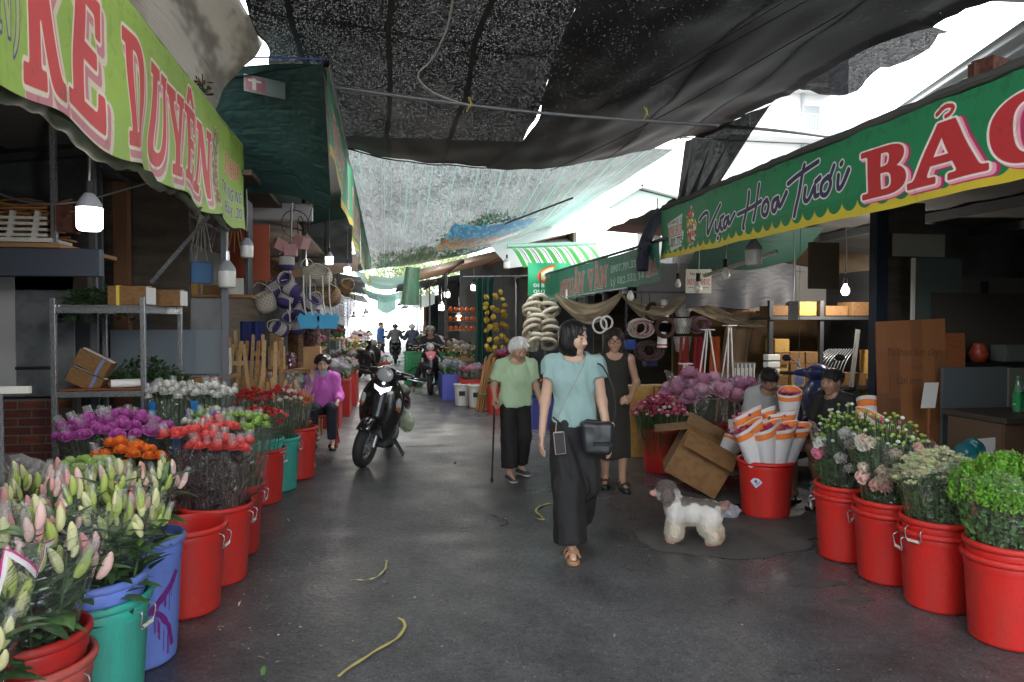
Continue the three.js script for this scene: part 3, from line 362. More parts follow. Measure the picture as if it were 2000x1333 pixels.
{ // row of far stalls on both sides: sloping sheet roofs over dark rooms open to the lane
  const cols = [[0.1, 0.11, 0.11], [0.3, 0.2, 0.14], [0.2, 0.3, 0.28], [0.45, 0.46, 0.45], [0.14, 0.16, 0.18]];
  const far = (side, x0, x1, z0, z1, y0, y1, label, ci, group) => {
    const s = thing('market_stall', label, 'stall', [0, 0, 0], 0, group);
    part('roof', sheet(40, 2, (u, v) => { const p = (u * (z0 - z1)) / 0.2; return [lerp(x0, x1, v), lerp(y0, y1, v) + 0.02 * sin(p * 2 * PI) + 0.02 * ns(u * 5, v), lerp(z0, z1, u)]; }), mat(cols[ci], 0.6, { metalness: 0.2 }), s);
    part('back_wall', box(0.08, max(y0, y1), abs(z1 - z0), x1, max(y0, y1) / 2, (z0 + z1) / 2), M.planks, s);
    part('side_wall', box(abs(x1 - x0) * 0.55, max(y0, y1) * 0.96, 0.06, x1 - side * abs(x1 - x0) * 0.28, max(y0, y1) * 0.48, z1 + 0.1), M.bluewall, s);
    for (const z of [z0 - 0.1, z1 + 0.2]) part('post', box(0.045, y0 - 0.04, 0.045, x0 + side * 0.75, y0 / 2 - 0.02, z), M.darksteel, s);
    for (const k of [0.3, 0.65]) part('purlin', box(0.05, 0.07, abs(z1 - z0) * 0.98, lerp(x0, x1, k), lerp(y0, y1, k) - 0.07, (z0 + z1) / 2), M.rust, s);
    return s;
  };
  far(-1, -0.6, -3.6, -16.2, -22, 3.1, 2.75, 'far left stall with brown sheet roof lit by hanging bulbs', 1); far(-1, -0.7, -4, -22.3, -30, 2.95, 3.5, 'farther left stall roof sloping up behind the bulbs', 0); far(-1, -0.9, -5, -30.5, -42, 3.1, 3.8, 'left stall near the far end of the lane', 4); far(-1, -1.2, -6, -43, -62, 3.1, 4, 'last left stall at the end of the lane', 3);
  far(1, 0.7, 4.6, -17, -23.4, 2.8, 3.78, 'brown roofed stall on the right beyond the old woman', 1); far(1, 0.45, 4.6, -23.8, -31, 2.82, 3.5, 'right stall with dark corrugated roof farther along the lane', 0); far(1, 0.7, 5, -31.5, -43, 2.5, 3.2, 'right stall with pale green roof near the far end', 2); far(1, 1.2, 6, -44, -62, 2.6, 3.3, 'last right stall at the end of the lane', 3);
}
// ---------- stalls, right ----------
{
  const s = thing('flower_stall', 'deep dark flower stall behind the long green banner', 'stall');
  part('roof', sheet(60, 2, (u, v) => [lerp(3.1, 7.6, v), lerp(2.9, 2.62, v) + 0.014 * sin(u * 14.6 / 0.076 * 2 * PI * 0.2), lerp(4.6, -10.0, u)]), mat([0.1, 0.1, 0.095], 0.6, { metalness: 0.3 }), s);
  for (const x of [3.6, 4.6, 5.6, 6.6]) part('purlin', box(0.05, 0.09, 13, x, 2.83 - (x - 3.1) * 0.062, -2.0), M.darksteel, s);
  part('back_wall', box(0.1, 2.8, 13.2, 7.6, 1.4, -2.0), M.planks, s);
  part('unseen_shade_panel', box(0.04, 2.75, 6.8, 3.22, 1.38, 1.05), M.zinc, s);  // out-of-view panel along the front, added to darken this interior
  part('unseen_shade_wall', box(4.3, 2.75, 0.06, 5.4, 1.37, 4.5), M.bluewall, s);  // added behind the camera so less sky light reaches this stall
  part('rear_wall', box(4.1, 2.7, 0.06, 6.2, 1.35, -9.9), mat([1, 1, 1], 0.85, { map: rep(dirtTex([0.42, 0.33, 0.22], [0.26, 0.2, 0.14], 0.7), 1, 1) }), s);
  part('grey_tarp', sheet(30, 10, (u, v) => [lerp(3.74, 5.25, u), lerp(lerp(2.2, 2.35, u), 1.76 + 0.05 * u + 0.03 * sin(u * 9), v), -8.5 + 0.05 * sin(u * 15) * v]), M.tarpgrey, s);
  part('tarp_slope', sheet(20, 8, (u, v) => [lerp(3.74, 5.25, u), lerp(lerp(2.2, 2.35, u), 2.8 - 0.1 * u, v) + 0.03 * sin(u * 8), lerp(-8.5, -7.9, v)]), M.tarpgreen, s);
  part('partition', box(0.5, 2.7, 0.05, 4.72, 1.35, -5.95), M.planks, s); part('back_partition', box(1.9, 2.7, 0.05, 6.6, 1.35, -7.2), M.bluewall, s);  // the partition is added to cover the bulb-lit rear wall and darken this gap
  part('pipe', rod([3.75, 2.14, -8.0], [4.1, 2.34, -7.0], 0.022), M.offwhite, s);
  const pb = mat([0.02, 0.03, 0.05], 0.5, { metalness: 0.3 });
  part('post', box(0.12, 2.75, 0.1, 4.36, 1.37, -5.75, 0, 0.006), pb, s); 
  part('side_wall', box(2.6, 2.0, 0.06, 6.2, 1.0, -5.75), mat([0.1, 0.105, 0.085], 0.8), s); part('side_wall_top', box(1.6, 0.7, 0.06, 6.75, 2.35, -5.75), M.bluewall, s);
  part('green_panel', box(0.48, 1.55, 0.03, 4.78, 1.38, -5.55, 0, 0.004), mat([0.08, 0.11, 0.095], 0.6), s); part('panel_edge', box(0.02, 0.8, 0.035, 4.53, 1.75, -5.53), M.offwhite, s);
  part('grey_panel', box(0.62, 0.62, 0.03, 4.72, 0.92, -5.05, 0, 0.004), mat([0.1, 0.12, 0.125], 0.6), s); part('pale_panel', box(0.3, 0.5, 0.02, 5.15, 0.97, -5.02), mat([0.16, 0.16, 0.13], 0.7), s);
  part('hanging_board', box(0.36, 0.5, 0.02, 4.68, 2.2, -7.05), mat([0.1, 0.085, 0.06], 0.85), s); part('signboard', box(0.52, 0.2, 0.02, 4.72, 2.28, -5.7), mat([0.28, 0.27, 0.23], 0.8), s);
}
{
  const s = thing('supply_stall', 'stall hung with rings and baskets under the faded green banner', 'stall');
  part('roof', sheet(40, 2, (u, v) => [lerp(3.04, 6.6, v), lerp(2.47, 2.3, v) + 0.012 * sin(u * 120), lerp(-9.6, -13.4, u)]), M.rust, s);
  part('back_wall', box(0.08, 2.3, 8.6, 6.6, 1.15, -13), M.bluewall, s);
  part('inner_wall', box(2.6, 2.3, 0.06, 5.3, 1.15, -13.4), M.planks, s);
  part('plastic_sheet', sheet(20, 10, (u, v) => [lerp(3.5, 6.4, u), lerp(1.75, 2.85 - 0.5 * u, v), -9.62 + 0.05 * sin(u * 14)]), phy([0.85, 0.86, 0.85], 0.9, { transmission: 0.5 }), s);
  for (const [x, z] of [[3.06, -9.7], [3.06, -13.3], [3.1, -16.6]]) part('post', box(0.06, 2.5, 0.06, x, 1.25, z), M.darksteel, s);
  part('rail', rod([3.0, 2.02, -8.6], [3.0, 2.0, -13.3], 0.014), M.steel, s); part('cross_rail', rod([3.0, 1.98, -8.9], [5.2, 1.98, -8.9], 0.014), M.steel, s);
  const d = thing('hardware_stall', 'dark stall with striped awning behind the yellow hanging goods', 'stall');
  part('roof', box(3.6, 0.05, 3.3, 4.85, 2.62, -15.1), M.rust, d); part('back_wall', box(0.08, 2.6, 3.4, 6.6, 1.3, -15.1), M.bluewall, d); part('end_wall', box(3.2, 2.6, 0.06, 5, 1.3, -16.75), M.bluewall, d);
  for (const z of [-13.6, -16.7]) part('post', box(0.07, 2.6, 0.07, 3.1, 1.3, z), M.darksteel, d);
}
// canvas swags tied below the banners
one('canvas_swag', 'beige canvas swag slung across the front of the supply stall', 'canvas swag', sheet(60, 14, (u, v) => { const k = (u * 2) % 1, sag = sin(PI * k); return [lerp(2.3, 3.86, u), lerp(1.99 - 0.16 * sag + 0.02 * sin(u * 30) * v, 1.9 - 0.34 * sag + (u < 0.5 ? 0.0 : 0.03), v) - (u > 0.97 ? 0.05 : 0), -8.6 + 0.1 * sin(v * 7 + u * 5) * sag + (1 - u) * -0.9]; }), M.canvas);
one('canvas_swag', 'beige canvas swag sloping down into the right stall', 'canvas swag', sheet(40, 10, (u, v) => [lerp(3.84, 4.75, u), lerp(1.98, 1.58, u) - lerp(0, 0.22 - 0.15 * u, v) - 0.07 * sin(PI * u), -8.62 + 0.25 * u + 0.06 * sin(v * 6 + u * 4)]), M.canvas);
// striped awning and the small signs over the hardware stall
{
  const t = canvasTex(512, 64, (c, w, h) => { c.fillStyle = '#e4ece4'; c.fillRect(0, 0, w, h); for (let x = 0; x < w; x += 64) { c.fillStyle = '#3fae45'; c.fillRect(x, 0, 26, h); c.fillStyle = '#5b625c'; c.fillRect(x + 36, 0, 3, h); c.fillRect(x + 46, 0, 6, h); } });
  const a = thing('striped_awning', 'green and white striped awning on the right side of the lane', 'awning');
  part('cloth', sheet(40, 10, (u, v) => [lerp(2.48, 4.2, u) + 0.12 * v * v, lerp(3.05 + 0.1 * u, 2.62 + 0.1 * u, v) + 0.1 * sin(PI * v) , lerp(-14.1, -13.35, v) + 0.02 * sin(u * 30) * v]), phy([1, 1, 1], 0.9, { map: t, transmission: 0.4 }), a);
  part('roller', rod([2.42, 3.1, -14.1], [4.25, 3.18, -14.1], 0.045), mat([0.3, 0.55, 0.42], 0.6), a);
  const g = canvasTex(256, 192, (c, w, h) => { c.fillStyle = '#17a06c'; c.fillRect(0, 0, w, h); c.lineWidth = 16; for (const [col, r] of [['#d8483a', 70], ['#e8c24a', 54], ['#efe9dc', 40]]) { c.strokeStyle = col; c.beginPath(); c.ellipse(130, 62, r, r * 0.5, -0.4, 0.6, 5.4); c.stroke(); } fitText(c, '088 851.5', 30, 220, 120, 142, 'sans-serif', [['f', '#dfeee6']]); fitText(c, '097. 889', 30, 220, 156, 178, 'sans-serif', [['f', '#dfeee6']]); });
  one('green_sign', 'bright green sign with a red and yellow swirl under the striped awning', 'sign', sheet(10, 6, (u, v) => [lerp(2.66, 3.5, u), lerp(2.08, 2.7, v), -13.22 + 0.03 * sin(u * 8 + v * 3)]), mat([1, 1, 1], 0.6, { map: g }));
  const q = canvasTex(128, 96, (c, w, h) => { c.fillStyle = '#b9bab2'; c.fillRect(0, 0, w, h); fitText(c, 'MINH', 6, 66, 40, 62, 'serif', [['f', '#9c3438']]); fitText(c, 'ĐUC', 72, 122, 40, 62, 'serif', [['f', '#9c3438']]); fitText(c, 'hoa tươi sỉ lẻ', 20, 108, 12, 24, 'sans-serif', [['f', '#444']]); c.fillStyle = '#777'; c.fillRect(12, 72, 104, 3); });
  one('white_sign', 'small white sign with red lettering hung inside the right stall', 'sign', box(0.34, 0.3, 0.015, 3.86, 2.1, -8.4), mat([1, 1, 1], 0.6, { map: q }));
  one('hanging_cloth_end', 'pale green cloth hanging off the brown roof eave down the lane', 'cloth', sheet(8, 12, (u, v) => [lerp(0.5, 0.82, u) - 0.12 * v * (1 - u), lerp(2.86, 1.98, v), -16.9 + 0.12 * sin(u * 6)]), mat([1, 1, 1], 0.7, { map: dirtTex([0.45, 0.68, 0.55], [0.55, 0.56, 0.5], 0.9) }));
}
// sheets and roofs above the banners on the right
one('metal_roof_sheet', 'grey ribbed metal roof rising above the long green banner', 'roof sheet', thick(sheet(60, 1, (u, v) => { const a = V(5.1, 2.95, -2.2), b = V(5.35, 2.95, -8.2), c = V(4.95, 4.25, -3.4), d = V(5.6, 3.75, -8.2), p = a.lerp(b, v).lerp(c.lerp(d, v), u); return [p.x + 0.02 * sin(u * 60), p.y, p.z]; }), 0.004), mat([0.42, 0.44, 0.44], 0.55, { metalness: 0.3 }));
one('roof_support_block', 'rusty bracket on top of the green banner below the metal roof', 'bracket', merge([box(0.2, 0.12, 0.14, 3.72, 3.16, -3.9, 0.3, 0.01), box(0.05, 0.22, 0.05, 3.6, 3.08, -3.9)]), M.rust);
one('span_wire', 'wire strung across the sky above the green banner', 'wire', tube([[3.2, 3.6, -7.4], [4.4, 3.54, -7.2], [6, 3.5, -6.9]], 0.007, 4), M.whitecable);

// ---------- buildings and trees behind ----------
{
  const wallM = mat([0.6, 0.6, 0.59], 0.8), pane = mat([0.3, 0.33, 0.34], 0.2), rail = mat([0.3, 0.31, 0.32], 0.5);
  const b = thing('apartment_building', 'white apartment building with balconies above the green banner', 'building', [15.2, 0, -31]);
  part('wall', box(6.4, 16, 5, 3.2, 8, -2.6), wallM, b);
  for (let f = 0; f < 5; f++) {
    const y = 3 + f * 2.35; part('balcony_slab', box(5.6, 0.16, 1.1, 2.9, y, 0.4), wallM, b);
    const rg = [box(5.6, 0.05, 0.05, 2.9, y + 1.0, 0.93), box(5.6, 0.05, 0.05, 2.9, y + 0.2, 0.93)]; for (let k = 0; k <= 40; k++) rg.push(box(0.03, 0.85, 0.03, 0.12 + k * 0.139, y + 0.6, 0.93)); part('balcony_railing', rg, rail, b);
    for (const x of [1.1, 3.0, 4.7]) { const w = part('window', box(1.0, 1.3, 0.08, x, y + 1.15, -0.1), M.white, b); part('pane', box(0.8, 1.1, 0.04, x, y + 1.15, -0.04), pane, w); }
  }
  for (const x of [0.6, 4.2]) part('drain_pipe', rod([x, 0, 0.02], [x, 15, 0.02], 0.06), rail, b);
  part('mesh_screen', box(0.9, 11, 0.05, 5.4, 8.5, 1.0), mat([0.3, 0.33, 0.38], 0.6), b);
  const h = thing('gabled_house', 'pale green gabled house behind the corrugated sheets', 'building', [6.6, 0, -23]);
  const gs = new THREE.Shape([[0, 0], [6.5, 0], [6.5, 5.0], [1.8, 6.0], [0, 4.9]].map((p) => new THREE.Vector2(...p))); part('wall', ext(gs, 4, 0).translate(0, 0, -4), mat([0.4, 0.5, 0.43], 0.8), h);
  part('roof', [bar([-0.4, 4.75, -2], [1.85, 6.12, -2], 0.12, 4.6), bar([1.8, 6.12, -2], [7, 4.98, -2], 0.12, 4.6)], mat([0.6, 0.62, 0.6], 0.7), h); part('eave_board', box(3.4, 0.1, 0.12, 0.4, 3.7, 0.6), mat([0.55, 0.36, 0.2], 0.7), h);
  const wn = part('window', box(1.2, 0.9, 0.08, 2.4, 4.0, 0.05), M.white, h); part('pane', box(1.0, 0.7, 0.04, 2.4, 4.0, 0.1), pane, h);
  one('corrugated_shed', 'white corrugated metal shed side over the faded green banner', 'shed', sheet(160, 1, (u, v) => [lerp(5.15, 6.95, u) + 0.25 * v, lerp(3.55, 4.4 - 0.15 * u, v), -18 + 0.03 * sin(u * 60)]), mat([0.66, 0.68, 0.68], 0.5, { metalness: 0.2 }));
  one('tarp_cover', 'white tarpaulin slope beyond the striped awning', 'tarpaulin', sheet(20, 10, (u, v) => [lerp(2.6, 7.4, u), lerp(3.2, 5.1, v) * (0.86 + 0.14 * u) + 0.05 * ns(u * 6, v * 6), lerp(-15, -21, v)]), mat([0.72, 0.74, 0.73], 0.7));
  one('hanging_umbrella', 'closed dark umbrella hanging above the faded green banner', 'umbrella', merge([lathe([[0.005, 0], [0.05, 0.08], [0.06, 0.3], [0.03, 0.52], [0.006, 0.55]], 8).translate(3.95, 2.72, -10), rod([3.95, 2.5, -10], [3.95, 3.4, -10], 0.008)]), mat([0.05, 0.055, 0.065], 0.7));
}
function leafCloud(n, seed, rad, size, shape) { // leaf faces spread through clumps
  const r = rng(seed), p = [], c = [], cl = []; for (let i = 0; i < 26; i++) { const a = r() * 2 * PI, h = r() * 2 - 1, q = Math.cbrt(r()); cl.push([cos(a) * sqrt(1 - h * h) * q * rad[0], h * q * rad[1], sin(a) * sqrt(1 - h * h) * q * rad[2], 0.22 + 0.25 * r()]); }
  const e = new THREE.Euler(), v = V(0, 0, 0), base = [[-0.5, 0, 0], [0, 0.3, 0.1], [0, -0.3, 0.1], [0.5, 0, -0.05]];
  for (let i = 0; i < n; i++) { const k = cl[floor(r() * cl.length)], a = r() * 2 * PI, h = r() * 2 - 1, q = k[3] * (0.55 + 0.45 * r()), s = size * (0.6 + 0.8 * r()), x = k[0] + cos(a) * sqrt(1 - h * h) * q * rad[0], y = k[1] + h * q * rad[1], z = k[2] + sin(a) * sqrt(1 - h * h) * q * rad[2]; e.set(r() * 6, r() * 6, r() * 6); const t = base.map((b) => { v.set(...b).multiplyScalar(s).applyEuler(e); return [v.x + x, v.y + y, v.z + z]; }), col = 0.7 + 0.6 * r(); for (const m of [0, 2, 1, 1, 2, 3]) { p.push(...t[m]); c.push(col, col, col * 0.9); } }
  const g = new THREE.BufferGeometry(); g.setAttribute('position', new THREE.Float32BufferAttribute(p, 3)); g.setAttribute('color', new THREE.Float32BufferAttribute(c, 3)); g.setAttribute('uv', new THREE.BufferAttribute(new Float32Array((p.length / 3) * 2), 2)); g.computeVertexNormals(); return g;
}
{
  const lm = phy([0.2, 0.26, 0.11], 0.7, { vertexColors: true, transmission: 0.45 }), bark = mat([1, 1, 1], 0.9, { map: rep(woodTex([0.58, 0.47, 0.37], [0.34, 0.27, 0.2], 3), 1, 1), bumpMap: crumple, bumpScale: 0.02 });
  for (const [x, z, s, l] of [[3.2, -58, 1, 'hazy green tree showing through the green net down the lane'], [-4.5, -48, 0.9, 'tree behind the far left roofs'], [7, -46, 1.1, 'tree behind the far right roofs']]) { const t = thing('tree', l, 'tree', [x, 0, z]); part('trunk', rod([0, 0, 0], [0.3, 5.5 * s, 0], 0.22, 0.1), bark, t); part('crown', leafCloud(14000, 11 + x, [4.2 * s, 2.2 * s, 3.5 * s], 0.17, 0), lm, t, [0.2, 5.4 * s, 0]); }
  const t = thing('tree', 'brown leaning tree trunk at the corner of the right stall', 'tree', [4.55, 0, -8.72]);
  part('trunk', warp(tube([[-0.12, 0, 0], [-0.08, 0.7, 0], [0, 1.3, 0], [0.12, 2, 0], [0.2, 2.68, 0]], 0.17, 14, 40), (p) => { const k = 1 + 0.16 * ns(p.x * 9, p.y * 1.2, p.z * 9); p.x *= k; p.z *= k; }), bark, t);
}

// ---------- buckets ----------
const plastic = (c, wear = 0.25) => { const l = [c[0] * 0.5 + 0.05, c[1] * 0.5 + 0.04, c[2] * 0.5 + 0.035]; const s = (x) => x ** (1 / 2.2); return mat([1, 1, 1], 0.45, { map: rep(dirtTex(c.map(s), l.map(s), wear, 7, 256), 2, 1), bumpMap: rep(grainTex, 1, 1), bumpScale: 0.0006 }); };
const BM = { red: plastic([0.58, 0.014, 0.009], 0.4), deep: plastic([0.48, 0.012, 0.01], 0.4), faded: plastic([0.6, 0.1, 0.08], 0.9), blue: plastic([0.16, 0.26, 0.74]), teal: plastic([0.03, 0.45, 0.36], 0.6), white: plastic([0.62, 0.62, 0.58], 0.5), crateblue: plastic([0.08, 0.1, 0.5]) };
const bodyCache = new Map();
function bucketGeo(r, h) {
  const k = r + ',' + h; if (bodyCache.has(k)) return bodyCache.get(k);
  const b = r * 0.86, n = 96, body = lathe([[0, 0], [b - 0.02, 0], [b - 0.004, 0.006], [b, 0.02], [lerp(b, r, 0.82), h * 0.82], [lerp(b, r, 0.83) + 0.004, h * 0.83], [r * 0.985 + 0.004, h * 0.9], [r, h - 0.03], [r - 0.005, h - 0.03], [r - 0.008, h * 0.8], [b - 0.006, 0.03], [0, 0.02]], n);
  warp(body, (p) => { const a = atan2(p.z, p.x), q = hypot(p.x, p.z); if (q > b * 0.9 && p.y < h * 0.8 && p.y > 0.02) { const f = 1 + 0.012 * (abs(sin(a * 7)) < 0.13 ? 1 : 0); p.x *= f; p.z *= f; } });
  const rim = lathe([[r - 0.006, h - 0.03], [r + 0.004, h - 0.034], [r + 0.014, h - 0.028], [r + 0.017, h - 0.014], [r + 0.012, h - 0.001], [r, h + 0.002], [r - 0.006, h - 0.006], [r - 0.006, h - 0.03]], n);
  bodyCache.set(k, [body, rim]); return [body, rim];
}
function bucket(label, x, z, c, o = {}) {
  const r = o.r ?? 0.2, h = o.h ?? 0.48, t = thing(o.name ?? 'flower_bucket', label, 'bucket', [x, o.y ?? 0, z], o.turn ?? 0, o.group), [body, rim] = bucketGeo(r, h);
  part('body', body, BM[c], t); part('rim', rim, BM[c], t);
  for (const a of o.handles ?? []) { const hd = part('handle', tube([[r + 0.006, h - 0.045, -0.045], [r + 0.03, h - 0.055, -0.045], [r + 0.022, h - 0.115, -0.04], [r + 0.022, h - 0.118, 0], [r + 0.022, h - 0.115, 0.04], [r + 0.03, h - 0.055, 0.045], [r + 0.006, h - 0.045, 0.045]], 0.0035, 5, 24), M.steel, t, [0, 0, 0], [0, a, 0]); part('grip', tube([[r + 0.022, h - 0.117, -0.034], [r + 0.022, h - 0.118, 0.034]], 0.0085, 7, 3), M.offwhite, hd); }
  return t;
}
// ---------- flower shapes ----------
const petal = (l, w, cup, curl, n = 3) => sheet(2, n, (u, v) => { const s = (u - 0.5) * 2, wid = w * sin(PI * (0.12 + 0.8 * v)) ** 0.7; return [s * wid, l * v * cos(curl * v), -cup * s * s * wid + l * v * sin(curl * v)]; });
function spread(list) { return merge(list.map(([g, yaw, pitch, r, y]) => at(at(g.clone(), 0, 0, 0, pitch), 0, y, 0, 0, yaw).translate(sin(yaw) * r, 0, cos(yaw) * r))); }
const jit = (g, seed) => { const r = rng(seed); return g; };
const FG = (() => {
  const r = rng(8), mum = [], car = [], lis = [], dai = [], mp = petal(0.52, 0.15, 0.5, -0.6, 2);
  for (let k = 0; k < 7; k++) { const n = [14, 16, 16, 14, 11, 8, 4][k], el = [2.1, 1.75, 1.4, 1.05, 0.72, 0.4, 0.14][k]; for (let i = 0; i < n; i++) mum.push([mp, ((i + 0.5 * (k % 2)) / n) * 2 * PI + 0.2 * r(), el + 0.15 * (r() - 0.5), 0.06 * sin(el), 0.42 + 0.06 * cos(el)]); }
  const cp = petal(0.8, 0.42, 0.3, -0.55, 3); warp(cp, (p) => { p.z += 0.1 * sin(p.x * 16) * (p.y > 0.5 ? 1 : 0.2); });
  for (let k = 0; k < 4; k++) { const n = [8, 7, 5, 4][k], el = [1.3, 0.9, 0.55, 0.25][k]; for (let i = 0; i < n; i++) car.push([cp, ((i + 0.3 * k) / n) * 2 * PI + 0.3 * r(), el + 0.2 * (r() - 0.5), 0.05, 0.04 * k]); }
  const lp = petal(0.95, 0.5, -0.35, -0.5, 3); for (let k = 0; k < 2; k++) for (let i = 0; i < 6 - k; i++) lis.push([lp, ((i + 0.5 * k) / (6 - k)) * 2 * PI, [0.8, 0.42][k] + 0.15 * (r() - 0.5), 0.08, 0]);
  const dp = petal(0.9, 0.3, 0.1, 0.1, 1); for (let i = 0; i < 7; i++) dai.push([dp, (i / 7) * 2 * PI, 1.25, 0.08, 0]);
  const bud = lathe([[0.001, 0], [0.09, 0.04], [0.155, 0.25], [0.165, 0.5], [0.13, 0.78], [0.06, 0.95], [0.001, 1]], 12); warp(bud, (p) => { const a = atan2(p.z, p.x), k = 1 + 0.1 * cos(a * 3); p.x *= k; p.z *= k; p.x += 0.05 * sin(p.y * PI); });
  const sleeve = lathe([[0.1, 0.25], [0.19, 0.5], [0.17, 1.0], [0.16, 1.25]], 8); warp(sleeve, (p) => { p.y += 0.1 * ns(p.x * 20, p.z * 20); p.x *= 1 + 0.2 * ns(p.y * 6, 3); });
  const leaf = (l, w, droop, n = 6) => sheet(2, n, (u, v) => { const s = (u - 0.5) * 2, q = w * sin(PI * v ** 0.8) ** 0.8; return [s * q, l * (v - 0.25 * droop * v * v), abs(s) * q * 0.35 + l * droop * v * v * 0.7]; });
  const tuft = lathe([[0.001, 0], [0.5, 0.25], [0.42, 0.6], [0.001, 0.8]], 6);
  return { mum: spread(mum), car: spread(car), lis: spread(lis), dai: spread(dai), bud, sleeve, leaf, leafA: leaf(1, 0.11, 0.5), leafB: leaf(1, 0.16, 0.9), leafS: leaf(1, 0.3, 0.3, 2), tuft };
})();
const pet = (c, t = 0.25) => phy(c, 0.6, { transmission: t });
const FM = { lilygreen: pet([0.42, 0.52, 0.12], 0.15), lilypale: pet([0.66, 0.66, 0.34], 0.15), lilypink: pet([0.72, 0.34, 0.33], 0.15), blush: pet([0.82, 0.56, 0.5], 0.15), leaf: phy([0.035, 0.085, 0.028], 0.42, { transmission: 0.15 }), leaf2: phy([0.075, 0.17, 0.045], 0.5, { transmission: 0.2 }), lime: pet([0.34, 0.5, 0.09]), stem: mat([0.05, 0.09, 0.03], 0.6), darkstem: mat([0.06, 0.028, 0.022], 0.6),
  coral: pet([0.85, 0.16, 0.15]), magenta: pet([0.58, 0.14, 0.5]), orange: pet([0.9, 0.27, 0.04]), white: pet([0.82, 0.82, 0.78]), green: pet([0.42, 0.62, 0.16]), lilac: pet([0.42, 0.32, 0.72]), red: pet([0.6, 0.02, 0.025]), pink: pet([0.78, 0.24, 0.36]), hotpink: pet([0.62, 0.07, 0.2]), mauve: pet([0.55, 0.25, 0.42]), cream: pet([0.82, 0.74, 0.62]), yellow: pet([0.8, 0.6, 0.1]), palegreen: pet([0.5, 0.62, 0.28]) };
const film = phy([0.95, 0.97, 0.98], 0.1, { transmission: 0.975, ior: 1.5, bumpMap: rep(crumple, 2, 1.3), bumpScale: 0.03 }), frost = phy([0.92, 0.93, 0.94], 0.3, { transmission: 0.92 }), paper = phy([0.82, 0.83, 0.85], 0.85, { transmission: 0.2, bumpMap: rep(crumple, 1, 1), bumpScale: 0.006 });
function coneFilm(r0, r1, y0, y1, seed, jag = 0.06, nu = 36) { return sheet(nu, 7, (u, v) => { const a = u * 2 * PI, q = lerp(r0, r1, v ** 0.85) * (1 + 0.06 * ns(cos(a) * 3, sin(a) * 3, seed) + 0.04 * sin(a * 9 + seed) * v), s = (u === 1 ? 0 : u) * 2 * PI; return [cos(s) * q, lerp(y0, y1 + jag * (ns(cos(s) * 2.2, sin(s) * 2.2, seed) + 0.6 * abs(sin(s * 2.5 + seed))), v), sin(s) * q]; }); }
const q4 = new THREE.Quaternion(), UPV = V(0, 1, 0);
// a bunch standing in a bucket: heads on a dome, stems, leaves, wrapper
function bunch(name, label, category, x, z, o) {
  const t = thing(name, label, category, [x, o.y ?? 0, z], 0, o.group), r = rng(o.seed), stems = [], leaves = [], R = o.R, yT = o.top, dome = o.dome ?? 0.1, mats = o.mats, foot = o.foot ?? 0.12, lean = o.lean ?? [0, 0];
  for (let i = 0; i < o.n; i++) {
    const k = sqrt((i + 0.5) / o.n), a = i * 2.39996 + o.seed, rr = R * k * (0.94 + 0.12 * r()), hx = cos(a) * rr * (o.ex ?? 1) + lean[0], hz = sin(a) * rr + lean[1], hy = yT - dome * k * k + (r() - 0.5) * (o.rough ?? 0.04), s = o.size * (0.82 + 0.36 * r()), d = V(hx * 0.9, o.upright ?? 0.45, hz * 0.9).normalize();
    stems.push(rod([hx * 0.35, foot, hz * 0.35], [hx, hy, hz], o.stemR ?? 0.004));
    const m = typeof mats === 'function' ? mats(i, hx, hz, r) : mats[floor(r() * mats.length)], h = part(o.head ?? 'flower_head', o.geo, m, t, [hx, hy, hz]); h.quaternion.setFromUnitVectors(UPV, d).multiply(q4.setFromAxisAngle(UPV, r() * 6.3)); h.scale.setScalar(s);
    if (o.frosted && r() < o.frosted) { const f = part('sleeve', FG.sleeve, frost, t, [hx, hy + s * 0.1, hz]); f.quaternion.copy(h.quaternion); f.scale.set(s * 1.9, s * 1.05, s * 1.9); }
  }
  for (let i = 0; i < (o.leaves ?? 40); i++) { const a = r() * 6.3, q = sqrt(r()) * R * 0.95, f = 0.25 + 0.7 * r(), y = lerp(foot + 0.2, yT - dome - 0.02, f), s = (o.leafSize ?? 0.1) * (0.6 + 0.8 * r()); leaves.push(at(at(o.leafGeo ? o.leafGeo.clone() : FG.leafA.clone(), 0, 0, 0, 0.3 + 0.9 * r(), 0, 0, s), cos(a) * q * (0.4 + 0.6 * f) + lean[0] * f, y, sin(a) * q * (0.4 + 0.6 * f) + lean[1] * f, 0, PI / 2 - a + 1.2 * (r() - 0.5))); }
  part('stems', stems, o.stem ?? FM.stem, t); if (leaves.length) part('leaves', leaves, o.leaf ?? FM.leaf, t).userData.kind = 'stuff';
  if (o.film) part('wrapper', coneFilm(o.film[0], o.film[1], o.film[2], o.film[3], o.seed, o.jag), o.filmMat ?? film, t, [lean[0] * 0.5, 0, lean[1] * 0.5]);
  return t;
}
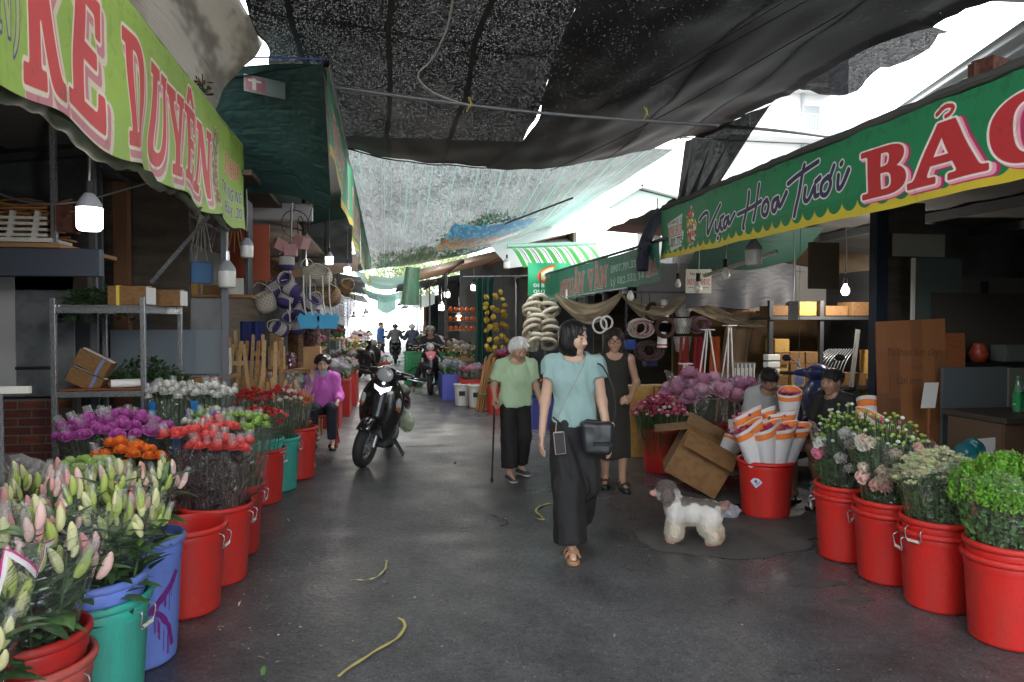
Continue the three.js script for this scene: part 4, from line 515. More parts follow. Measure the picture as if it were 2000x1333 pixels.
// lilies: each stem carries buds at its top; the buds and the long leaves are single pieces
function lilies(label, x, z, o) {
  const t = thing('lily_bunch', label, 'lily bunch', [x, 0, z]), r = rng(o.seed), stems = [], kinds = o.kinds ?? [FM.lilygreen, FM.lilypale, FM.lilypink, FM.blush];
  for (let i = 0; i < o.n; i++) {
    const k = sqrt((i + 0.5) / o.n), a = i * 2.39996 + o.seed, sx = cos(a) * o.R * k * (o.ex ?? 1), sz = sin(a) * o.R * k, sy = o.top - 0.06 * k * k - 0.1 * r(); stems.push(tube([[sx * 0.4, 0.15, sz * 0.4], [sx * 0.7, sy * 0.6, sz * 0.7], [sx, sy, sz]], 0.0045, 5, 6));
    const nb = o.buds ?? 3, pinkish = r();
    for (let b = 0; b < nb; b++) { const ba = r() * 6.3, l = (o.size ?? 0.095) * (0.7 + 0.5 * r()), m = pinkish < 0.3 ? kinds[2 + floor(r() * 2)] : kinds[floor(r() * 2)], g = part('bud', FG.bud, m, t, [sx + cos(ba) * 0.02, sy - 0.02 + r() * 0.03 - b * 0.03, sz + sin(ba) * 0.02]); g.quaternion.setFromUnitVectors(UPV, V(cos(ba) * (0.1 + 0.14 * b), 1, sin(ba) * (0.1 + 0.14 * b)).normalize()); g.scale.set(l, l, l); if (r() < (o.wrap ?? 0.3)) { const f = part('bud_sleeve', FG.sleeve, frost, t); f.position.copy(g.position); f.quaternion.copy(g.quaternion); f.scale.setScalar(l); } }
    for (let q = 0; q < (o.leaves ?? 5); q++) { const la = r() * 6.3, y = lerp(0.42, sy - 0.02, r()), f = y / sy, l = part('leaf', r() < 0.5 ? FG.leafA : FG.leafB, r() < 0.7 ? FM.leaf : FM.leaf2, t, [sx * f, y, sz * f], [0, 0, 0]); l.rotation.set(0.5 + 0.7 * r(), la, 0, 'YXZ'); l.scale.setScalar(0.12 + 0.08 * r()); }
  }
  part('stems', stems, FM.stem, t);
  if (o.film) part('wrapper', coneFilm(o.film[0], o.film[1], o.film[2], o.film[3], o.seed, 0.05), film, t);
  return t;
}
// ---------- left row ----------
bucket('scuffed red bucket at the very bottom left corner', -1.27, -2.27, 'faded', { handles: [0.4], h: 0.47 });
bucket('dusty faded red bucket in front of the green one', -1.22, -2.7, 'faded', { r: 0.2, h: 0.44, handles: [-0.5] }); bucket('red bucket set inside the dusty faded red one', -1.22, -2.7, 'deep', { r: 0.185, h: 0.46, y: 0.075 });
bucket('teal green bucket holding the nested blue one', -1.165, -3.12, 'teal', { r: 0.205, h: 0.5, handles: [-0.25] }); bucket('light blue bucket nested in the teal green bucket', -1.165, -3.12, 'blue', { r: 0.19, h: 0.5, y: 0.08, handles: [] });
const bb = bucket('tall light blue bucket sprayed with a purple mark', -1.17, -3.62, 'blue', { r: 0.21, h: 0.585 });
{ // purple spray paint with runs on the blue bucket
  const pm = mat([0.16, 0.02, 0.2], 0.55), g = [], on = (a, y) => { const q = lerp(0.21 * 0.86, 0.21, y / 0.585) + 0.003; return [cos(a) * q, y, sin(a) * q]; };
  const stroke = (P, w) => g.push(sheet(3, 24, (u, v) => { const f = v * (P.length - 1), i = min(P.length - 2, floor(f)), k = f - i, x = lerp(P[i][0], P[i + 1][0], k), y = lerp(P[i][1], P[i + 1][1], k), dx = (P[i + 1][0] - P[i][0]) * 0.2, dy = P[i + 1][1] - P[i][1], L = hypot(dx, dy), s = (u - 0.5) * w * (0.8 + 0.35 * ns(v * 9, w * 40)); return on(x - (dy / L) * s / 0.2, y + (dx / L) * s); }));
  stroke([[0.22, 0.43], [0.42, 0.37], [0.85, 0.29], [1.0, 0.27]], 0.04); stroke([[0.98, 0.28], [0.7, 0.25], [0.45, 0.18], [0.3, 0.08]], 0.032); const r = rng(3); for (let i = 0; i < 14; i++) { const a = 0.28 + 0.6 * r(), y = i % 2 ? 0.4 - (a - 0.22) * 0.2 : 0.1 + (a - 0.3) * 0.28, l = 0.04 + 0.09 * r(); stroke([[a, y], [a + 0.004, y - l * 0.5], [a, max(0.02, y - l)]], 0.005); }
  part('paint_mark', g, pm, bb);
}
bucket('empty red bucket between the blue bucket and the coral flowers', -1.09, -4.2, 'red', { r: 0.205, h: 0.48, handles: [-0.2] });
bucket('red bucket under the coral pink flowers', -1.03, -4.66, 'red', { r: 0.205, h: 0.48, handles: [-0.1] });
bucket('red bucket under the lime green and lilac flowers', -1.04, -5.2, 'deep', { r: 0.2, h: 0.48, handles: [-0.1] });
bucket('red bucket holding a nested teal bucket of red flowers', -1.08, -6.62, 'red', { r: 0.2, h: 0.48, handles: [-0.3] }); bucket('teal bucket nested in the red one under the red flowers', -1.08, -6.62, 'teal', { r: 0.185, h: 0.5, y: 0.07, handles: [-0.4] });
bucket('teal green bucket between two red ones', -1.0, -7.1, 'teal', { r: 0.19, h: 0.5, handles: [-0.2] }); bucket('red bucket under the bright orange flowers', -0.88, -7.6, 'red', { r: 0.19, h: 0.52, handles: [-0.2] });
bucket('dark red bucket under the magenta flowers', -1.62, -4.75, 'deep', { r: 0.2, h: 0.46 }); bucket('red bucket under the white flowers', -1.5, -5.5, 'deep', { r: 0.2, h: 0.48 });
for (const [x, z, l] of [[-1.7, -2.5, 'red bucket of lilies behind the bottom corner bucket'], [-1.66, -2.98, 'red bucket of lilies behind the teal bucket'], [-1.66, -3.46, 'red bucket of lilies behind the light blue bucket'], [-1.62, -4.1, 'red bucket of pale green flowers behind the empty bucket']]) bucket(l, x, z, 'deep');
lilies('large pink and green lilies in printed film at the bottom left corner', -1.27, -2.27, { n: 14, R: 0.22, top: 0.86, seed: 3, size: 0.105, buds: 4, leaves: 17, wrap: 0.25, film: [0.13, 0.27, 0.42, 0.9] });
lilies('lily bunch in the dusty faded red bucket', -1.22, -2.7, { n: 13, R: 0.22, top: 0.9, seed: 7, size: 0.095, buds: 4, leaves: 14, film: [0.14, 0.27, 0.5, 0.9] });
lilies('lily bunch in the blue bucket nested in teal', -1.165, -3.12, { n: 28, R: 0.26, top: 0.95, seed: 11, size: 0.08, buds: 4, leaves: 9, film: [0.15, 0.27, 0.56, 0.86] });
lilies('lily bunch in the tall light blue bucket', -1.19, -3.62, { n: 20, R: 0.2, top: 0.93, seed: 17, size: 0.075, buds: 4, leaves: 9, film: [0.15, 0.23, 0.56, 0.84] });
[[-1.7, -2.5, 'lily buds behind the bottom left corner bunch'], [-1.66, -2.98, 'lily buds behind the blue and teal buckets'], [-1.66, -3.46, 'lily buds at the back of the lily bed near the pale green flowers']].forEach(([x, z, l], i) => lilies(l, x, z, { n: 32, R: 0.28, top: 0.93, seed: 23 + i * 7, size: 0.075, leaves: 3, wrap: 0.4 }));
{ // white and magenta printed edge of the film round the corner lilies
  const wm = mat([0.8, 0.78, 0.8], 0.6), mm = mat([0.6, 0.05, 0.25], 0.6), pts = [[-0.25, 0.93], [0.2, 0.95], [0.28, 0.87], [0.7, 0.98], [0.78, 0.8], [1.5, 0.97], [1.62, 0.86], [1.2, 0.78], [1.0, 0.62], [0.9, 0.48]];
  const tr = thing('printed_film_edge', 'white and magenta zigzag film border around the corner lilies', 'film border', [-1.27, 0, -2.27]), at3 = (a, y, e) => { const q = lerp(0.14, 0.285, clamp((y - 0.42) / 0.5) ** 0.85) + 0.012 + e; return [cos(a - 0.2) * q, y, sin(a - 0.2) * q]; };
  const P = []; for (let i = 0; i < pts.length - 1; i++) for (let k = 0; k < 8; k++) P.push([lerp(pts[i][0], pts[i + 1][0], k / 8), lerp(pts[i][1], pts[i + 1][1], k / 8)]); P.push(pts[pts.length - 1]);
  const rib = (e, w, dy) => sheet(1, P.length - 1, (u, v) => { const i = Math.round(v * (P.length - 1)), p = P[i], n = P[min(i + 1, P.length - 1)], o = P[max(i - 1, 0)], dx = (n[0] - o[0]) * 0.25, dyy = n[1] - o[1], L = hypot(dx, dyy) || 1, s = (u - 0.5) * w + dy; return at3(p[0] + (-dyy / L) * s / 0.25, p[1] + (dx / L) * s, e); });
  part('white_band', rib(0, 0.016, 0), wm, tr); part('magenta_line', rib(0.002, 0.005, 0.007), mm, tr);
}
{ // crate of dark lily stems behind, wrapped
  const c = thing('plastic_crate', 'blue plastic crate of wrapped dark stems behind the lilies', 'crate', [-2.25, 0, -4.05]); part('body', [box(0.5, 0.32, 0.03, 0, 0.16, 0.2), box(0.5, 0.32, 0.03, 0, 0.16, -0.2), box(0.03, 0.32, 0.4, -0.24, 0.16, 0), box(0.03, 0.32, 0.4, 0.24, 0.16, 0), box(0.5, 0.02, 0.4, 0, 0.012, 0)], BM.crateblue, c); part('rim', [box(0.54, 0.035, 0.04, 0, 0.335, 0.21), box(0.54, 0.035, 0.04, 0, 0.335, -0.21), box(0.04, 0.035, 0.38, -0.25, 0.335, 0), box(0.04, 0.035, 0.38, 0.25, 0.335, 0)], BM.crateblue, c);
  lilies('closed green and red lily buds in the blue crate', -2.25, -4.05, { n: 13, R: 0.2, top: 0.8, seed: 61, leaves: 9, wrap: 0, kinds: [FM.lilygreen, FM.leaf2, FM.mauve, FM.leaf2], film: [0.16, 0.26, 0.4, 0.72] });
}
const mumO = { geo: FG.mum, upright: 0.5 };
bunch('mum_bunch', 'magenta pompon flowers behind the lilies', 'flower bunch', -1.66, -4.8, { ...mumO, n: 62, R: 0.3, top: 0.98, dome: 0.1, size: 0.075, mats: [FM.magenta], seed: 5, frosted: 0.3, film: [0.16, 0.3, 0.4, 0.88] });
bunch('mum_bunch', 'bright orange pompon flowers in front of the magenta ones', 'flower bunch', -1.46, -4.42, { ...mumO, n: 24, R: 0.17, top: 0.86, dome: 0.09, size: 0.07, mats: [FM.orange], seed: 6, frosted: 0.15, film: [0.1, 0.18, 0.4, 0.78] });
bunch('hydrangea_bunch', 'pale green flower clusters behind the lilies', 'flower bunch', -1.5, -4.02, { geo: FG.car, n: 40, R: 0.2, top: 0.86, dome: 0.09, size: 0.05, mats: [FM.palegreen, FM.green], seed: 9, film: [0.12, 0.22, 0.4, 0.8] });
{ const s = thing('film_sheet', 'crumpled clear film sheet with printed pink edge beside the pale green flowers', 'film'); part('sheet', sheet(14, 10, (u, v) => [lerp(-1.86, -1.5, u) + 0.04 * ns(v * 5), lerp(0.7, 0.98, v) - 0.15 * u + 0.04 * ns(u * 6, v * 6), -3.84 + 0.1 * ns(u * 4, v * 4, 3)]), phy([0.9, 0.92, 0.92], 0.15, { transmission: 0.7, bumpMap: crumple, bumpScale: 0.03 }), s); part('pink_edge', sheet(1, 10, (u, v) => [-1.88 + 0.02 * u + 0.04 * ns(v * 5), lerp(0.68, 0.99, v), -3.835 + 0.1 * ns(u * 0.1, v * 4, 3)]), FM.pink, s); }
for (const [x, l, sd] of [[-1.52, 'white pompon flowers in blue edged film, left of the pair', 31], [-1.24, 'white pompon flowers in blue edged film, right of the pair', 32]]) { const t = bunch('mum_bunch', l, 'flower bunch', x, -5.5, { ...mumO, n: 34, R: 0.15, top: 1.1, dome: 0.05, size: 0.062, mats: [FM.white], seed: sd, frosted: 0.35, leaves: 50, film: [0.1, 0.17, 0.45, 1.04] }); part('blue_strip', [sheet(6, 6, (u, v) => { const a = lerp(1.9, 2.3, u), q = lerp(0.125, 0.172, v); return [cos(a) * q, lerp(0.6, 1.04, v), sin(a) * q]; }), sheet(6, 4, (u, v) => { const a = lerp(0.7, 1.2, u), q = lerp(0.13, 0.15, v); return [cos(a) * q, lerp(0.66, 0.86, v), sin(a) * q]; })], mat([0.02, 0.2, 0.5], 0.4), t); }
const cor = (label, x, z, n, sd, top) => bunch('mum_bunch', label, 'flower bunch', x, z, { ...mumO, n, R: 0.115, top, dome: 0.05, size: 0.075, mats: [FM.coral], seed: sd, frosted: 0.3, stem: FM.darkstem, leaf: FM.darkstem, leaves: 46, leafSize: 0.12, film: [0.07, 0.12, 0.42, top - 0.06] });
cor('coral pink flowers in dark sleeves, nearest the lane', -0.93, -4.6, 13, 41, 0.84); cor('coral pink flowers in dark sleeves, middle of the bucket', -1.06, -4.58, 14, 42, 0.86); cor('coral pink flowers in dark sleeves, by the magenta ones', -1.2, -4.66, 14, 43, 0.9); cor('coral pink flowers at the back of the bucket', -1.06, -4.8, 14, 44, 0.92);
bunch('mum_bunch', 'lime green pompon flowers behind the coral ones', 'flower bunch', -0.95, -5.14, { ...mumO, n: 30, R: 0.17, top: 0.93, dome: 0.07, size: 0.06, mats: [FM.green], seed: 51, frosted: 0.5, film: [0.11, 0.19, 0.44, 0.88], leaf: FM.leaf2 }); bunch('mum_bunch', 'pale lilac and green flowers beside the lime ones', 'flower bunch', -1.18, -5.2, { ...mumO, n: 26, R: 0.16, top: 0.95, dome: 0.06, size: 0.056, mats: [FM.lilac, FM.green, FM.white], seed: 52, frosted: 0.5, film: [0.1, 0.18, 0.44, 0.9] });
const car = (label, x, z, n, sd, top, R, ms, o = {}) => bunch('carnation_bunch', label, 'flower bunch', x, z, { geo: FG.car, n, R, top, dome: 0.1, size: 0.036, mats: ms, seed: sd, film: [0.09, R * 1.08, 0.46, top - 0.06], leaves: 60, leafSize: 0.07, ...o });
car('red carnations over the nested teal bucket', -1.06, -6.55, 46, 71, 0.83, 0.2, [FM.red, FM.red, FM.coral]); car('deep red flowers behind the carnations', -1.22, -6.95, 40, 72, 0.95, 0.16, [FM.red]); car('red and pink carnations in the teal bucket', -0.98, -7.06, 46, 73, 0.95, 0.2, [FM.red, FM.red, FM.hotpink, FM.cream]); car('bright orange flowers with white ribbons', -0.88, -7.55, 40, 74, 0.85, 0.16, [FM.orange]); car('small red and pink flowers at the edge of the frames', -1.42, -6.5, 30, 75, 0.86, 0.16, [FM.red, FM.pink, FM.cream]);
{ const t = thing('wrapped_stems', 'pale pink wrapped stems in front of the woman in purple', 'flower bunch', [-1.02, 0, -8.35]), r = rng(8), g = []; for (let i = 0; i < 110; i++) { const a = r() * 6.3, q = sqrt(r()) * 0.24; g.push(rod([cos(a) * q * 0.4, 0.3, sin(a) * q * 0.4], [cos(a) * q, 0.68 + 0.22 * r(), sin(a) * q], 0.004, 0.008)); } part('stems', g, mat([0.62, 0.36, 0.38], 0.7), t); part('wrapper', coneFilm(0.1, 0.27, 0.4, 1.0, 88), film, t); bucket('red bucket of pale pink stems by the woman in purple', -1.02, -8.35, 'red', { r: 0.19 }); }
// ---------- right row: two nested red buckets each ----------
[['white and pink lisianthus', 3.08, -4.36], ['cream lisianthus', 3.08, -3.94], ['white filler flowers', 3.07, -3.52], ['fresh green sprigs', 3.08, -3.07]].forEach(([w, x, z], i) => { bucket('outer red bucket under the ' + w, x, z, 'red', { r: 0.195, h: 0.44, handles: [[2.7], [2.2, 0.3], [2.9], [1]][i] }); bucket('upper red bucket nested under the ' + w, x, z, 'red', { r: 0.187, h: 0.44, y: 0.065, handles: [[2.2], [1.6], [3.4], [5]][i] }); });
const budMix = (i, hx, hz, r) => r() < 0.62 ? FM.lime : r() < 0.5 ? FM.white : FM.pink;
function lisianthus(label, x, z, sd, main, big, R) {
  const t = bunch('lisianthus_bunch', label, 'flower bunch', x, z, { geo: FG.tuft, head: 'bud', n: 110, R, top: 0.98, dome: 0.16, rough: 0.12, size: 0.026, mats: [FM.lime, FM.lime, FM.green, FM.white], seed: sd, leaves: 520, leafSize: 0.075, leafGeo: FG.leafS, leaf: FM.leaf2, upright: 1, film: [0.15, R * 1.12, 0.5, 0.86] }), r = rng(sd + 5);
  for (let i = 0; i < big; i++) { const a = 1.25 + 2.1 * r() + (r() < 0.15 ? 2 : 0), y = 0.58 + 0.3 * r(), q = lerp(0.16, R, (y - 0.5) / 0.4) * (0.92 + 0.08 * r()), h = part('flower_head', FG.lis, main[floor(r() * main.length)], t, [cos(a) * q, y, sin(a) * q]); h.quaternion.setFromUnitVectors(UPV, V(cos(a), 0.5, sin(a)).normalize()); h.scale.setScalar(0.05 + 0.026 * r()); }
}
lisianthus('white and pink lisianthus with buds in film, third bucket from the right edge', 3.08, -4.36, 81, [FM.white, FM.white, FM.pink], 14, 0.21); lisianthus('cream and blush lisianthus with buds in film beside the filler flowers', 3.08, -3.94, 83, [FM.cream, FM.cream, FM.blush, FM.white], 22, 0.22);
function sprigs(label, x, z, o) { // dense bunch of fine twigs: countless florets or leaflets
  const t = thing('filler_bunch', label, 'flower bunch', [x, 0, z]), r = rng(o.seed), st = []; for (let i = 0; i < 90; i++) { const a = r() * 6.3, q = sqrt(r()) * o.R; st.push(rod([cos(a) * q * 0.5, 0.3, sin(a) * q * 0.5], [cos(a) * q, o.top - 0.12 - 0.12 * r(), sin(a) * q], 0.0022)); } part('stems', st, FM.leaf2, t);
  const inst = (g, m, n, f, nm) => { const I = shadowed(new THREE.InstancedMesh(g, m, n)), e = new THREE.Euler(), q = new THREE.Quaternion(), mm = new THREE.Matrix4(); for (let i = 0; i < n; i++) { const [p, s] = f(); e.set((r() - 0.5) * 1.6, r() * 6.3, (r() - 0.5) * 1.6); mm.compose(p, q.setFromEuler(e), V(s, s, s)); I.setMatrixAt(i, mm); I.setColorAt(i, C(0.7 + 0.6 * r(), 0.75 + 0.5 * r(), 0.6 + 0.5 * r())); } I.name = nm; I.userData.kind = 'stuff'; t.add(I); };
  inst(o.g1, o.m1, o.n1, () => { const a = r() * 6.3, k = sqrt(r()), i = floor(r() * o.heads), q = rng(i * 97 + o.seed), A = q() * 6.3, K = sqrt(q()), t1 = r(), w = o.hw * (o.spike ? 1.05 - t1 * 0.8 : sqrt(r())); return [V(cos(A) * o.R * K + cos(a) * w, o.top - o.dome * K * K - 0.06 * q() + (o.spike ? t1 * 0.1 - 0.1 : -0.02 * k * k), sin(A) * o.R * K + sin(a) * w), o.s1 * (0.7 + 0.6 * r())]; }, o.name1);
  inst(FG.leafS, FM.leaf2, o.n2, () => { const a = r() * 6.3, k = sqrt(r()), f = 0.1 + 0.8 * r(); return [V(cos(a) * o.R * k * (0.65 + 0.35 * f), lerp(0.45, o.top - o.dome, f), sin(a) * o.R * k * (0.65 + 0.35 * f)), 0.03 + 0.02 * r()]; }, 'leaves');
  part('wrapper', coneFilm(0.15, o.R * 1.06, 0.48, o.top - 0.1, o.seed), film, t);
}
sprigs('tiny white filler flowers in film between lisianthus and green sprigs', 3.07, -3.52, { seed: 91, R: 0.22, top: 0.9, dome: 0.14, g1: FG.dai, m1: pet([0.74, 0.76, 0.58]), s1: 0.0085, n1: 6500, heads: 130, hw: 0.032, n2: 900, name1: 'florets' }); sprigs('bright green leafy sprigs at the right edge', 3.08, -3.07, { seed: 93, R: 0.25, top: 0.95, dome: 0.12, g1: FG.leafS, m1: pet([0.17, 0.4, 0.04]), s1: 0.019, n1: 15000, heads: 260, hw: 0.02, spike: 1, n2: 2500, name1: 'leaflets' });
const ctr = bucket('wide red bucket of paper wrapped roses with a small sticker', 3.12, -5.46, 'red', { r: 0.222, h: 0.46, handles: [1.15] });
{ const s = canvasTex(64, 64, (c) => { c.fillStyle = '#b7d3e4'; c.fillRect(0, 0, 64, 64); c.fillStyle = '#c23a42'; c.beginPath(); c.arc(30, 28, 11, 0, 7); c.fill(); c.fillStyle = '#5c8fc0'; c.fillRect(8, 44, 46, 5); c.fillRect(8, 53, 38, 4); }); const a = 2.45, st = part('sticker', sheet(6, 6, (u, v) => { const p = (u - 0.5 + v - 0.5) * 0.05, q = (v - u) * 0.05, th = a + p / 0.21; return [cos(th) * 0.213, 0.3 + q, sin(th) * 0.213]; }), mat([1, 1, 1], 0.4, { map: s }), ctr); }
const opaper = mat([0.85, 0.24, 0.05], 0.8);
function roseWrap(label, x, z, dir, lean, y0, seed, h = 0.42) { // white paper cone with orange borders round pink roses
  const t = thing('paper_rose_bunch', label, 'rose bunch', [x, y0, z], dir), r = rng(seed); t.rotation.set(lean[0], dir, lean[1], 'YXZ');
  const sh = (v0, v1, e) => sheet(28, 6, (u, v) => { const k = lerp(v0, v1, v), a = u * 2 * PI, fl = 1 + 0.12 * sin(a * 3 + seed), q = lerp(0.05, 0.125, k) * fl + e, y = h * k + 0.05 * k * k * sin(a + 1.5); return [cos(a) * q, y, sin(a) * q * 0.85]; });
  part('paper', sh(0, 1, 0), paper, t); part('orange_band', sh(0.83, 0.94, 0.0025), opaper, t); part('orange_lining', sh(0.72, 0.985, -0.004), opaper, t); part('orange_foot', sh(0.02, 0.16, 0.0025), opaper, t);
  for (let i = 0; i < 13; i++) { const k = sqrt((i + 0.5) / 13), a = i * 2.4, hd = part('rose', FG.car, [FM.pink, FM.hotpink][floor(r() * 2)], t, [cos(a) * 0.11 * k, h * 0.9 + 0.02 * r(), sin(a) * 0.095 * k]); hd.scale.setScalar(0.032); }
  const lv = []; for (let i = 0; i < 16; i++) { const a = r() * 6.3, q = 0.11 * sqrt(r()); lv.push(at(at(FG.leafS.clone(), 0, 0, 0, 0.8 * r(), 0, 0, 0.05), cos(a) * q, h * 0.85, sin(a) * q, 0, a)); } part('leaves', lv, FM.leaf, t);
}
[[-0.13, 0.07, 0.16, 0.24, 'leftmost paper cone of roses in the wide red bucket'], [-0.045, 0.1, 0.2, 0.08, 'second paper cone of roses from the left in the wide bucket'], [0.045, 0.1, 0.2, -0.08, 'third paper cone of roses from the left in the wide bucket'], [0.13, 0.07, 0.16, -0.2, 'right front paper cone of roses in the wide red bucket'], [0.1, -0.06, -0.06, -0.16, 'tallest paper cone of roses at the back of the wide bucket'], [-0.02, -0.08, -0.1, 0.02, 'middle back paper cone of roses in the wide bucket'], [-0.11, -0.05, -0.05, 0.16, 'paper cone of roses hidden behind the leftmost one']].forEach(([x, z, rx, rz, l], i) => roseWrap(l, 3.12 + x * 0.75, -5.46 + z, -0.45, [rx, rz], 0.3 + (i > 3 ? 0.07 : 0), i + 2, 0.47));
roseWrap('paper cone of roses held in the lap of the seated man', 3.62, -5.95, 1, [0, -0.1], 0.55, 21); roseWrap('paper rose bunch standing behind the white lisianthus', 3.42, -4.62, 2, [0.1, 0.1], 0.5, 22); roseWrap('paper rose bunch lying behind the cream lisianthus', 3.5, -4.25, 3, [0.3, -0.35], 0.5, 23); roseWrap('paper rose bunch beside the dark post', 4.08, -5.4, 4, [0.1, 0.15], 0.5, 24);
bucket('deep red bucket hidden behind the lisianthus holding paper roses', 3.52, -4.5, 'deep', { r: 0.2, h: 0.5 });
bucket('red bucket of dark pink flowers beside the yellow boxes', 2.9, -7.2, 'red', { r: 0.205, h: 0.47, handles: [2.6] }); bucket('red bucket of mauve pompons behind the cardboard box', 3.36, -7.25, 'red', { r: 0.22, h: 0.5, handles: [1.2] });
car('dark pink small flowers beside the yellow boxes', 2.86, -7.15, 170, 76, 0.8, 0.29, [FM.hotpink, FM.hotpink, FM.pink, FM.cream], { size: 0.034, dome: 0.18, leaves: 220, film: undefined }); bunch('mum_bunch', 'large mauve pompon flowers in clear film by the metal stands', 'flower bunch', 3.36, -7.25, { ...mumO, n: 20, R: 0.34, top: 0.88, dome: 0.18, size: 0.2, mats: [pet([0.6, 0.3, 0.44]), pet([0.68, 0.4, 0.52])], seed: 77, rough: 0.08, film: [0.18, 0.36, 0.46, 0.95], jag: 0.14, leaves: 50 }); bunch('mum_bunch', 'mauve pompon flowers in film next to the seated man', 'flower bunch', 3.85, -7.3, { ...mumO, n: 10, R: 0.2, top: 0.84, dome: 0.12, size: 0.19, mats: [FM.mauve], seed: 78, film: [0.14, 0.24, 0.4, 0.95], jag: 0.14 }); bucket('red bucket under the mauve flowers next to the seated man', 3.85, -7.3, 'deep');

// ---------- people ----------
const vsub = (a, b) => [a[0] - b[0], a[1] - b[1], a[2] - b[2]], vadd = (a, b, k = 1) => [a[0] + b[0] * k, a[1] + b[1] * k, a[2] + b[2] * k], vn = (a) => { const l = hypot(...a) || 1; return a.map((x) => x / l); }, vx = (a, b) => [a[1] * b[2] - a[2] * b[1], a[2] * b[0] - a[0] * b[2], a[0] * b[1] - a[1] * b[0]], vl = (a, b, t) => a.map((x, i) => lerp(x, b[i], t)), vdot = (a, b) => a[0] * b[0] + a[1] * b[1] + a[2] * b[2];
const cp = (a, ra, b, rb, f) => [a[0], a[1], a[2], ra, b[0], b[1], b[2], rb, f];
const POSE = { pel: [0, 0.9, 0], waist: [0, 1.0, 0], chest: [0, 1.17, 0], nk: [0, 1.335, -0.012], head: [0, 1.485, 0.012], shL: [0.155, 1.3, 0], elL: [0.2, 1.03, -0.02], wrL: [0.215, 0.8, 0.04], hipL: [0.082, 0.86, 0], knL: [0.085, 0.47, 0.02], anL: [0.085, 0.085, -0.02], toeL: [0.095, 0.03, 0.14] };
for (const k of ['sh', 'el', 'wr', 'hip', 'kn', 'an', 'toe']) { const [x, y, z] = POSE[k + 'L']; POSE[k + 'R'] = [-x, y, z]; }
const bounds = (list, m) => { const lo = [1e9, 1e9, 1e9], hi = [-1e9, -1e9, -1e9]; for (const c of list) for (const [o, r] of [[0, c[3]], [4, c[7]]]) for (let k = 0; k < 3; k++) { lo[k] = min(lo[k], c[o + k] - r - m); hi[k] = max(hi[k], c[o + k] + r + m); } return [lo, hi]; };
function handCaps(w, d, n, side, curl, s = 1) { // five fingers, each its own chain of bones; side +1 left, -1 right
  d = vn(d); n = vn(vadd(n, d, -vdot(n, d))); const t = vx(d, n).map((x) => x * side), out = [], P = (a, b, c) => vadd(vadd(vadd(w, d, a * s), t, b * s), n, c * s);
  for (let i = 0; i < 4; i++) {
    const b = 0.027 - i * 0.018; out.push(cp(P(0, b * 0.5, 0), 0.014 * s, P(0.08 - 0.004 * i, b, 0), 0.011 * s)); let q = P(0.08 - 0.004 * i, b, 0), dir = d, L = [0.07, 0.078, 0.072, 0.056][i];
    for (let k = 0; k < 3; k++) { const a = curl * [0.7, 1, 0.8][k] * (0.9 + 0.1 * i); dir = vn(vadd(dir.map((x) => x * cos(a)), n, sin(a))); const e = vadd(q, dir, L * [0.45, 0.31, 0.26][k] * s); out.push(cp(q, [0.0095, 0.0088, 0.008][k] * s, e, [0.0088, 0.008, 0.007][k] * s)); q = e; }
  }
  const a = P(0.018, 0.024, 0.004), b = P(0.05, 0.045, 0.016 + 0.012 * curl), c = P(0.08, 0.044 - 0.02 * curl, 0.026 + 0.02 * curl); out.push(cp(a, 0.014 * s, b, 0.0105 * s), cp(b, 0.0105 * s, c, 0.008 * s)); return out;
}
const SK = [0.58, 0.37, 0.27];
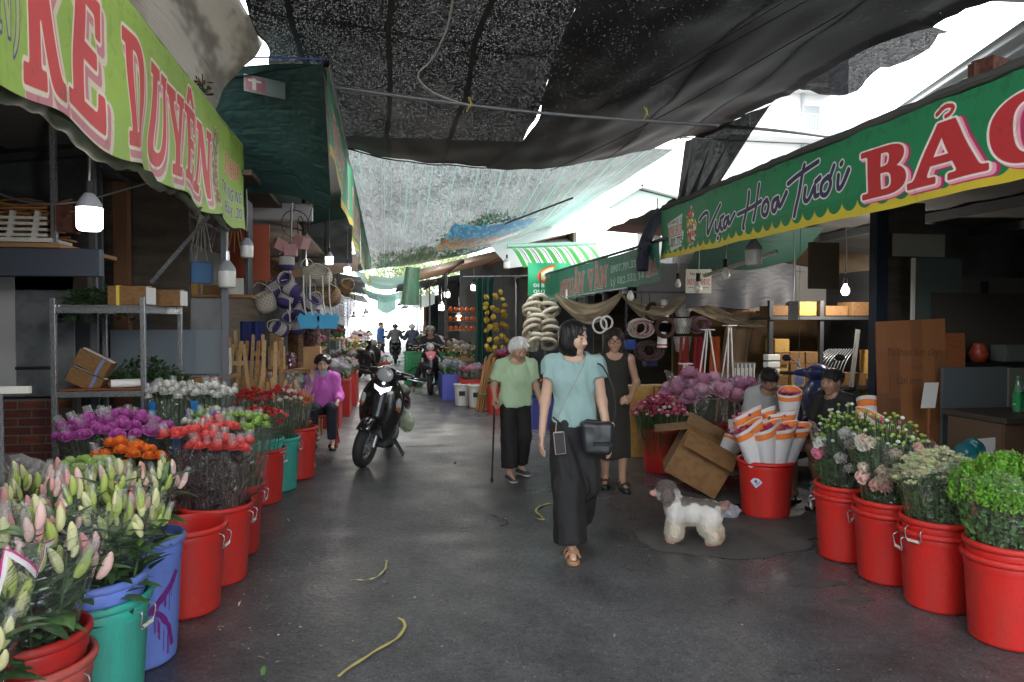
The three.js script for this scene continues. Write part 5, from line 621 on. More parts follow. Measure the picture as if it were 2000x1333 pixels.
function headGeo(o, cell) { // head-local: facing +z, y up, the centre at ear height
  const lipsC = o.lip ?? [0.42, 0.16, 0.13], f = (x, y, z) => {
    const ax = abs(x); let d = dell(x, y, z, 0, 0.028, -0.012, 0.073, 0.084, 0.093); d = smin(d, dell(x, y, z, 0, -0.036, 0.022, 0.058 + (o.fat ?? 0), 0.074, 0.064), 0.04); d = smin(d, dell(ax, y, z, 0.036, -0.028, 0.052, 0.027, 0.03, 0.026), 0.025); d = smin(d, hypot(x, y + 0.096, z - 0.05) - 0.021, 0.03);
    d = smin(d, dcap(ax, y, z, [0.012, 0.022, 0.078, 0.008, 0.046, 0.02, 0.064, 0.008]), 0.014); d = smax(d, -(hypot(ax - 0.031, y - 0.002, z - 0.098) - 0.017), 0.012); d = smin(d, hypot(ax - 0.031, y - 0.001, z - 0.068) - 0.0155, 0.004);
    d = smin(d, dcap(x, y, z, [0, 0.012, 0.082, 0.007, 0, -0.03, 0.101, 0.0115]), 0.014); d = smin(d, hypot(ax - 0.012, y + 0.034, z - 0.09) - 0.0085, 0.008); d = smin(d, dell(x, y, z, 0, -0.0575, 0.0735, 0.018, 0.0045, 0.011), 0.006); d = smin(d, dell(x, y, z, 0, -0.0655, 0.073, 0.015, 0.0055, 0.011), 0.006);
    d = smin(d, dell(ax, y, z, 0.077, -0.004, -0.004, 0.008, 0.03, 0.018), 0.012); return smin(d, dcap(x, y, z, [0, -0.06, -0.02, 0.05, 0, -0.16, -0.03, 0.052]), 0.03);
  };
  const sk = o.skin ?? SK;
  return sdfMesh(f, [-0.105, -0.17, -0.125], [0.105, 0.13, 0.135], cell, (x, y, z) => {
    const ax = abs(x); if (z > 0.05) { const e = hypot((ax - 0.031) / 1.5, y - 0.001); if (e < 0.0058 && z > 0.066) return hypot(ax - 0.031 - (o.look ?? 0) * Math.sign(x) * 0.004, y - 0.001) < 0.0065 ? [0.02, 0.013, 0.01] : o.shut ? sk.map((c) => c * 0.7) : [0.42, 0.37, 0.34]; if (abs(y - 0.0265 + (ax - 0.03) ** 2 * 6) < 0.0045 && ax > 0.014 && ax < 0.05) return o.brow ?? [0.05, 0.035, 0.03]; if (ax < 0.0185 && y < -0.0535 && y > -0.071 && z > 0.07) return lipsC; }
    const w = 1 + 0.05 * ns(x * 60, y * 60, z * 60); return [sk[0] * w, sk[1] * w, sk[2] * w];
  });
}
const clothM = (c, r = 0.85) => mat(c, r, { bumpMap: rep(weave, 14, 14), bumpScale: 0.0008 });
function place(g, J, o) { const h = o.hs ?? 1; return g.applyMatrix4(new THREE.Matrix4().compose(V(...J.head), new THREE.Quaternion().setFromEuler(new THREE.Euler(o.pitch ?? 0, o.yaw ?? 0, o.roll ?? 0, 'YXZ')), V(h, h, h))); }
const fold = (k, fx, fy, seed = 0) => (x, y, z) => k * (ns(x * fx + seed, y * fy, z * fx) + 0.5 * ns(x * fx * 2 + y * 9, y * fy * 1.7, z * fx * 2 + seed));
function person(label, p, turn, o) {
  const t = thing('person', label, 'person', p, turn), J = { ...POSE, ...(o.J ?? {}) }, W = o.wide ?? 1, A = o.arm ?? 1, cell = o.cell ?? 0.012, hc = o.hcell ?? 0.0035, bare = o.under ?? 0.94;
  for (const k in J) J[k] = J[k].map((v) => v * (o.s ?? 1));
  const s = o.s ?? 1, body = [cp(J.pel, 0.115 * s * W * bare, J.waist, 0.105 * s * W * bare, 0.72), cp(J.waist, 0.105 * s * W * bare, J.chest, 0.118 * s * W * bare, 0.72), cp(J.chest, 0.118 * s * W * bare, J.nk, 0.06 * s, 0.66), cp(J.nk, 0.05 * s, J.head, 0.045 * s)];
  for (const c of ['L', 'R']) { body.push(cp(J['sh' + c], 0.046 * s * A, J.nk, 0.04 * s), cp(J['sh' + c], 0.046 * s * A, J['el' + c], 0.036 * s * A), cp(J['el' + c], 0.036 * s * A, J['wr' + c], 0.024 * s * A), cp(J['hip' + c], 0.078 * s * W * bare, J['kn' + c], 0.05 * s), cp(J['kn' + c], 0.05 * s, vl(J['kn' + c], J['an' + c], 0.35), 0.05 * s), cp(vl(J['kn' + c], J['an' + c], 0.35), 0.05 * s, J['an' + c], 0.032 * s), cp(J['an' + c], 0.032 * s, J['toe' + c], 0.024 * s)); }
  const sk = o.skin ?? SK, skin = (x, y, z) => { const w = 1 + 0.05 * ns(x * 40, y * 40, z * 40); return [sk[0] * w, sk[1] * w, sk[2] * w]; }, [lo, hi] = bounds(body, 0.03), gs = [sdfMesh(caps(body, 0.03 * s), lo, hi, cell, skin)];
  gs.push(place(headGeo(o, hc), J, { ...o, hs: (o.hs ?? 1) * s }));
  for (const c of ['L', 'R']) { const hd = o['hand' + c] ?? {}, d = hd.d ?? vsub(J['wr' + c], J['el' + c]), n = hd.n ?? (c === 'L' ? [-1, 0, -0.2] : [1, 0, -0.2]), hl = handCaps(J['wr' + c], d, n, c === 'L' ? 1 : -1, hd.curl ?? 0.3, s * (o.handScale ?? 0.95)), [a, b] = bounds(hl, 0.012); gs.push(sdfMesh(caps(hl, 0.006), a, b, o.handCell ?? 0.004, skin)); }
  part('body', gs, mat([1, 1, 1], 0.55, { vertexColors: true }), t);
  t.J = J; t.s = s; return t;
}
function hair(t, o, f, c, rough = 0.5) { const g = sdfMesh(f, o.lo ?? [-0.13, -0.17, -0.15], o.hi ?? [0.13, 0.15, 0.13], o.cell ?? 0.0045); const m = part('hair', place(g, t.J, { ...o, hs: (o.hs ?? 1) * t.s }), mat(c, rough, { bumpMap: hairBump, bumpScale: 0.006 }), t);
  if ((o.cell ?? 0.0045) <= 0.0051) { // loose strands lying over the hair
    const P = m.geometry.attributes.position, N = m.geometry.attributes.normal, r = rng(77), gs = []; for (let i = 0; i < 520; i++) { const k = floor(r() * P.count), n = [N.getX(k), N.getY(k), N.getZ(k)], d = vn(vadd([0.3 * (r() - 0.5), -1, 0.3 * (r() - 0.5)], n, n[1])), p = vadd([P.getX(k), P.getY(k), P.getZ(k)], n, -0.001), l = 0.025 + 0.035 * r(); gs.push(tube([p, vadd(vadd(p, d, l * 0.5), n, 0.003 + 0.002 * r()), vadd(vadd(p, d, l), n, -0.001 + 0.004 * r())], 0.0009, 3, 4)); }
    part('hair_strands', gs, mat(c.map((x) => x * 1.25), rough), t);
  } return m; }
const hairBump = dataTex(256, (u, v) => { const q = 0.5 + 0.5 * tn(u, v * 0.08, 90) + 0.3 * tn(u, v * 0.2, 40); return [q, q, q]; }, false, [6, 2]);
const strand = (x, y, z, k = 0.004) => { const a = atan2(x, -z + 0.02); return k * (ns(a * 16, y * 7, 1) + 0.7 * ns(a * 38, y * 12, 5)); };
function shirt(t, name, o, m) { // torso and sleeves; hem, neckline and cuffs are cut flat
  const J = t.J, s = t.s, e = o.ease ?? 0.016, W = o.wide ?? 1, L = [cp([J.pel[0], min(J.pel[1], (o.hem ?? 0.86) * s) - 0.1, J.pel[2]], (0.122 * W + e) * s, J.pel, (0.12 * W + e) * s, 0.8), cp(J.pel, (0.118 * W + e) * s, J.waist, (0.11 * W + e) * s, 0.76), cp(J.waist, (0.11 * W + e) * s, J.chest, (0.122 * W + e) * s, 0.76), cp(J.chest, (0.122 * W + e) * s, vl(J.chest, J.nk, 0.8), (0.085 + e) * s, 0.7)], S = [];
  for (const c of ['L', 'R']) { L.push(cp(J['sh' + c], (0.046 + e * 0.8) * s, J.nk, (0.045 + e) * s)); const f = o.sleeve ?? 0.6, a = J['sh' + c], b = J['el' + c], w = J['wr' + c]; if (f <= 1) { const q = vl(a, b, f); S.push([[cp(a, (0.047 + e) * s, q, (0.044 + (o.cuff ?? 1.6) * e) * s)], q, vn(vsub(b, a))]); } else { const q = vl(b, w, f - 1); S.push([[cp(a, (0.048 + e) * s, b, (0.042 + e) * s), cp(b, (0.042 + e) * s, q, (0.03 + e) * s)], q, vn(vsub(w, b))]); } }
  const all = [...L, ...S.flatMap((x) => x[0])], [lo, hi] = bounds(all, 0.03), fd = fold((o.fold ?? 0.008) * 1.5, 13, 6, o.seed ?? 1), hem = (o.hem ?? 0.86) * s, nk = vadd(J.nk, [0, 0.035 * s, 0.03 * s]), nr = (o.neck ?? 0.085) * s;
  const g = sdfMesh((x, y, z) => { let d = 1e3; for (const c of L) d = smin(d, dcap(x, y, z, c), 0.05); d = smax(d, hem - y + 0.012 * sin(x * 14), 0.012); for (const [cs, q, dir] of S) { let e2 = 1e3; for (const c of cs) e2 = smin(e2, dcap(x, y, z, c), 0.02); d = smin(d, smax(e2, (x - q[0]) * dir[0] + (y - q[1]) * dir[1] + (z - q[2]) * dir[2], 0.006), 0.035); } return smax(d + fd(x, y, z), -(hypot(x - nk[0], (y - nk[1]) * 1.1, z - nk[2]) - nr), 0.008); }, lo, hi, o.cell ?? 0.011);
  return part(name, g, m, t);
}
function trousers(t, o, m) {
  const J = t.J, s = t.s, L = [cp(vadd(J.waist, [0, o.rise ?? 0, 0]), (o.waist ?? 0.115) * s, J.pel, (o.hip ?? 0.13) * s, 0.8)], cut = [];
  for (const c of ['L', 'R']) { const q = vl(J['kn' + c], J['an' + c], o.len ?? 0.9); L.push(cp(J['hip' + c], (o.thigh ?? 0.09) * s, J['kn' + c], (o.knee ?? 0.08) * s), cp(J['kn' + c], (o.knee ?? 0.08) * s, q, (o.hem ?? 0.09) * s)); cut.push([q, vn(vsub(J['an' + c], J['kn' + c]))]); }
  const [lo, hi] = bounds(L, 0.03), fd = fold(o.fold ?? 0.008, 14, 2.5, o.seed ?? 3);
  return part(o.name ?? 'trousers', sdfMesh((x, y, z) => { let d = dcap(x, y, z, L[0]), k = 0.04; for (let i = 0; i < 2; i++) { const [q, n] = cut[i], e = smin(dcap(x, y, z, L[1 + i * 2]), dcap(x, y, z, L[2 + i * 2]), 0.03); d = smin(d, smax(e + fd(x, y, z), (x - q[0]) * n[0] + (y - q[1]) * n[1] + (z - q[2]) * n[2], 0.006), o.blend ?? 0.03); } return d; }, lo, hi, o.cell ?? 0.011), m, t);
}
function shoe(t, name, c, m, o = {}) { const a = t.J['an' + c], b = t.J['toe' + c], s = t.s, d = vn([b[0] - a[0], 0, b[2] - a[2]]), y = o.y ?? 0, pt = (k, h, w = 0) => [a[0] + d[0] * k * s + d[2] * w, y + h * s, a[2] + d[2] * k * s - d[0] * w], L = o.sandal ? [cp(pt(-0.045, 0.012), 0.036 * s, pt(0.15, 0.012), 0.045 * s)] : [cp(pt(-0.03, 0.035), 0.042 * s, pt(0.14, 0.03), 0.044 * s)], [lo, hi] = bounds(L, 0.02);
  const g = sdfMesh((x, yy, z) => { const e = dcap(x, yy, z, L[0]); return o.sandal ? max(e, yy - y - (o.thick ?? 0.028), y + 0.002 - yy) : max(smax(e, yy - y - 0.075 * s + 0.03 * clamp((x - a[0]) * d[0] + (z - a[2]) * d[2], 0, 0.2) * 6, 0.01), y + 0.002 - yy); }, lo, hi, 0.006); const p = part(name, g, m, t);
  if (o.sandal) for (const k of o.straps ?? [0.03, 0.11]) { const q = [], w = 0.047 * s; for (let i = 0; i <= 8; i++) { const u = (i / 8) * PI; q.push([...pt(k, (o.thick ?? 0.028) + 0.042 * sin(u) * (1.3 - k * 4), -cos(u) * w)]); } part('strap', tube(q, 0.009, 5, 14), o.strapM ?? m, t); }
  else part('sole', sdfMesh((x, yy, z) => max(dcap(x, yy, z, L[0]) - 0.004, yy - y - 0.02, y - yy + 0.001), lo, hi, 0.006), o.soleM ?? M.offwhite, t); }
const cloth = { teal: clothM([0.27, 0.41, 0.4]), mint: clothM([0.46, 0.64, 0.41]), black: clothM([0.014, 0.014, 0.015], 0.8), blackd: clothM([0.018, 0.017, 0.013]), purple: clothM([0.55, 0.13, 0.5]), white: clothM([0.36, 0.37, 0.37]), jeans: clothM([0.02, 0.024, 0.035]), grey: clothM([0.12, 0.12, 0.13]), navy: clothM([0.03, 0.04, 0.07]) };
const blackHair = [0.008, 0.007, 0.007];
{ // woman in teal, walking towards the camera, head turned
  const o = { s: 1, yaw: 0.95, pitch: 0.1, roll: -0.03, cell: 0.011, hcell: 0.003, handCell: 0.0035, lip: [0.45, 0.17, 0.14], J: { elR: [-0.2, 1.04, -0.03], wrR: [-0.222, 0.8, 0.0], elL: [0.195, 1.04, -0.01], wrL: [0.235, 0.8, 0.06], knR: [-0.055, 0.47, 0.12], anR: [-0.03, 0.085, 0.17], toeR: [-0.02, 0.03, 0.32], knL: [0.07, 0.47, 0.0], anL: [0.05, 0.16, -0.3], toeL: [0.06, 0.04, -0.2], shL: [0.152, 1.295, 0], shR: [-0.152, 1.3, 0] }, handR: { curl: 0.32 }, handL: { curl: 0.35, d: [0.15, -1, 0.25] } };
  const t = person('woman in a teal top and wide black trousers walking towards the camera', [1.3, 0, -4.83], -0.2, o);
  shirt(t, 'top', { sleeve: 0.34, ease: 0.018, hem: 0.87, cuff: 1.5, neck: 0.08, fold: 0.012 }, cloth.teal);
  trousers(t, { thigh: 0.1, knee: 0.105, hem: 0.112, len: 0.97, waist: 0.112, hip: 0.128, blend: 0.05, fold: 0.022 }, cloth.black);
  hair(t, o, (x, y, z) => { let d = dell(x, y, z, 0, 0.036, -0.014, 0.085, 0.092, 0.104); d = smin(d, dell(x, y, z, 0, -0.05, -0.02, 0.094, 0.1, 0.09), 0.04); d = smax(d, -dell(x, y, z, 0.022, -0.03, 0.125, 0.055, 0.104, 0.102), 0.015); d = smax(d, -0.135 - y + 0.02 * abs(x) * 6, 0.01); return d + strand(x, y, z); }, blackHair, 0.4);
  shoe(t, 'sandal', 'R', mat([0.32, 0.17, 0.09], 0.6), { sandal: true, thick: 0.035, y: 0, straps: [0.035, 0.1, 0.118] }); shoe(t, 'sandal', 'L', mat([0.32, 0.17, 0.09], 0.6), { sandal: true, y: 0.02 });
  // things she carries
  const b = thing('shoulder_bag', 'black leather bucket bag at the hip of the woman in teal', 'bag', [1.41, 0.705, -4.64], -0.15);
  part('body', sdfMesh((x, y, z) => dbox(x / (0.85 + 0.85 * y), y, z, 0, 0.11, 0, 0.11, 0.11, 0.055, 0.03) * 0.8 + 0.006 * ns(x * 14, y * 10, z * 14) + 0.02 * clamp(y - 0.17) * cos(x * 26), [-0.18, -0.03, -0.1], [0.18, 0.26, 0.1], 0.006), mat([0.02, 0.024, 0.028], 0.42), b); part('flap', sheet(10, 4, (u, v) => [lerp(-0.03, 0.1, u), 0.06 + 0.03 * sin(v * 3), 0.078 - 0.02 * u]), mat([0.03, 0.034, 0.038], 0.45), b); part('strap', tube([[0.1, 0.17, 0.02], [0.12, 0.3, 0.03], [0.1, 0.45, 0.035], [0.045, 0.58, 0.0], [0.02, 0.605, -0.08], [0.03, 0.58, -0.17]], 0.006, 5, 30), mat([0.02, 0.02, 0.022], 0.5), b); for (const x of [-0.08, 0.1]) part('ring', at(new THREE.TorusGeometry(0.014, 0.0025, 6, 14), x, 0.2, 0.03), M.chrome, b);
  const ph = thing('smartphone', 'phone in a clear case hanging on a lanyard from the woman in teal', 'phone', [1.165, 0.705, -4.66], -0.1); ph.rotation.z = 0.1; part('case', box(0.077, 0.155, 0.01, 0, 0.078, 0, 0, 0.005), mat([0.3, 0.25, 0.22], 0.4), ph); part('screen', box(0.064, 0.14, 0.004, 0, 0.078, 0.006, 0, 0.0015), mat([0.006, 0.006, 0.007], 0.5), ph); part('lanyard', tube([[-0.02, 0.155, 0], [0.0, 0.24, 0.0], [0.1, 0.42, 0.03], [0.2, 0.57, 0.02], [0.24, 0.635, -0.06]], 0.003, 4, 30), mat([0.4, 0.33, 0.28], 0.6), ph); part('black_strap', tube([[0.03, 0.155, 0], [0.02, 0.2, 0], [-0.03, 0.26, 0.02]], 0.006, 5, 10), M.black, ph);
}
{ // elderly woman with a cane
  const o = { s: 0.9, wide: 1.16, yaw: 0.25, pitch: 0.42, hs: 1.05, fat: 0.004, skin: [0.5, 0.29, 0.2], brow: [0.3, 0.26, 0.23], shut: true, J: { nk: [0, 1.33, 0.02], head: [0.02, 1.468, 0.075], chest: [0, 1.17, 0.02], shL: [0.172, 1.28, 0.01], shR: [-0.172, 1.28, 0.01], elR: [-0.25, 1.05, 0.0], wrR: [-0.265, 0.92, 0.1], elL: [0.235, 1.04, 0.02], wrL: [0.275, 0.84, 0.12], anR: [-0.09, 0.085, 0.08], knR: [-0.09, 0.47, 0.06], toeR: [-0.08, 0.03, 0.24], anL: [0.1, 0.1, -0.14], toeL: [0.14, 0.03, -0.0], knL: [0.1, 0.47, 0.0] }, handR: { curl: 1.0, d: [0, -0.5, 0.8], n: [0.4, -0.8, -0.2] }, handL: { curl: 0.4, d: [0.1, -1, 0.3] } };
  const t = person('elderly woman with white hair in a mint green shirt leaning on a cane', [1.31, 0, -7.15], 0.1, o);
  shirt(t, 'tee_shirt', { sleeve: 0.72, ease: 0.03, wide: 1.16, hem: 0.82, neck: 0.1, fold: 0.01, cuff: 1.1 }, cloth.mint); trousers(t, { thigh: 0.1, knee: 0.088, hem: 0.088, len: 0.86, hip: 0.14, waist: 0.13, fold: 0.01 }, cloth.black);
  hair(t, o, (x, y, z) => { let d = dell(x, y, z, 0, 0.04, -0.018, 0.088, 0.088, 0.1); d = smin(d, dell(x, y, z, 0, -0.01, -0.055, 0.08, 0.075, 0.06), 0.04); d = smax(d, -dell(x, y, z, 0, -0.03, 0.12, 0.068, 0.092, 0.085), 0.02); return d + strand(x, y, z, 0.003); }, [0.85, 0.85, 0.84], 0.6);
  shoe(t, 'shoe', 'R', mat([0.06, 0.07, 0.1], 0.7), { y: 0 }); shoe(t, 'shoe', 'L', mat([0.06, 0.07, 0.1], 0.7), { y: 0.012 }); part('watch', at(new THREE.TorusGeometry(0.027, 0.006, 6, 16), 0.243, 0.775, 0.1, 1.3), M.chrome, t);
  const c = thing('walking_cane', 'thin dark wooden cane held by the elderly woman', 'cane', [1.05, 0, -7.02]); part('shaft', rod([0, 0.03, 0], [0.03, 0.77, -0.02], 0.009, 0.011), mat([0.03, 0.016, 0.012], 0.4), c); part('handle', tube([[0.03, 0.765, -0.02], [0.032, 0.79, -0.02], [0.035, 0.795, 0.03], [0.03, 0.78, 0.06]], 0.012, 7), mat([0.03, 0.016, 0.012], 0.4), c); part('tip', cyl(0.014, 0.012, 0.04), M.rubber, c);
}
{ // woman in a black dress with glasses
  const o = { s: 0.955, under: 0.78, yaw: -0.05, pitch: 0.08, skin: [0.4, 0.235, 0.16], J: { elL: [0.23, 1.06, -0.06], wrL: [0.14, 0.93, 0.14], anR: [-0.07, 0.085, -0.12], toeR: [-0.09, 0.03, 0.02], anL: [0.08, 0.085, 0.05], toeL: [0.1, 0.035, 0.19], knL: [0.08, 0.47, 0.02] }, handL: { curl: 0.9, d: [-0.5, -0.1, 0.6], n: [-0.6, -0.5, -0.5] } };
  const t = person('woman in a long black dress and glasses behind the one in teal', [2.16, 0, -6.55], -0.2, o);
  const J = t.J, s = t.s, fd = fold(0.006, 14, 2, 8); part('dress', sdfMesh((x, y, z) => { let d = dcap(x, y, z, cp(J.pel, 0.145 * s, J.waist, 0.125 * s, 0.75)); d = smin(d, dcap(x, y, z, cp(J.waist, 0.125 * s, J.chest, 0.142 * s, 0.75)), 0.04); d = smin(d, dcap(x, y, z, cp(J.chest, 0.138 * s, vl(J.chest, J.nk, 0.85), 0.1 * s, 0.7)), 0.04); d = smin(d, dcap(x, y, z, cp(J.pel, 0.15 * s, [0.01, 0.2, 0], 0.165 * s, 0.8)), 0.05); d = smin(d, dcap(x, y, z, cp(vl(J.shL, J.nk, 0.2), 0.05, vl(J.shR, J.nk, 0.2), 0.05, 1)), 0.03); d = max(d, 0.31 * s - y + 0.01 * sin(x * 20)); return smax(d + fd(x, y, z), -(hypot(x, y - J.nk[1] - 0.03, z - 0.03) - 0.08), 0.008); }, [-0.24, 0.25, -0.2], [0.24, 1.42, 0.2], 0.012), cloth.blackd, t);
  hair(t, { ...o, lo: [-0.16, -0.27, -0.17], hi: [0.16, 0.15, 0.13] }, (x, y, z) => { let d = dell(x, y, z, 0, 0.036, -0.015, 0.09, 0.094, 0.106); d = smin(d, dell(x, y, z, 0, -0.1, -0.045, 0.115, 0.15, 0.075), 0.05); d = smax(d, -dell(x, y, z, 0.0, -0.05, 0.12, 0.056, 0.11, 0.1), 0.015); return d + strand(x, y, z, 0.006); }, [0.02, 0.012, 0.009], 0.5);
  const gl = [-1, 1].map((k) => at(new THREE.TorusGeometry(0.024, 0.0025, 6, 20), k * 0.031, 0.0, 0.1, 0, 0, 0, [1.1, 0.85, 1])); gl.push(rod([-0.006, 0.004, 0.102], [0.006, 0.004, 0.102], 0.002), rod([0.057, 0.006, 0.098], [0.08, 0.006, 0.0], 0.002), rod([-0.057, 0.006, 0.098], [-0.08, 0.006, 0.0], 0.002)); part('glasses', place(merge(gl), J, { ...o, hs: s }), M.black, t);
  for (const c of ['L', 'R']) shoe(t, 'sandal', c, M.black, { sandal: true, thick: 0.045, y: 0 });
}
const helmet = (t, o, c) => { const g = sdfMesh((x, y, z) => { const d = dell(x, y, z, 0, 0.045, -0.012, 0.118, 0.108, 0.13); return smax(max(d, -(d + 0.02)), 0.022 + 0.22 * z - y, 0.01); }, [-0.14, -0.08, -0.16], [0.14, 0.17, 0.14], 0.006); part('helmet', place(g, t.J, { ...o, hs: t.s }), phy(c, 0.25, { clearcoat: 0.6 }), t); };
const sit = (h, f = 0.36) => ({ pel: [0, h, 0], waist: [0, h + 0.12, 0.0], chest: [0, h + 0.29, 0.02], nk: [0, h + 0.455, 0.03], head: [0, h + 0.6, 0.06], shL: [0.155, h + 0.42, 0.02], shR: [-0.155, h + 0.42, 0.02], hipL: [0.085, h - 0.01, 0.02], hipR: [-0.085, h - 0.01, 0.02], knL: [0.12, h + 0.04, f + 0.04], knR: [-0.12, h + 0.04, f + 0.04], anL: [0.12, 0.085, f], anR: [-0.12, 0.085, f], toeL: [0.13, 0.03, f + 0.15], toeR: [-0.13, 0.03, f + 0.15], elL: [0.21, h + 0.17, 0.06], elR: [-0.21, h + 0.17, 0.06], wrL: [0.14, h + 0.12, 0.26], wrR: [-0.14, h + 0.12, 0.26] });
{ // seated woman in purple with a helmet
  const o = { s: 0.95, pitch: 0.05, cell: 0.013, hcell: 0.005, J: { ...sit(0.5, 0.3), elR: [-0.2, 0.74, 0.12], wrR: [-0.13, 0.92, 0.14], wrL: [0.2, 0.62, 0.25] }, handR: { d: [0.1, 1, 0.1], n: [0, 0, 1], curl: 0.5 } };
  const t = person('smiling seated woman in a purple top and dark helmet beside the buckets', [-0.78, 0, -9.5], 0.05, o); shirt(t, 'jacket', { sleeve: 1.85, ease: 0.026, hem: 0.46, neck: 0.07 }, cloth.purple); trousers(t, { thigh: 0.095, knee: 0.075, hem: 0.06 }, cloth.jeans); helmet(t, { pitch: -0.05 }, [0.035, 0.02, 0.025]);
  hair(t, { ...o, cell: 0.006 }, (x, y, z) => smax(smin(dell(x, y, z, 0, 0.03, -0.02, 0.086, 0.088, 0.1), dell(x, y, z, 0, -0.06, -0.05, 0.09, 0.1, 0.06), 0.04), -dell(x, y, z, 0, -0.03, 0.12, 0.066, 0.1, 0.09), 0.015) + strand(x, y, z), blackHair); part('face_mask', place(sheet(10, 5, (u, v) => { const a = (u - 0.5) * 2.3; return [sin(a) * 0.075, lerp(-0.075, -0.125, v), cos(a) * 0.085 - 0.005 - 0.02 * v]; }), t.J, { ...o, hs: 0.95 }), mat([0.2, 0.45, 0.62], 0.8), t); for (const c of ['L', 'R']) shoe(t, 'sandal', c, M.black, { sandal: true });
  const st = thing('plastic_stool', 'red plastic stool under the woman in purple', 'stool', [-0.78, 0, -9.5]); part('seat', box(0.32, 0.03, 0.32, 0, 0.395, 0, 0, 0.012), BM.deep, st); for (const x of [-1, 1]) for (const z of [-1, 1]) part('leg', bar([x * 0.13, 0.385, z * 0.13], [x * 0.18, 0, z * 0.18], 0.035), BM.deep, st);
}
{ // seated man in white, looking down
  const o = { s: 0.95, yaw: -0.25, pitch: 0.6, cell: 0.013, hcell: 0.0045, skin: [0.33, 0.19, 0.13], J: { ...sit(0.5), head: [0, 1.08, 0.12], nk: [0, 0.95, 0.07] } };
  const t = person('man in a white shirt seated and looking down inside the right stall', [3.75, 0, -6.55], -0.35, o); shirt(t, 'shirt', { sleeve: 1.2, ease: 0.03, hem: 0.45, wide: 1.05, neck: 0.09 }, cloth.white); trousers(t, { thigh: 0.095, knee: 0.08, hem: 0.07 }, cloth.jeans);
  hair(t, { ...o, cell: 0.005 }, (x, y, z) => smax(dell(x, y, z, 0, 0.042, -0.018, 0.086, 0.085, 0.1), -dell(x, y, z, 0, -0.065, 0.1, 0.072, 0.1, 0.075), 0.015) + strand(x, y, z), blackHair); for (const c of ['L', 'R']) shoe(t, 'sandal', c, M.black, { sandal: true });
  const st = thing('plastic_chair', 'blue plastic chair under the seated man in white', 'chair', [3.75, 0, -6.6], -0.35), bl = plastic([0.05, 0.1, 0.4]); part('seat', box(0.38, 0.03, 0.38, 0, 0.385, 0, 0, 0.012), bl, st); part('backrest', thick(sheet(10, 6, (u, v) => [lerp(-0.19, 0.19, u), lerp(0.42, 0.75, v) - 0.05 * (2 * u - 1) ** 2 * v, -0.2 - 0.05 * v + 0.06 * (2 * u - 1) ** 2]), 0.012), bl, st); for (const x of [-1, 1]) for (const z of [-1, 1]) part('leg', bar([x * 0.16, 0.375, z * 0.16], [x * 0.19, 0, z * 0.19], 0.035), bl, st);
}
{ // seated woman in black, in profile
  const o = { s: 0.97, yaw: 0, pitch: 0.12, cell: 0.012, hcell: 0.0045, skin: [0.36, 0.2, 0.14], J: { ...sit(0.5, 0.42), anL: [0.1, 0.085, 0.3], toeL: [0.1, 0.03, 0.44], anR: [-0.13, 0.085, 0.38] } };
  const t = person('woman in black seated in profile beside the paper wrapped roses', [3.95, 0, -5.75], -1.25, o); shirt(t, 'tee_shirt', { sleeve: 0.75, ease: 0.03, hem: 0.45, wide: 1.12, neck: 0.08 }, cloth.black); trousers(t, { name: 'shorts', thigh: 0.1, knee: 0.085, hem: 0.085, len: -0.25 }, cloth.black);
  hair(t, { ...o, cell: 0.005 }, (x, y, z) => smin(smax(dell(x, y, z, 0, 0.036, -0.018, 0.084, 0.086, 0.1), -dell(x, y, z, 0, -0.06, 0.1, 0.07, 0.1, 0.085), 0.015), dell(x, y, z, 0, 0.03, -0.12, 0.04, 0.045, 0.045), 0.02) + strand(x, y, z), blackHair); for (const c of ['L', 'R']) shoe(t, 'slipper', c, M.black, { sandal: true });
  const st = thing('plastic_stool', 'blue plastic stool under the woman in black', 'stool', [3.97, 0, -5.75]), bl = plastic([0.04, 0.09, 0.34]); part('seat', cyl(0.15, 0.15, 0.03, 0, 0.365, 0, 20), bl, st); for (let i = 0; i < 4; i++) { const a = i * PI / 2 + 0.5; part('leg', bar([cos(a) * 0.11, 0.37, sin(a) * 0.11], [cos(a) * 0.16, 0, sin(a) * 0.16], 0.035), bl, st); }
}

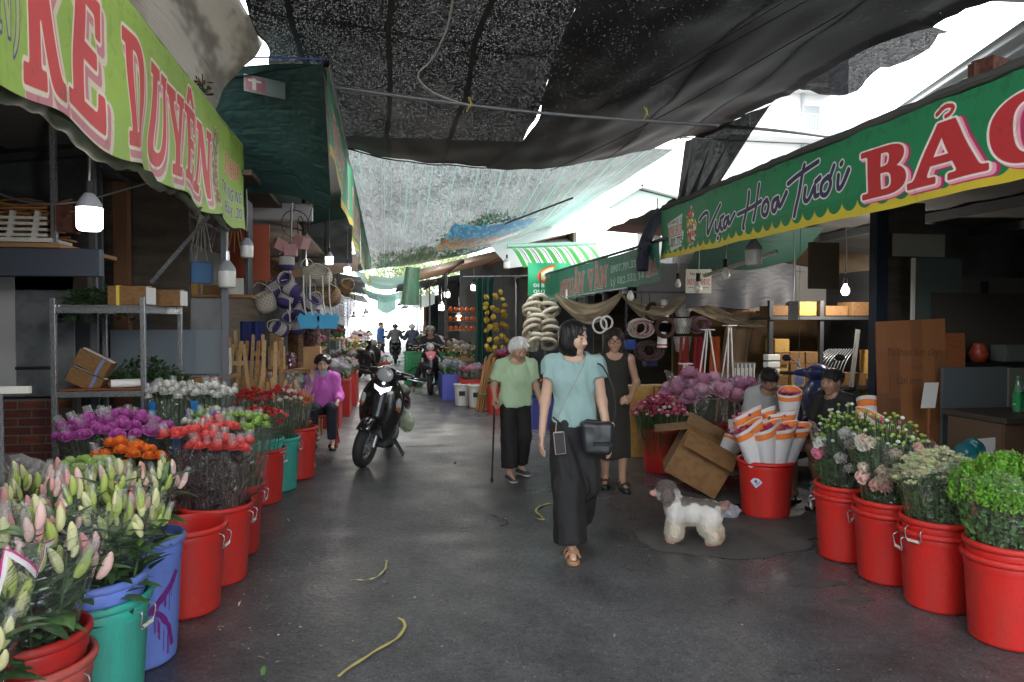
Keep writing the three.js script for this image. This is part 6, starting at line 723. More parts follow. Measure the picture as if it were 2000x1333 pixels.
// ---------- dog ----------
{
  const L = [[0, 0.225, -0.12, 0.088, 0, 0.228, 0.1, 0.096], [0, 0.25, 0.12, 0.08, 0, 0.34, 0.165, 0.062], [0, 0.372, 0.19, 0.064, 0, 0.368, 0.205, 0.062], [0, 0.352, 0.25, 0.03, 0, 0.345, 0.285, 0.024]];
  for (const s of [-1, 1]) L.push([s * 0.052, 0.2, 0.115, 0.062, s * 0.054, 0.075, 0.13, 0.058], [s * 0.054, 0.075, 0.13, 0.05, s * 0.054, 0.024, 0.145, 0.026], [s * 0.054, 0.016, 0.15, 0.016, s * 0.054, 0.016, 0.172, 0.016], [s * 0.055, 0.21, -0.12, 0.08, s * 0.06, 0.14, -0.105, 0.066], [s * 0.06, 0.14, -0.105, 0.06, s * 0.058, 0.085, -0.15, 0.056], [s * 0.058, 0.085, -0.15, 0.055, s * 0.058, 0.05, -0.142, 0.046], [s * 0.058, 0.016, -0.13, 0.016, s * 0.058, 0.016, -0.105, 0.017]);
  L.push([0, 0.27, -0.2, 0.034, 0, 0.285, -0.225, 0.03]);
  const ears = (x, y, z) => dell(abs(x), y, z, 0.062, 0.335, 0.178, 0.022, 0.07, 0.045), f = (x, y, z) => { let d = 1e3; for (const c of L) d = smin(d, dcap(x, y, z, c), 0.022); d = smin(d, ears(x, y, z), 0.012); return d - 0.006 * ns(x * 26, y * 26, z * 26) - 0.004 * ns(x * 60, y * 60, z * 60) * (y < 0.16 ? 1.6 : 0.7); };
  const col = (x, y, z) => {
    const n = 0.03 * ns(x * 18, y * 18, z * 18), cream = [0.66, 0.6, 0.5], grey = [0.14, 0.115, 0.105], white = [0.62, 0.6, 0.57], pink = [0.62, 0.34, 0.29], mix = (a, b, t) => a.map((q, i) => lerp(q, b[i], clamp(t)));
    if (y < 0.03) return pink; if (z > 0.262 && y > 0.3) return pink; if (z > 0.225 && y > 0.3 && y < 0.36) return white;
    let c = mix(white, cream, sstep(0.22, 0.1, y + n)); c = mix(c, [0.45, 0.27, 0.14], z < -0.17 && y < 0.13 && y > 0.06 ? 0.45 + n * 8 : 0);
    const head = sstep(0.015, -0.015, 0.165 - z + n + (y < 0.3 ? 0.0 : 0) - (y - 0.34) * 0.3) * sstep(0.265, 0.3, y + n), ear = ears(x, y, z) < 0.006 ? 1 : 0, crown = sstep(0.36, 0.39, y + n); c = mix(c, grey.map((q) => q * 1.3), max(head * 0.9, ear, crown));
    const saddle = sstep(0.285, 0.3, y + n * 1.3) * sstep(0.1, 0.08, z + n) * (z < 0.11 ? 1 : 0); c = mix(c, grey, saddle); const side = sstep(0.02, 0.0, abs(z - 0.07 + n) - 0.035) * sstep(0.14, 0.17, y) * sstep(0.3, 0.27, y) * 0.4; c = mix(c, [0.36, 0.35, 0.35], side); c = mix(c, [0.25, 0.13, 0.09], z < -0.19 ? sstep(0.2, 0.25, y + n) * 0.8 : 0); return c;
  };
  const t = thing('dog', 'clipped grey and cream poodle standing on the asphalt facing left', 'dog', [2.19, 0, -4.83], -2.0), g = sdfMesh(f, [-0.15, -0.01, -0.3], [0.15, 0.46, 0.34], 0.007, col);
  part('body', g, mat([1, 1, 1], 0.95, { vertexColors: true }), t); part('nose', ball(0.013, 0, 0.36, 0.308, [1.2, 0.9, 1]), mat([0.1, 0.04, 0.035], 0.4), t); part('eyes', [ball(0.009, 0.03, 0.386, 0.245), ball(0.009, -0.03, 0.386, 0.245)], mat([0.01, 0.006, 0.005], 0.15), t);
  const p = g.attributes.position, nn = g.attributes.normal, r = rng(5), N = 34000, I = shadowed(new THREE.InstancedMesh(at(new THREE.ConeGeometry(0.0013, 0.021, 3, 1, true), 0, 0.006, 0), mat([1, 1, 1], 0.95), N)), mm = new THREE.Matrix4(), q = new THREE.Quaternion(), v = V(0, 0, 0);
  for (let i = 0; i < N; i++) { const k = floor(r() * p.count), x = p.getX(k), y = p.getY(k), z = p.getZ(k), woolly = y < 0.17 || (y > 0.3 && z > 0.1), bald = y < 0.025 || z > 0.25; v.set(nn.getX(k) + (r() - 0.5) * 0.9, nn.getY(k) + (r() - 0.5) * 0.9 - 0.25, nn.getZ(k) + (r() - 0.5) * 0.9 - 0.2).normalize(); q.setFromUnitVectors(UPV, v); const s = bald ? 0.01 : woolly ? 0.75 + 0.5 * r() : 0.4 + 0.25 * r(); mm.compose(V(x, y, z), q, V(s, s, s)); I.setMatrixAt(i, mm); const c = col(x, y, z), w = 0.85 + 0.3 * r(); I.setColorAt(i, C(c[0] * w, c[1] * w, c[2] * w)); }
  I.name = 'fur'; I.userData.kind = 'stuff'; t.add(I);
}
// ---------- motor scooters ----------
const gloss = (c) => phy(c, 0.22, { clearcoat: 1, clearcoatRoughness: 0.06 }), lens = phy([0.42, 0.44, 0.45], 0.1, { clearcoat: 1, bumpMap: rep(grainTex, 0.12, 0.12), bumpScale: 0.004 });
const SG = {};
function scooter(label, p, turn, lean, o = {}) {
  const t = thing('motor_scooter', label, 'scooter', p, turn, o.group); t.rotation.set(0, turn, lean, 'YXZ'); t.scale.set(o.wide ?? 1.1, 1.04, 1.04); const body = gloss(o.color ?? [0.012, 0.012, 0.013]), trim = mat([0.05, 0.052, 0.056], 0.4), cell = o.cell ?? 0.012, key = cell, st = o.steer ?? 0;
  if (!SG[key]) SG[key] = {
    apron: sdfMesh((x, y, z) => { const ax = abs(x); let d = dell(x, y, z, 0, 0.66, 0.37, 0.215, 0.33, 0.14); d = smin(d, dell(x, y, z, 0, 0.4, 0.28, 0.18, 0.17, 0.16), 0.08); d = smin(d, dcap(x, y, z, [0, 0.86, 0.42, 0.05, 0, 0.52, 0.545, 0.045]), 0.05); d = smin(d, dcap(ax, y, z, [0.12, 0.82, 0.4, 0.03, 0.15, 0.5, 0.4, 0.03]), 0.03); d = smax(d, -dell(x, y, z, 0, 0.2, 0.66, 0.085, 0.3, 0.22), 0.03); return smax(d, -(z - 0.2), 0.02); }, [-0.26, 0.22, 0.12], [0.26, 1.0, 0.62], cell),
    head: sdfMesh((x, y, z) => smin(dell(x, y, z, 0, 1.0, 0.36, 0.115, 0.095, 0.125), dcap(abs(x), y, z, [0.05, 1.0, 0.33, 0.06, 0.2, 1.0, 0.28, 0.035]), 0.04), [-0.26, 0.86, 0.16], [0.26, 1.12, 0.52], cell),
    rear: sdfMesh((x, y, z) => { let d = dell(x, y, z, 0, 0.58, -0.42, 0.17, 0.17, 0.42); d = smin(d, dell(x, y, z, 0, 0.45, -0.2, 0.16, 0.17, 0.2), 0.06); d = smax(d, -dell(x, y, z, 0, 0.22, -0.6, 0.12, 0.3, 0.3), 0.03); return d; }, [-0.22, 0.24, -0.9], [0.22, 0.8, 0.05], cell),
    seat: sdfMesh((x, y, z) => smax(dell(x, y, z, 0, 0.74, -0.36, 0.15, 0.085, 0.42), 0.7 - y, 0.02), [-0.2, 0.66, -0.84], [0.2, 0.86, 0.1], cell),
    fender: sdfMesh((x, y, z) => smax(dell(x, y, z, 0, 0.33, 0.6, 0.1, 0.24, 0.32), 0.36 - y + 0.3 * (z - 0.62), 0.02), [-0.12, 0.2, 0.3], [0.12, 0.56, 0.98], cell * 0.7),
  };
  const S = SG[key]; part('front_shield', S.apron, body, t); part('rear_body', S.rear, body, t); part('seat', S.seat, mat([0.012, 0.012, 0.012], 0.5), t); part('floorboard', box(0.3, 0.05, 0.42, 0, 0.3, 0.08, 0, 0.015), trim, t); part('underbody', box(0.2, 0.14, 0.7, 0, 0.22, -0.15, 0, 0.03), M.darksteel, t);
  const f = new THREE.Group(); f.name = 'front_end'; f.position.z = 0.42; f.rotation.y = st; t.add(f); const F = (n, g, m) => { g = G1(g).clone(); g.translate(0, 0, -0.42); return part(n, g, m, f); };
  F('handlebar_cowl', S.head, body); F('headlight', at(new THREE.SphereGeometry(0.088, 20, 10, 0, 2 * PI, 0, 1.2), 0, 0.995, 0.44, PI / 2, 0, 0, [1, 0.62, 1]), lens); if (!o.far) F('fender', S.fender, body); else F('fender', box(0.12, 0.03, 0.3, 0, 0.52, 0.64), body);
  F('handlebar', tube([[-0.34, 1.0, 0.2], [-0.2, 1.0, 0.28], [0, 1.0, 0.32], [0.2, 1.0, 0.28], [0.34, 1.0, 0.2]], 0.013, 6), M.chrome); for (const s of [-1, 1]) { F('grip', rod([s * 0.22, 1.0, 0.265], [s * 0.35, 1.0, 0.195], 0.018), M.rubber); F('lever', tube([[s * 0.18, 0.985, 0.33], [s * 0.26, 0.98, 0.31], [s * 0.36, 0.97, 0.25]], 0.007, 5), M.chrome); if (o.mirrors !== 0) { F('mirror', at(new THREE.SphereGeometry(0.058, 14, 8), s * 0.31, 1.16, 0.26, 0, 0, 0, [1, 0.62, 0.3]), M.black); F('mirror_stalk', tube([[s * 0.16, 1.05, 0.28], [s * 0.22, 1.12, 0.28], [s * 0.29, 1.15, 0.265]], 0.005, 5), M.black); } F('fork', rod([s * 0.072, 0.24, 0.64], [s * 0.07, 0.46, 0.56], 0.018), M.steel); }
  const wheel = (z, par) => { const w = part('wheel', at(new THREE.TorusGeometry(0.192, 0.05, 10, 32), 0, 0.245, z, 0, PI / 2), M.rubber, par), rim = [at(new THREE.TorusGeometry(0.145, 0.018, 8, 28), 0, 0.245, z, 0, PI / 2), at(new THREE.CylinderGeometry(0.045, 0.045, 0.1, 14), 0, 0.245, z, 0, 0, PI / 2)]; for (let i = 0; i < 6; i++) { const a = i * PI / 3; rim.push(rod([0, 0.245, z], [0, 0.245 + sin(a) * 0.14, z + cos(a) * 0.14], 0.012)); } part('rim', rim, M.steel, w); };
  wheel(0.64 - 0.42, f); wheel(-0.62, t);
  if (!o.far) {
    part('centre_panel', sdfMesh((x, y, z) => { const d = dcap(x, y, z, [0, 0.86, 0.435, 0.07 * 1, 0, 0.56, 0.556, 0.045]); return d + 0.004 * abs(sin(x * 120)); }, [-0.12, 0.5, 0.36], [0.12, 0.95, 0.64], 0.008), mat([0.07, 0.08, 0.09], 0.3, { metalness: 0.6 }), t); part('chrome_wing', ext([[-0.085, 0.06], [-0.02, 0.025], [0.02, 0.025], [0.085, 0.06], [0.075, 0.01], [0.02, -0.025], [0, -0.055], [-0.02, -0.025], [-0.075, 0.01]], 0.008, 0.004).rotateX(-0.35).translate(0, 0.83, 0.52), M.chrome, t); part('badge', at(new THREE.CylinderGeometry(0.016, 0.016, 0.01, 14), 0, 0.905, 0.495, PI / 2 - 0.3), M.chrome, t);
    for (const s of [-1, 1]) { const q = part('turn_signal', at(new THREE.SphereGeometry(0.1, 16, 10), s * 0.17, 0.68, 0.445, 0.25, s * 0.75, s * 0.22, [0.3, 1, 0.28]), lens, t); part('bulb', at(new THREE.SphereGeometry(0.028, 10, 8), s * 0.176, 0.655, 0.458), mat([0.3, 0.08, 0.02], 0.3), q); }
    part('exhaust', tube([[-0.14, 0.2, 0.0], [-0.17, 0.2, -0.3], [-0.18, 0.26, -0.55], [-0.18, 0.34, -0.78]], 0.035, 8), M.darksteel, t); part('plate', box(0.18, 0.13, 0.004, 0, 0.52, -0.87), M.white, t);
  }
  if (o.stand) part('kickstand', [rod([0.1, 0.22, -0.1], [0.26, 0.05, -0.02], 0.012), rod([0.1, 0.22, -0.2], [0.24, 0.05, -0.16], 0.01)], M.darksteel, t);
  if (o.red) { part('red_fairing', ext([[-0.1, 0.06], [0, 0.09], [0.1, 0.06], [0.06, -0.05], [0, -0.12], [-0.06, -0.05]], 0.03, 0.015).translate(0, 0.82, 0.5), gloss([0.5, 0.02, 0.02]), t); }
  return t;
}
scooter('black scooter parked facing the camera in the lane', [-0.08, -0.014, -8.62], -0.2, -0.19, { stand: true, steer: -0.16, cell: 0.01, wide: 1.18 });
{ const b = thing('produce_bag', 'clear plastic bag of green vegetables hanging on the parked scooter', 'bag', [0.26, 0.28, -8.72]); part('bag', sdfMesh((x, y, z) => smin(dell(x, y, z, 0, 0.1, 0, 0.1, 0.12, 0.09), dcap(x, y, z, [0, 0.18, 0, 0.04, -0.03, 0.3, 0, 0.012]), 0.05) + 0.012 * ns(x * 18, y * 14, z * 18), [-0.14, -0.04, -0.13], [0.14, 0.34, 0.13], 0.01), phy([0.85, 0.9, 0.8], 0.15, { transmission: 0.75 }), b); part('vegetables', [leafCloud(160, 5, [0.075, 0.08, 0.065], 0.05).translate(0, 0.08, 0), ball(0.035, 0.04, 0.05, 0.03)].map((g) => { g.deleteAttribute('color'); return g; }), pet([0.28, 0.42, 0.07]), b); }
scooter('red and black motorbike under the helmeted rider', [1.05, 0, -16.35], -0.05, 0.02, { red: true, steer: -0.1, cell: 0.014 });
scooter('dark scooter parked among far left flowers', [-0.5, 0, -20], 0.35, -0.08, { far: true, cell: 0.016, stand: true });
scooter('blue and chrome motorbike parked inside the right stall', [4.35, 0, -6.95], 1.9, -0.05, { color: [0.02, 0.03, 0.12], cell: 0.014, stand: true });
scooter('far scooter ridden away down the lane', [0.42, 0, -28], PI, 0, { far: true, cell: 0.016 }); scooter('scooter ridden behind the green crates', [1.0, 0, -26], PI, 0, { far: true, cell: 0.016 });
{ // riders
  const ride = { pel: [0, 0.86, 0], waist: [0, 0.96, 0.02], chest: [0, 1.1, 0.06], nk: [0, 1.26, 0.09], head: [0, 1.4, 0.12], shL: [0.16, 1.23, 0.07], shR: [-0.16, 1.23, 0.07], hipL: [0.09, 0.85, 0.02], hipR: [-0.09, 0.85, 0.02], knL: [0.24, 0.55, 0.25], knR: [-0.24, 0.55, 0.25], anL: [0.42, 0.085, 0.2], anR: [-0.42, 0.085, 0.2], toeL: [0.47, 0.03, 0.34], toeR: [-0.47, 0.03, 0.34], elL: [0.27, 1.0, 0.2], elR: [-0.27, 1.0, 0.2], wrL: [0.28, 0.98, 0.42], wrR: [-0.28, 0.98, 0.42] };
  const mk = (label, p, turn, top, lo, hc, J = {}) => { const o = { s: 0.97, cell: 0.016, hcell: 0.008, handCell: 0.007, J: { ...ride, ...J }, skin: [0.4, 0.24, 0.17] }, t = person(label, p, turn, o); shirt(t, 'jacket', { sleeve: 1.85, ease: 0.03, hem: 0.82, cell: 0.016 }, top); trousers(t, { thigh: 0.09, knee: 0.07, hem: 0.055, cell: 0.016 }, lo); helmet(t, {}, hc); for (const c of ['L', 'R']) shoe(t, 'shoe', c, mat([0.4, 0.36, 0.3], 0.7), { y: 0 }); return t; };
  mk('rider in black with a pale helmet astride the red motorbike', [1.05, 0, -16.6], -0.05, cloth.black, cloth.jeans, [0.2, 0.2, 0.2]); const foot = { knL: [0.17, 0.55, 0.3], knR: [-0.17, 0.55, 0.3], anL: [0.15, 0.35, 0.2], anR: [-0.15, 0.35, 0.2], toeL: [0.16, 0.3, 0.34], toeR: [-0.16, 0.3, 0.34] };
  mk('far rider in grey seen from behind', [0.42, 0, -28], PI, cloth.grey, cloth.jeans, [0.03, 0.03, 0.03], foot); mk('far rider in dark clothes beyond the green crates', [1.0, 0, -26], PI, cloth.navy, cloth.jeans, [0.3, 0.3, 0.32], foot);
  const o = { s: 0.98, cell: 0.016, hcell: 0.008, handCell: 0.007 }, t = person('far pedestrian in a blue jacket at the left flower tables', [-0.12, 0, -27], 1.2, o); shirt(t, 'jacket', { sleeve: 1.8, ease: 0.03, cell: 0.016 }, clothM([0.06, 0.16, 0.45])); trousers(t, { cell: 0.016 }, cloth.jeans); hair(t, { ...o, cell: 0.009 }, (x, y, z) => smax(dell(x, y, z, 0, 0.036, -0.018, 0.086, 0.088, 0.1), -dell(x, y, z, 0, -0.045, 0.11, 0.07, 0.1, 0.08), 0.02), blackHair); for (const c of ['L', 'R']) shoe(t, 'shoe', c, M.black);
  // green crates behind the red motorbike
  const gm = plastic([0.02, 0.4, 0.13]); for (const [x, y, l] of [[0.72, 0, 'green plastic crate stack base left of the rider'], [0.72, 0.42, 'upper green plastic crate left of the rider'], [1.5, 0, 'green plastic crate base right of the rider'], [1.5, 0.42, 'upper green plastic crate right of the rider']]) { const c = thing('plastic_crate', l, 'crate', [x, y, -18.2]), g = []; for (const s of [-1, 1]) { for (let k = 0; k < 5; k++) g.push(box(0.46, 0.05, 0.02, 0, 0.04 + k * 0.08, s * 0.2), box(0.02, 0.05, 0.38, s * 0.22, 0.04 + k * 0.08, 0)); for (let k = 0; k < 6; k++) g.push(box(0.03, 0.38, 0.018, -0.2 + k * 0.08, 0.2, s * 0.2)); } part('slats', g, gm, c); part('rim', [box(0.5, 0.03, 0.03, 0, 0.4, 0.21), box(0.5, 0.03, 0.03, 0, 0.4, -0.21), box(0.03, 0.03, 0.4, 0.235, 0.4, 0), box(0.03, 0.03, 0.4, -0.235, 0.4, 0)], gm, c); part('base', box(0.46, 0.02, 0.4, 0, 0.012, 0), gm, c); }
}

// ---------- lamps ----------
const glow = mat([0.9, 0.9, 0.9], 0.4, { emissive: new THREE.Color(1, 0.98, 0.95), emissiveIntensity: 2.2 }), dull = phy([0.72, 0.72, 0.68], 0.35, { clearcoat: 0.4 }), neck = mat([0.32, 0.33, 0.35], 0.5);
function lamp(label, x, y, z, o = {}) { // y: the bottom of the bulb; top: where the cable is tied
  const k = o.k ?? 1, t = thing('hanging_bulb', label, 'lamp', [x, y, z], 0, o.group), b = o.round ? lathe([[0.001, 0], [0.022, 0.004], [0.036, 0.03], [0.034, 0.055], [0.016, 0.09], [0.012, 0.1]], 16) : lathe([[0.001, 0], [0.05, 0.004], [0.062, 0.018], [0.064, 0.1], [0.064, 0.125]], 20);
  b.scale(k, k, k); part('diffuser', b, o.lit ? glow : dull, t); if (!o.round) part('heat_sink', lathe([[0.064, 0.125], [0.062, 0.145], [0.045, 0.175], [0.026, 0.2], [0.018, 0.205]], 20).scale(k, k, k), neck, t);
  const h = (o.round ? 0.1 : 0.2) * k; part('socket', cyl(0.02 * k, 0.018 * k, 0.07 * k, 0, h, 0, 12), o.sock ?? M.rubber, t); part('cable', tube([[0, h + 0.06 * k, 0], [0.008, h + (o.top - y - h) * 0.5, 0.005], [0, o.top - y, 0]], o.cr ?? 0.006, 5), o.cab ?? M.whitecable, t);
  if (o.lit) { const l = new THREE.PointLight(0xfff4e6, o.power ?? 0.3); l.position.set(0, 0.06 * k, 0); l.castShadow = true; l.shadow.radius = 2; l.name = 'bulb_light'; t.add(l); } return t;
}
lamp('lit white bulb hanging under the lime green banner', -1.48, 2.06, -4, { top: 2.62, lit: 1, power: 0.2, k: 0.95 }); lamp('large unlit cream bulb at the end of the lime banner', -1.41, 1.9, -6.9, { top: 2.5, k: 1.25, cr: 0.012, sock: M.steel }); lamp('unlit white bulb right of the large cream one', -1.35, 2.23, -7.55, { top: 3.0, k: 1.0 });
lamp('unlit white bulb in front of the purple baskets', -1.24, 2.4, -11.6, { top: 3.2, k: 1.1 }); lamp('lit bulb right of the hanging baskets', -0.87, 2.52, -12, { top: 3.4, lit: 1 }); lamp('second lit bulb along the left awning', -0.68, 2.5, -14, { top: 3.4, lit: 1 });
lamp('big unlit white bulb under the long green banner', 3.56, 2.14, -6.5, { top: 2.72, k: 1.25 }); lamp('small round bulb left of the big unlit one', 3.62, 2.05, -7.2, { top: 2.7, round: 1, k: 1.3 }); lamp('lit bare bulb deep inside the right stall', 5.26, 1.9, -7.5, { top: 2.7, lit: 1, round: 1, k: 1.3, power: 0.9 }); lamp('small round bulb by the white sign', 3.72, 1.94, -8.1, { top: 2.6, round: 1, k: 1.4 }); lamp('small round bulb under the rolled net', 3.42, 2.0, -8.0, { top: 2.6, round: 1 }); lamp('small bulb hanging in front of the canvas swag', 3.08, 1.86, -8.7, { top: 2.45, round: 1, k: 1.3 });
lamp('white bulb by the striped awning corner', 2.31, 2.6, -13.5, { top: 3.0, k: 1 });
[[-0.82, 1.55, -20, 'lit bulb above the far left flowers'], [-0.56, 1.56, -21, 'lit bulb beside the far left flowers'], [-0.6, 1.7, -24, 'lit bulb farther along the left stalls'], [-0.62, 1.75, -27, 'small lit bulb far along the left stalls'], [1.57, 1.9, -20, 'lowest lit bulb under the brown right roof'], [1.73, 2.26, -20, 'upper left lit bulb under the brown right roof'], [2.48, 2.46, -20, 'upper right lit bulb under the brown right roof'], [2.16, 1.62, -21, 'lit bulb deep under the brown right roof'], [0.9, 2.0, -25, 'lit bulb under the dark right roof'], [-0.75, 1.8, -33, 'tiny lit bulb near the far left end']].forEach(([x, y, z, l]) => lamp(l, x, y, z, { top: y + 0.7, lit: 1, k: 1.2, power: 0.3 }));
{ const s = thing('socket_box', 'grey socket box hanging on a cord in the right stall', 'socket box', [4.42, 1.72, -7.2]); part('box', box(0.1, 0.2, 0.05, 0, 0, 0, 0, 0.006), mat([0.2, 0.2, 0.19], 0.6), s); part('cord', tube([[0, 0.1, 0], [0.005, 0.5, 0], [0, 0.95, 0]], 0.006, 5), M.whitecable, s); }
{ const s = thing('hanging_chain', 'dark chain hanging from a hook below the faded green banner', 'chain', [3.06, 1.45, -8.8]), g = []; for (let i = 0; i < 12; i++) g.push(at(new THREE.TorusGeometry(0.02, 0.006, 5, 10), 0, i * 0.042, 0, 0, (i % 2) * PI / 2, 0, [0.8, 1.3, 1])); part('links', g, M.darksteel, s); part('hook', box(0.1, 0.05, 0.05, 0, 0.53, 0), M.steel, s); }
one('sagging_cable', 'loose cable looped under the left stall roof', 'cable', tube([[-2.6, 2.6, -4.6], [-2.2, 2.34, -4.7], [-1.9, 2.3, -4.7], [-1.55, 2.45, -4.9], [-1.35, 2.55, -5]], 0.008, 5), M.cable);
// ---------- left stall goods ----------
{
  const t = thing('steel_rack', 'galvanised steel rack with two shelves inside the left stall', 'rack'), X = [-2.3, -1.71], Z = [-5.55, -6.5];
  for (const x of X) for (const z of Z) part('post', box(0.035, x > -2 && z > -6 ? 1.78 : 1.76, 0.035, x, 0.885, z, 0, 0.003), M.steel, t);
  for (const y of [1.68, 1.08]) { for (const z of Z) part('rail', box(0.56, 0.04, 0.025, -2.005, y, z), M.steel, t); for (const x of X) part('rail', box(0.025, 0.04, 0.92, x, y, -6.025), M.steel, t); part('shelf', box(0.54, 0.012, 0.9, -2.005, y + 0.03, -6.025), y > 1.5 ? M.steel : M.ply, t); }
  part('side_bar', rod([-2.55, 1.27, -5.56], [-2.32, 1.27, -5.56], 0.012), M.black, t);
}
const carton = (label, x, y, z, w, h, d, turn = 0, o = {}) => { const t = thing('cardboard_box', label, 'box', [x, y, z], turn); if (o.rz) t.rotation.z = o.rz; part('body', box(w, h, d, 0, h / 2, 0, 0, 0.004), o.m ?? M.card, t); part('flap_seam', box(w * 0.99, 0.003, 0.05, 0, h + 0.002, 0), M.offwhite, t); if (o.strap) part('strap', [box(0.022, h + 0.006, d + 0.006, o.sx ?? 0, h / 2, 0)], o.strap, t); if (o.end) part('end_label', box(0.004, h * 0.9, d * 0.9, w / 2 + 0.002, h / 2, 0), M.white, t); return t; };
const ystrap = mat([0.65, 0.5, 0.05], 0.6), bstrap = mat([0.16, 0.2, 0.4], 0.6);
carton('strapped cardboard box on top of the steel rack', -1.86, 1.72, -5.8, 0.26, 0.14, 0.24, 0, { strap: ystrap, sx: -0.06, end: 1 }); carton('second cardboard box behind it on the rack top', -1.7, 1.72, -6.2, 0.2, 0.13, 0.22, 0, { end: 1 }); carton('tilted small carton on the lower rack shelf', -2.18, 1.12, -5.75, 0.24, 0.11, 0.14, 0, { rz: -0.45, strap: bstrap, sx: 0.06 }); carton('tilted upper carton leaning on the lower one', -2.14, 1.24, -5.77, 0.24, 0.12, 0.14, 0, { rz: -0.5, strap: bstrap, sx: 0.06 });
function leafPile(label, x, y, z, rx, ry, rz, n, seed, trail) { const t = thing('foliage_bunch', label, 'foliage', [x, y, z]), r = rng(seed), g = []; for (let i = 0; i < n; i++) { const a = r() * 6.3, q = sqrt(r()), k = r(); g.push(at(at(FG.leafS.clone(), 0, 0, 0, 0.5 + r(), 0, 0, 0.05 + 0.03 * r()), cos(a) * rx * q, ry * (1 - q * q) * k + (trail && q > 0.8 ? -0.15 * r() : 0.01), sin(a) * rz * q, 0, r() * 6.3)); } part('leaves', g, FM.leaf, t).userData.kind = 'stuff'; const st = []; for (let i = 0; i < 14; i++) st.push(rod([(r() - 0.5) * rx, 0.012, (r() - 0.5) * rz], [(r() - 0.5) * rx * 2, ry * 0.6 * r() + 0.015, (r() - 0.5) * rz * 2], 0.004)); part('stems', st, FM.stem, t); }
leafPile('dark leafy vines trailing over the rack top', -2.15, 1.72, -5.9, 0.24, 0.13, 0.3, 320, 5, true); leafPile('dark green foliage on the lower rack shelf', -1.82, 1.12, -5.95, 0.3, 0.2, 0.3, 420, 6); { const t = thing('paper_roll', 'white film roll lying on the lower rack shelf', 'roll', [-1.84, 1.15, -5.62], 0.4); part('roll', at(new THREE.CylinderGeometry(0.03, 0.03, 0.22, 14), 0, 0, 0, 0, 0, PI / 2), M.white, t); part('core', at(new THREE.CylinderGeometry(0.016, 0.016, 0.25, 10), 0, 0, 0, 0, 0, PI / 2), M.card, t); }
{ const t = thing('slotted_angle_stand', 'slotted steel angle post at the left edge of the picture', 'stand', [-1.66, 0, -3.46]); part('post', [box(0.04, 1.3, 0.004, 0, 0.65, 0), box(0.004, 1.3, 0.04, -0.02, 0.65, 0.02)], M.steel, t); part('arm', box(0.3, 0.03, 0.025, -0.02, 1.3, 0.0), M.offwhite, t); const g = []; for (let i = 0; i < 24; i++) g.push(box(0.01, 0.025, 0.002, 0, 0.08 + i * 0.05, 0.004)); part('slots', g, M.black, t); }
{ const t = thing('wash_basin', 'red basin on a white pail at the far left', 'basin', [-2.35, 0, -4.3]); part('pail', lathe([[0, 0], [0.13, 0], [0.16, 0.5], [0.15, 0.5], [0.12, 0.02]], 20), BM.white, t); part('basin', lathe([[0, 0.5], [0.16, 0.5], [0.24, 0.64], [0.25, 0.65], [0.225, 0.64], [0.15, 0.52]], 24), BM.red, t); }
{ // attic clutter
  const t = thing('reed_bundle', 'bundle of dry reeds and canes piled in the left attic', 'reeds', [-2.65, 2.15, -5.9]), r = rng(7); for (let i = 0; i < 30; i++) { const y = 0.03 + 0.2 * r() + 0.12 * (i > 20 ? 1 : 0), x = (r() - 0.5) * 0.3; part('cane', tube([[x - 0.4, y + 0.04 * r(), (r() - 0.5) * 0.4], [x, y + 0.08 * r(), (r() - 0.5) * 0.4], [x + 0.35, y - 0.02 + 0.16 * (r() - 0.3), (r() - 0.5) * 0.4 + 0.1]], 0.009, 5, 6), M.wood, t); }
  const c = thing('stacked_plastic_chair', 'upturned grey plastic chair lying in the left attic', 'chair', [-2.5, 2.16, -5.66]); part('seat', box(0.36, 0.03, 0.36, 0, 0.015, -0.1), BM.white, c); for (let i = 0; i < 4; i++) part('slat', box(0.3, 0.02, 0.02, 0, 0.05 + i * 0.04, 0.06), BM.white, c); for (const x of [-0.1, 0.06]) part('leg', bar([x, 0.03, 0.05], [x + 0.03, 0.22, 0.05], 0.03), BM.white, c); part('cloth', sheet(8, 6, (u, v) => [0.15 + 0.2 * u, 0.28 - 0.2 * v, 0.02 + 0.04 * sin(u * 7)]), M.rust, c); one('attic_carton', 'old carton pushed back on the left attic floor', 'box', box(0.5, 0.34, 0.4, -3.0, 2.33, -6.2, 0.1, 0.005), M.card);
}
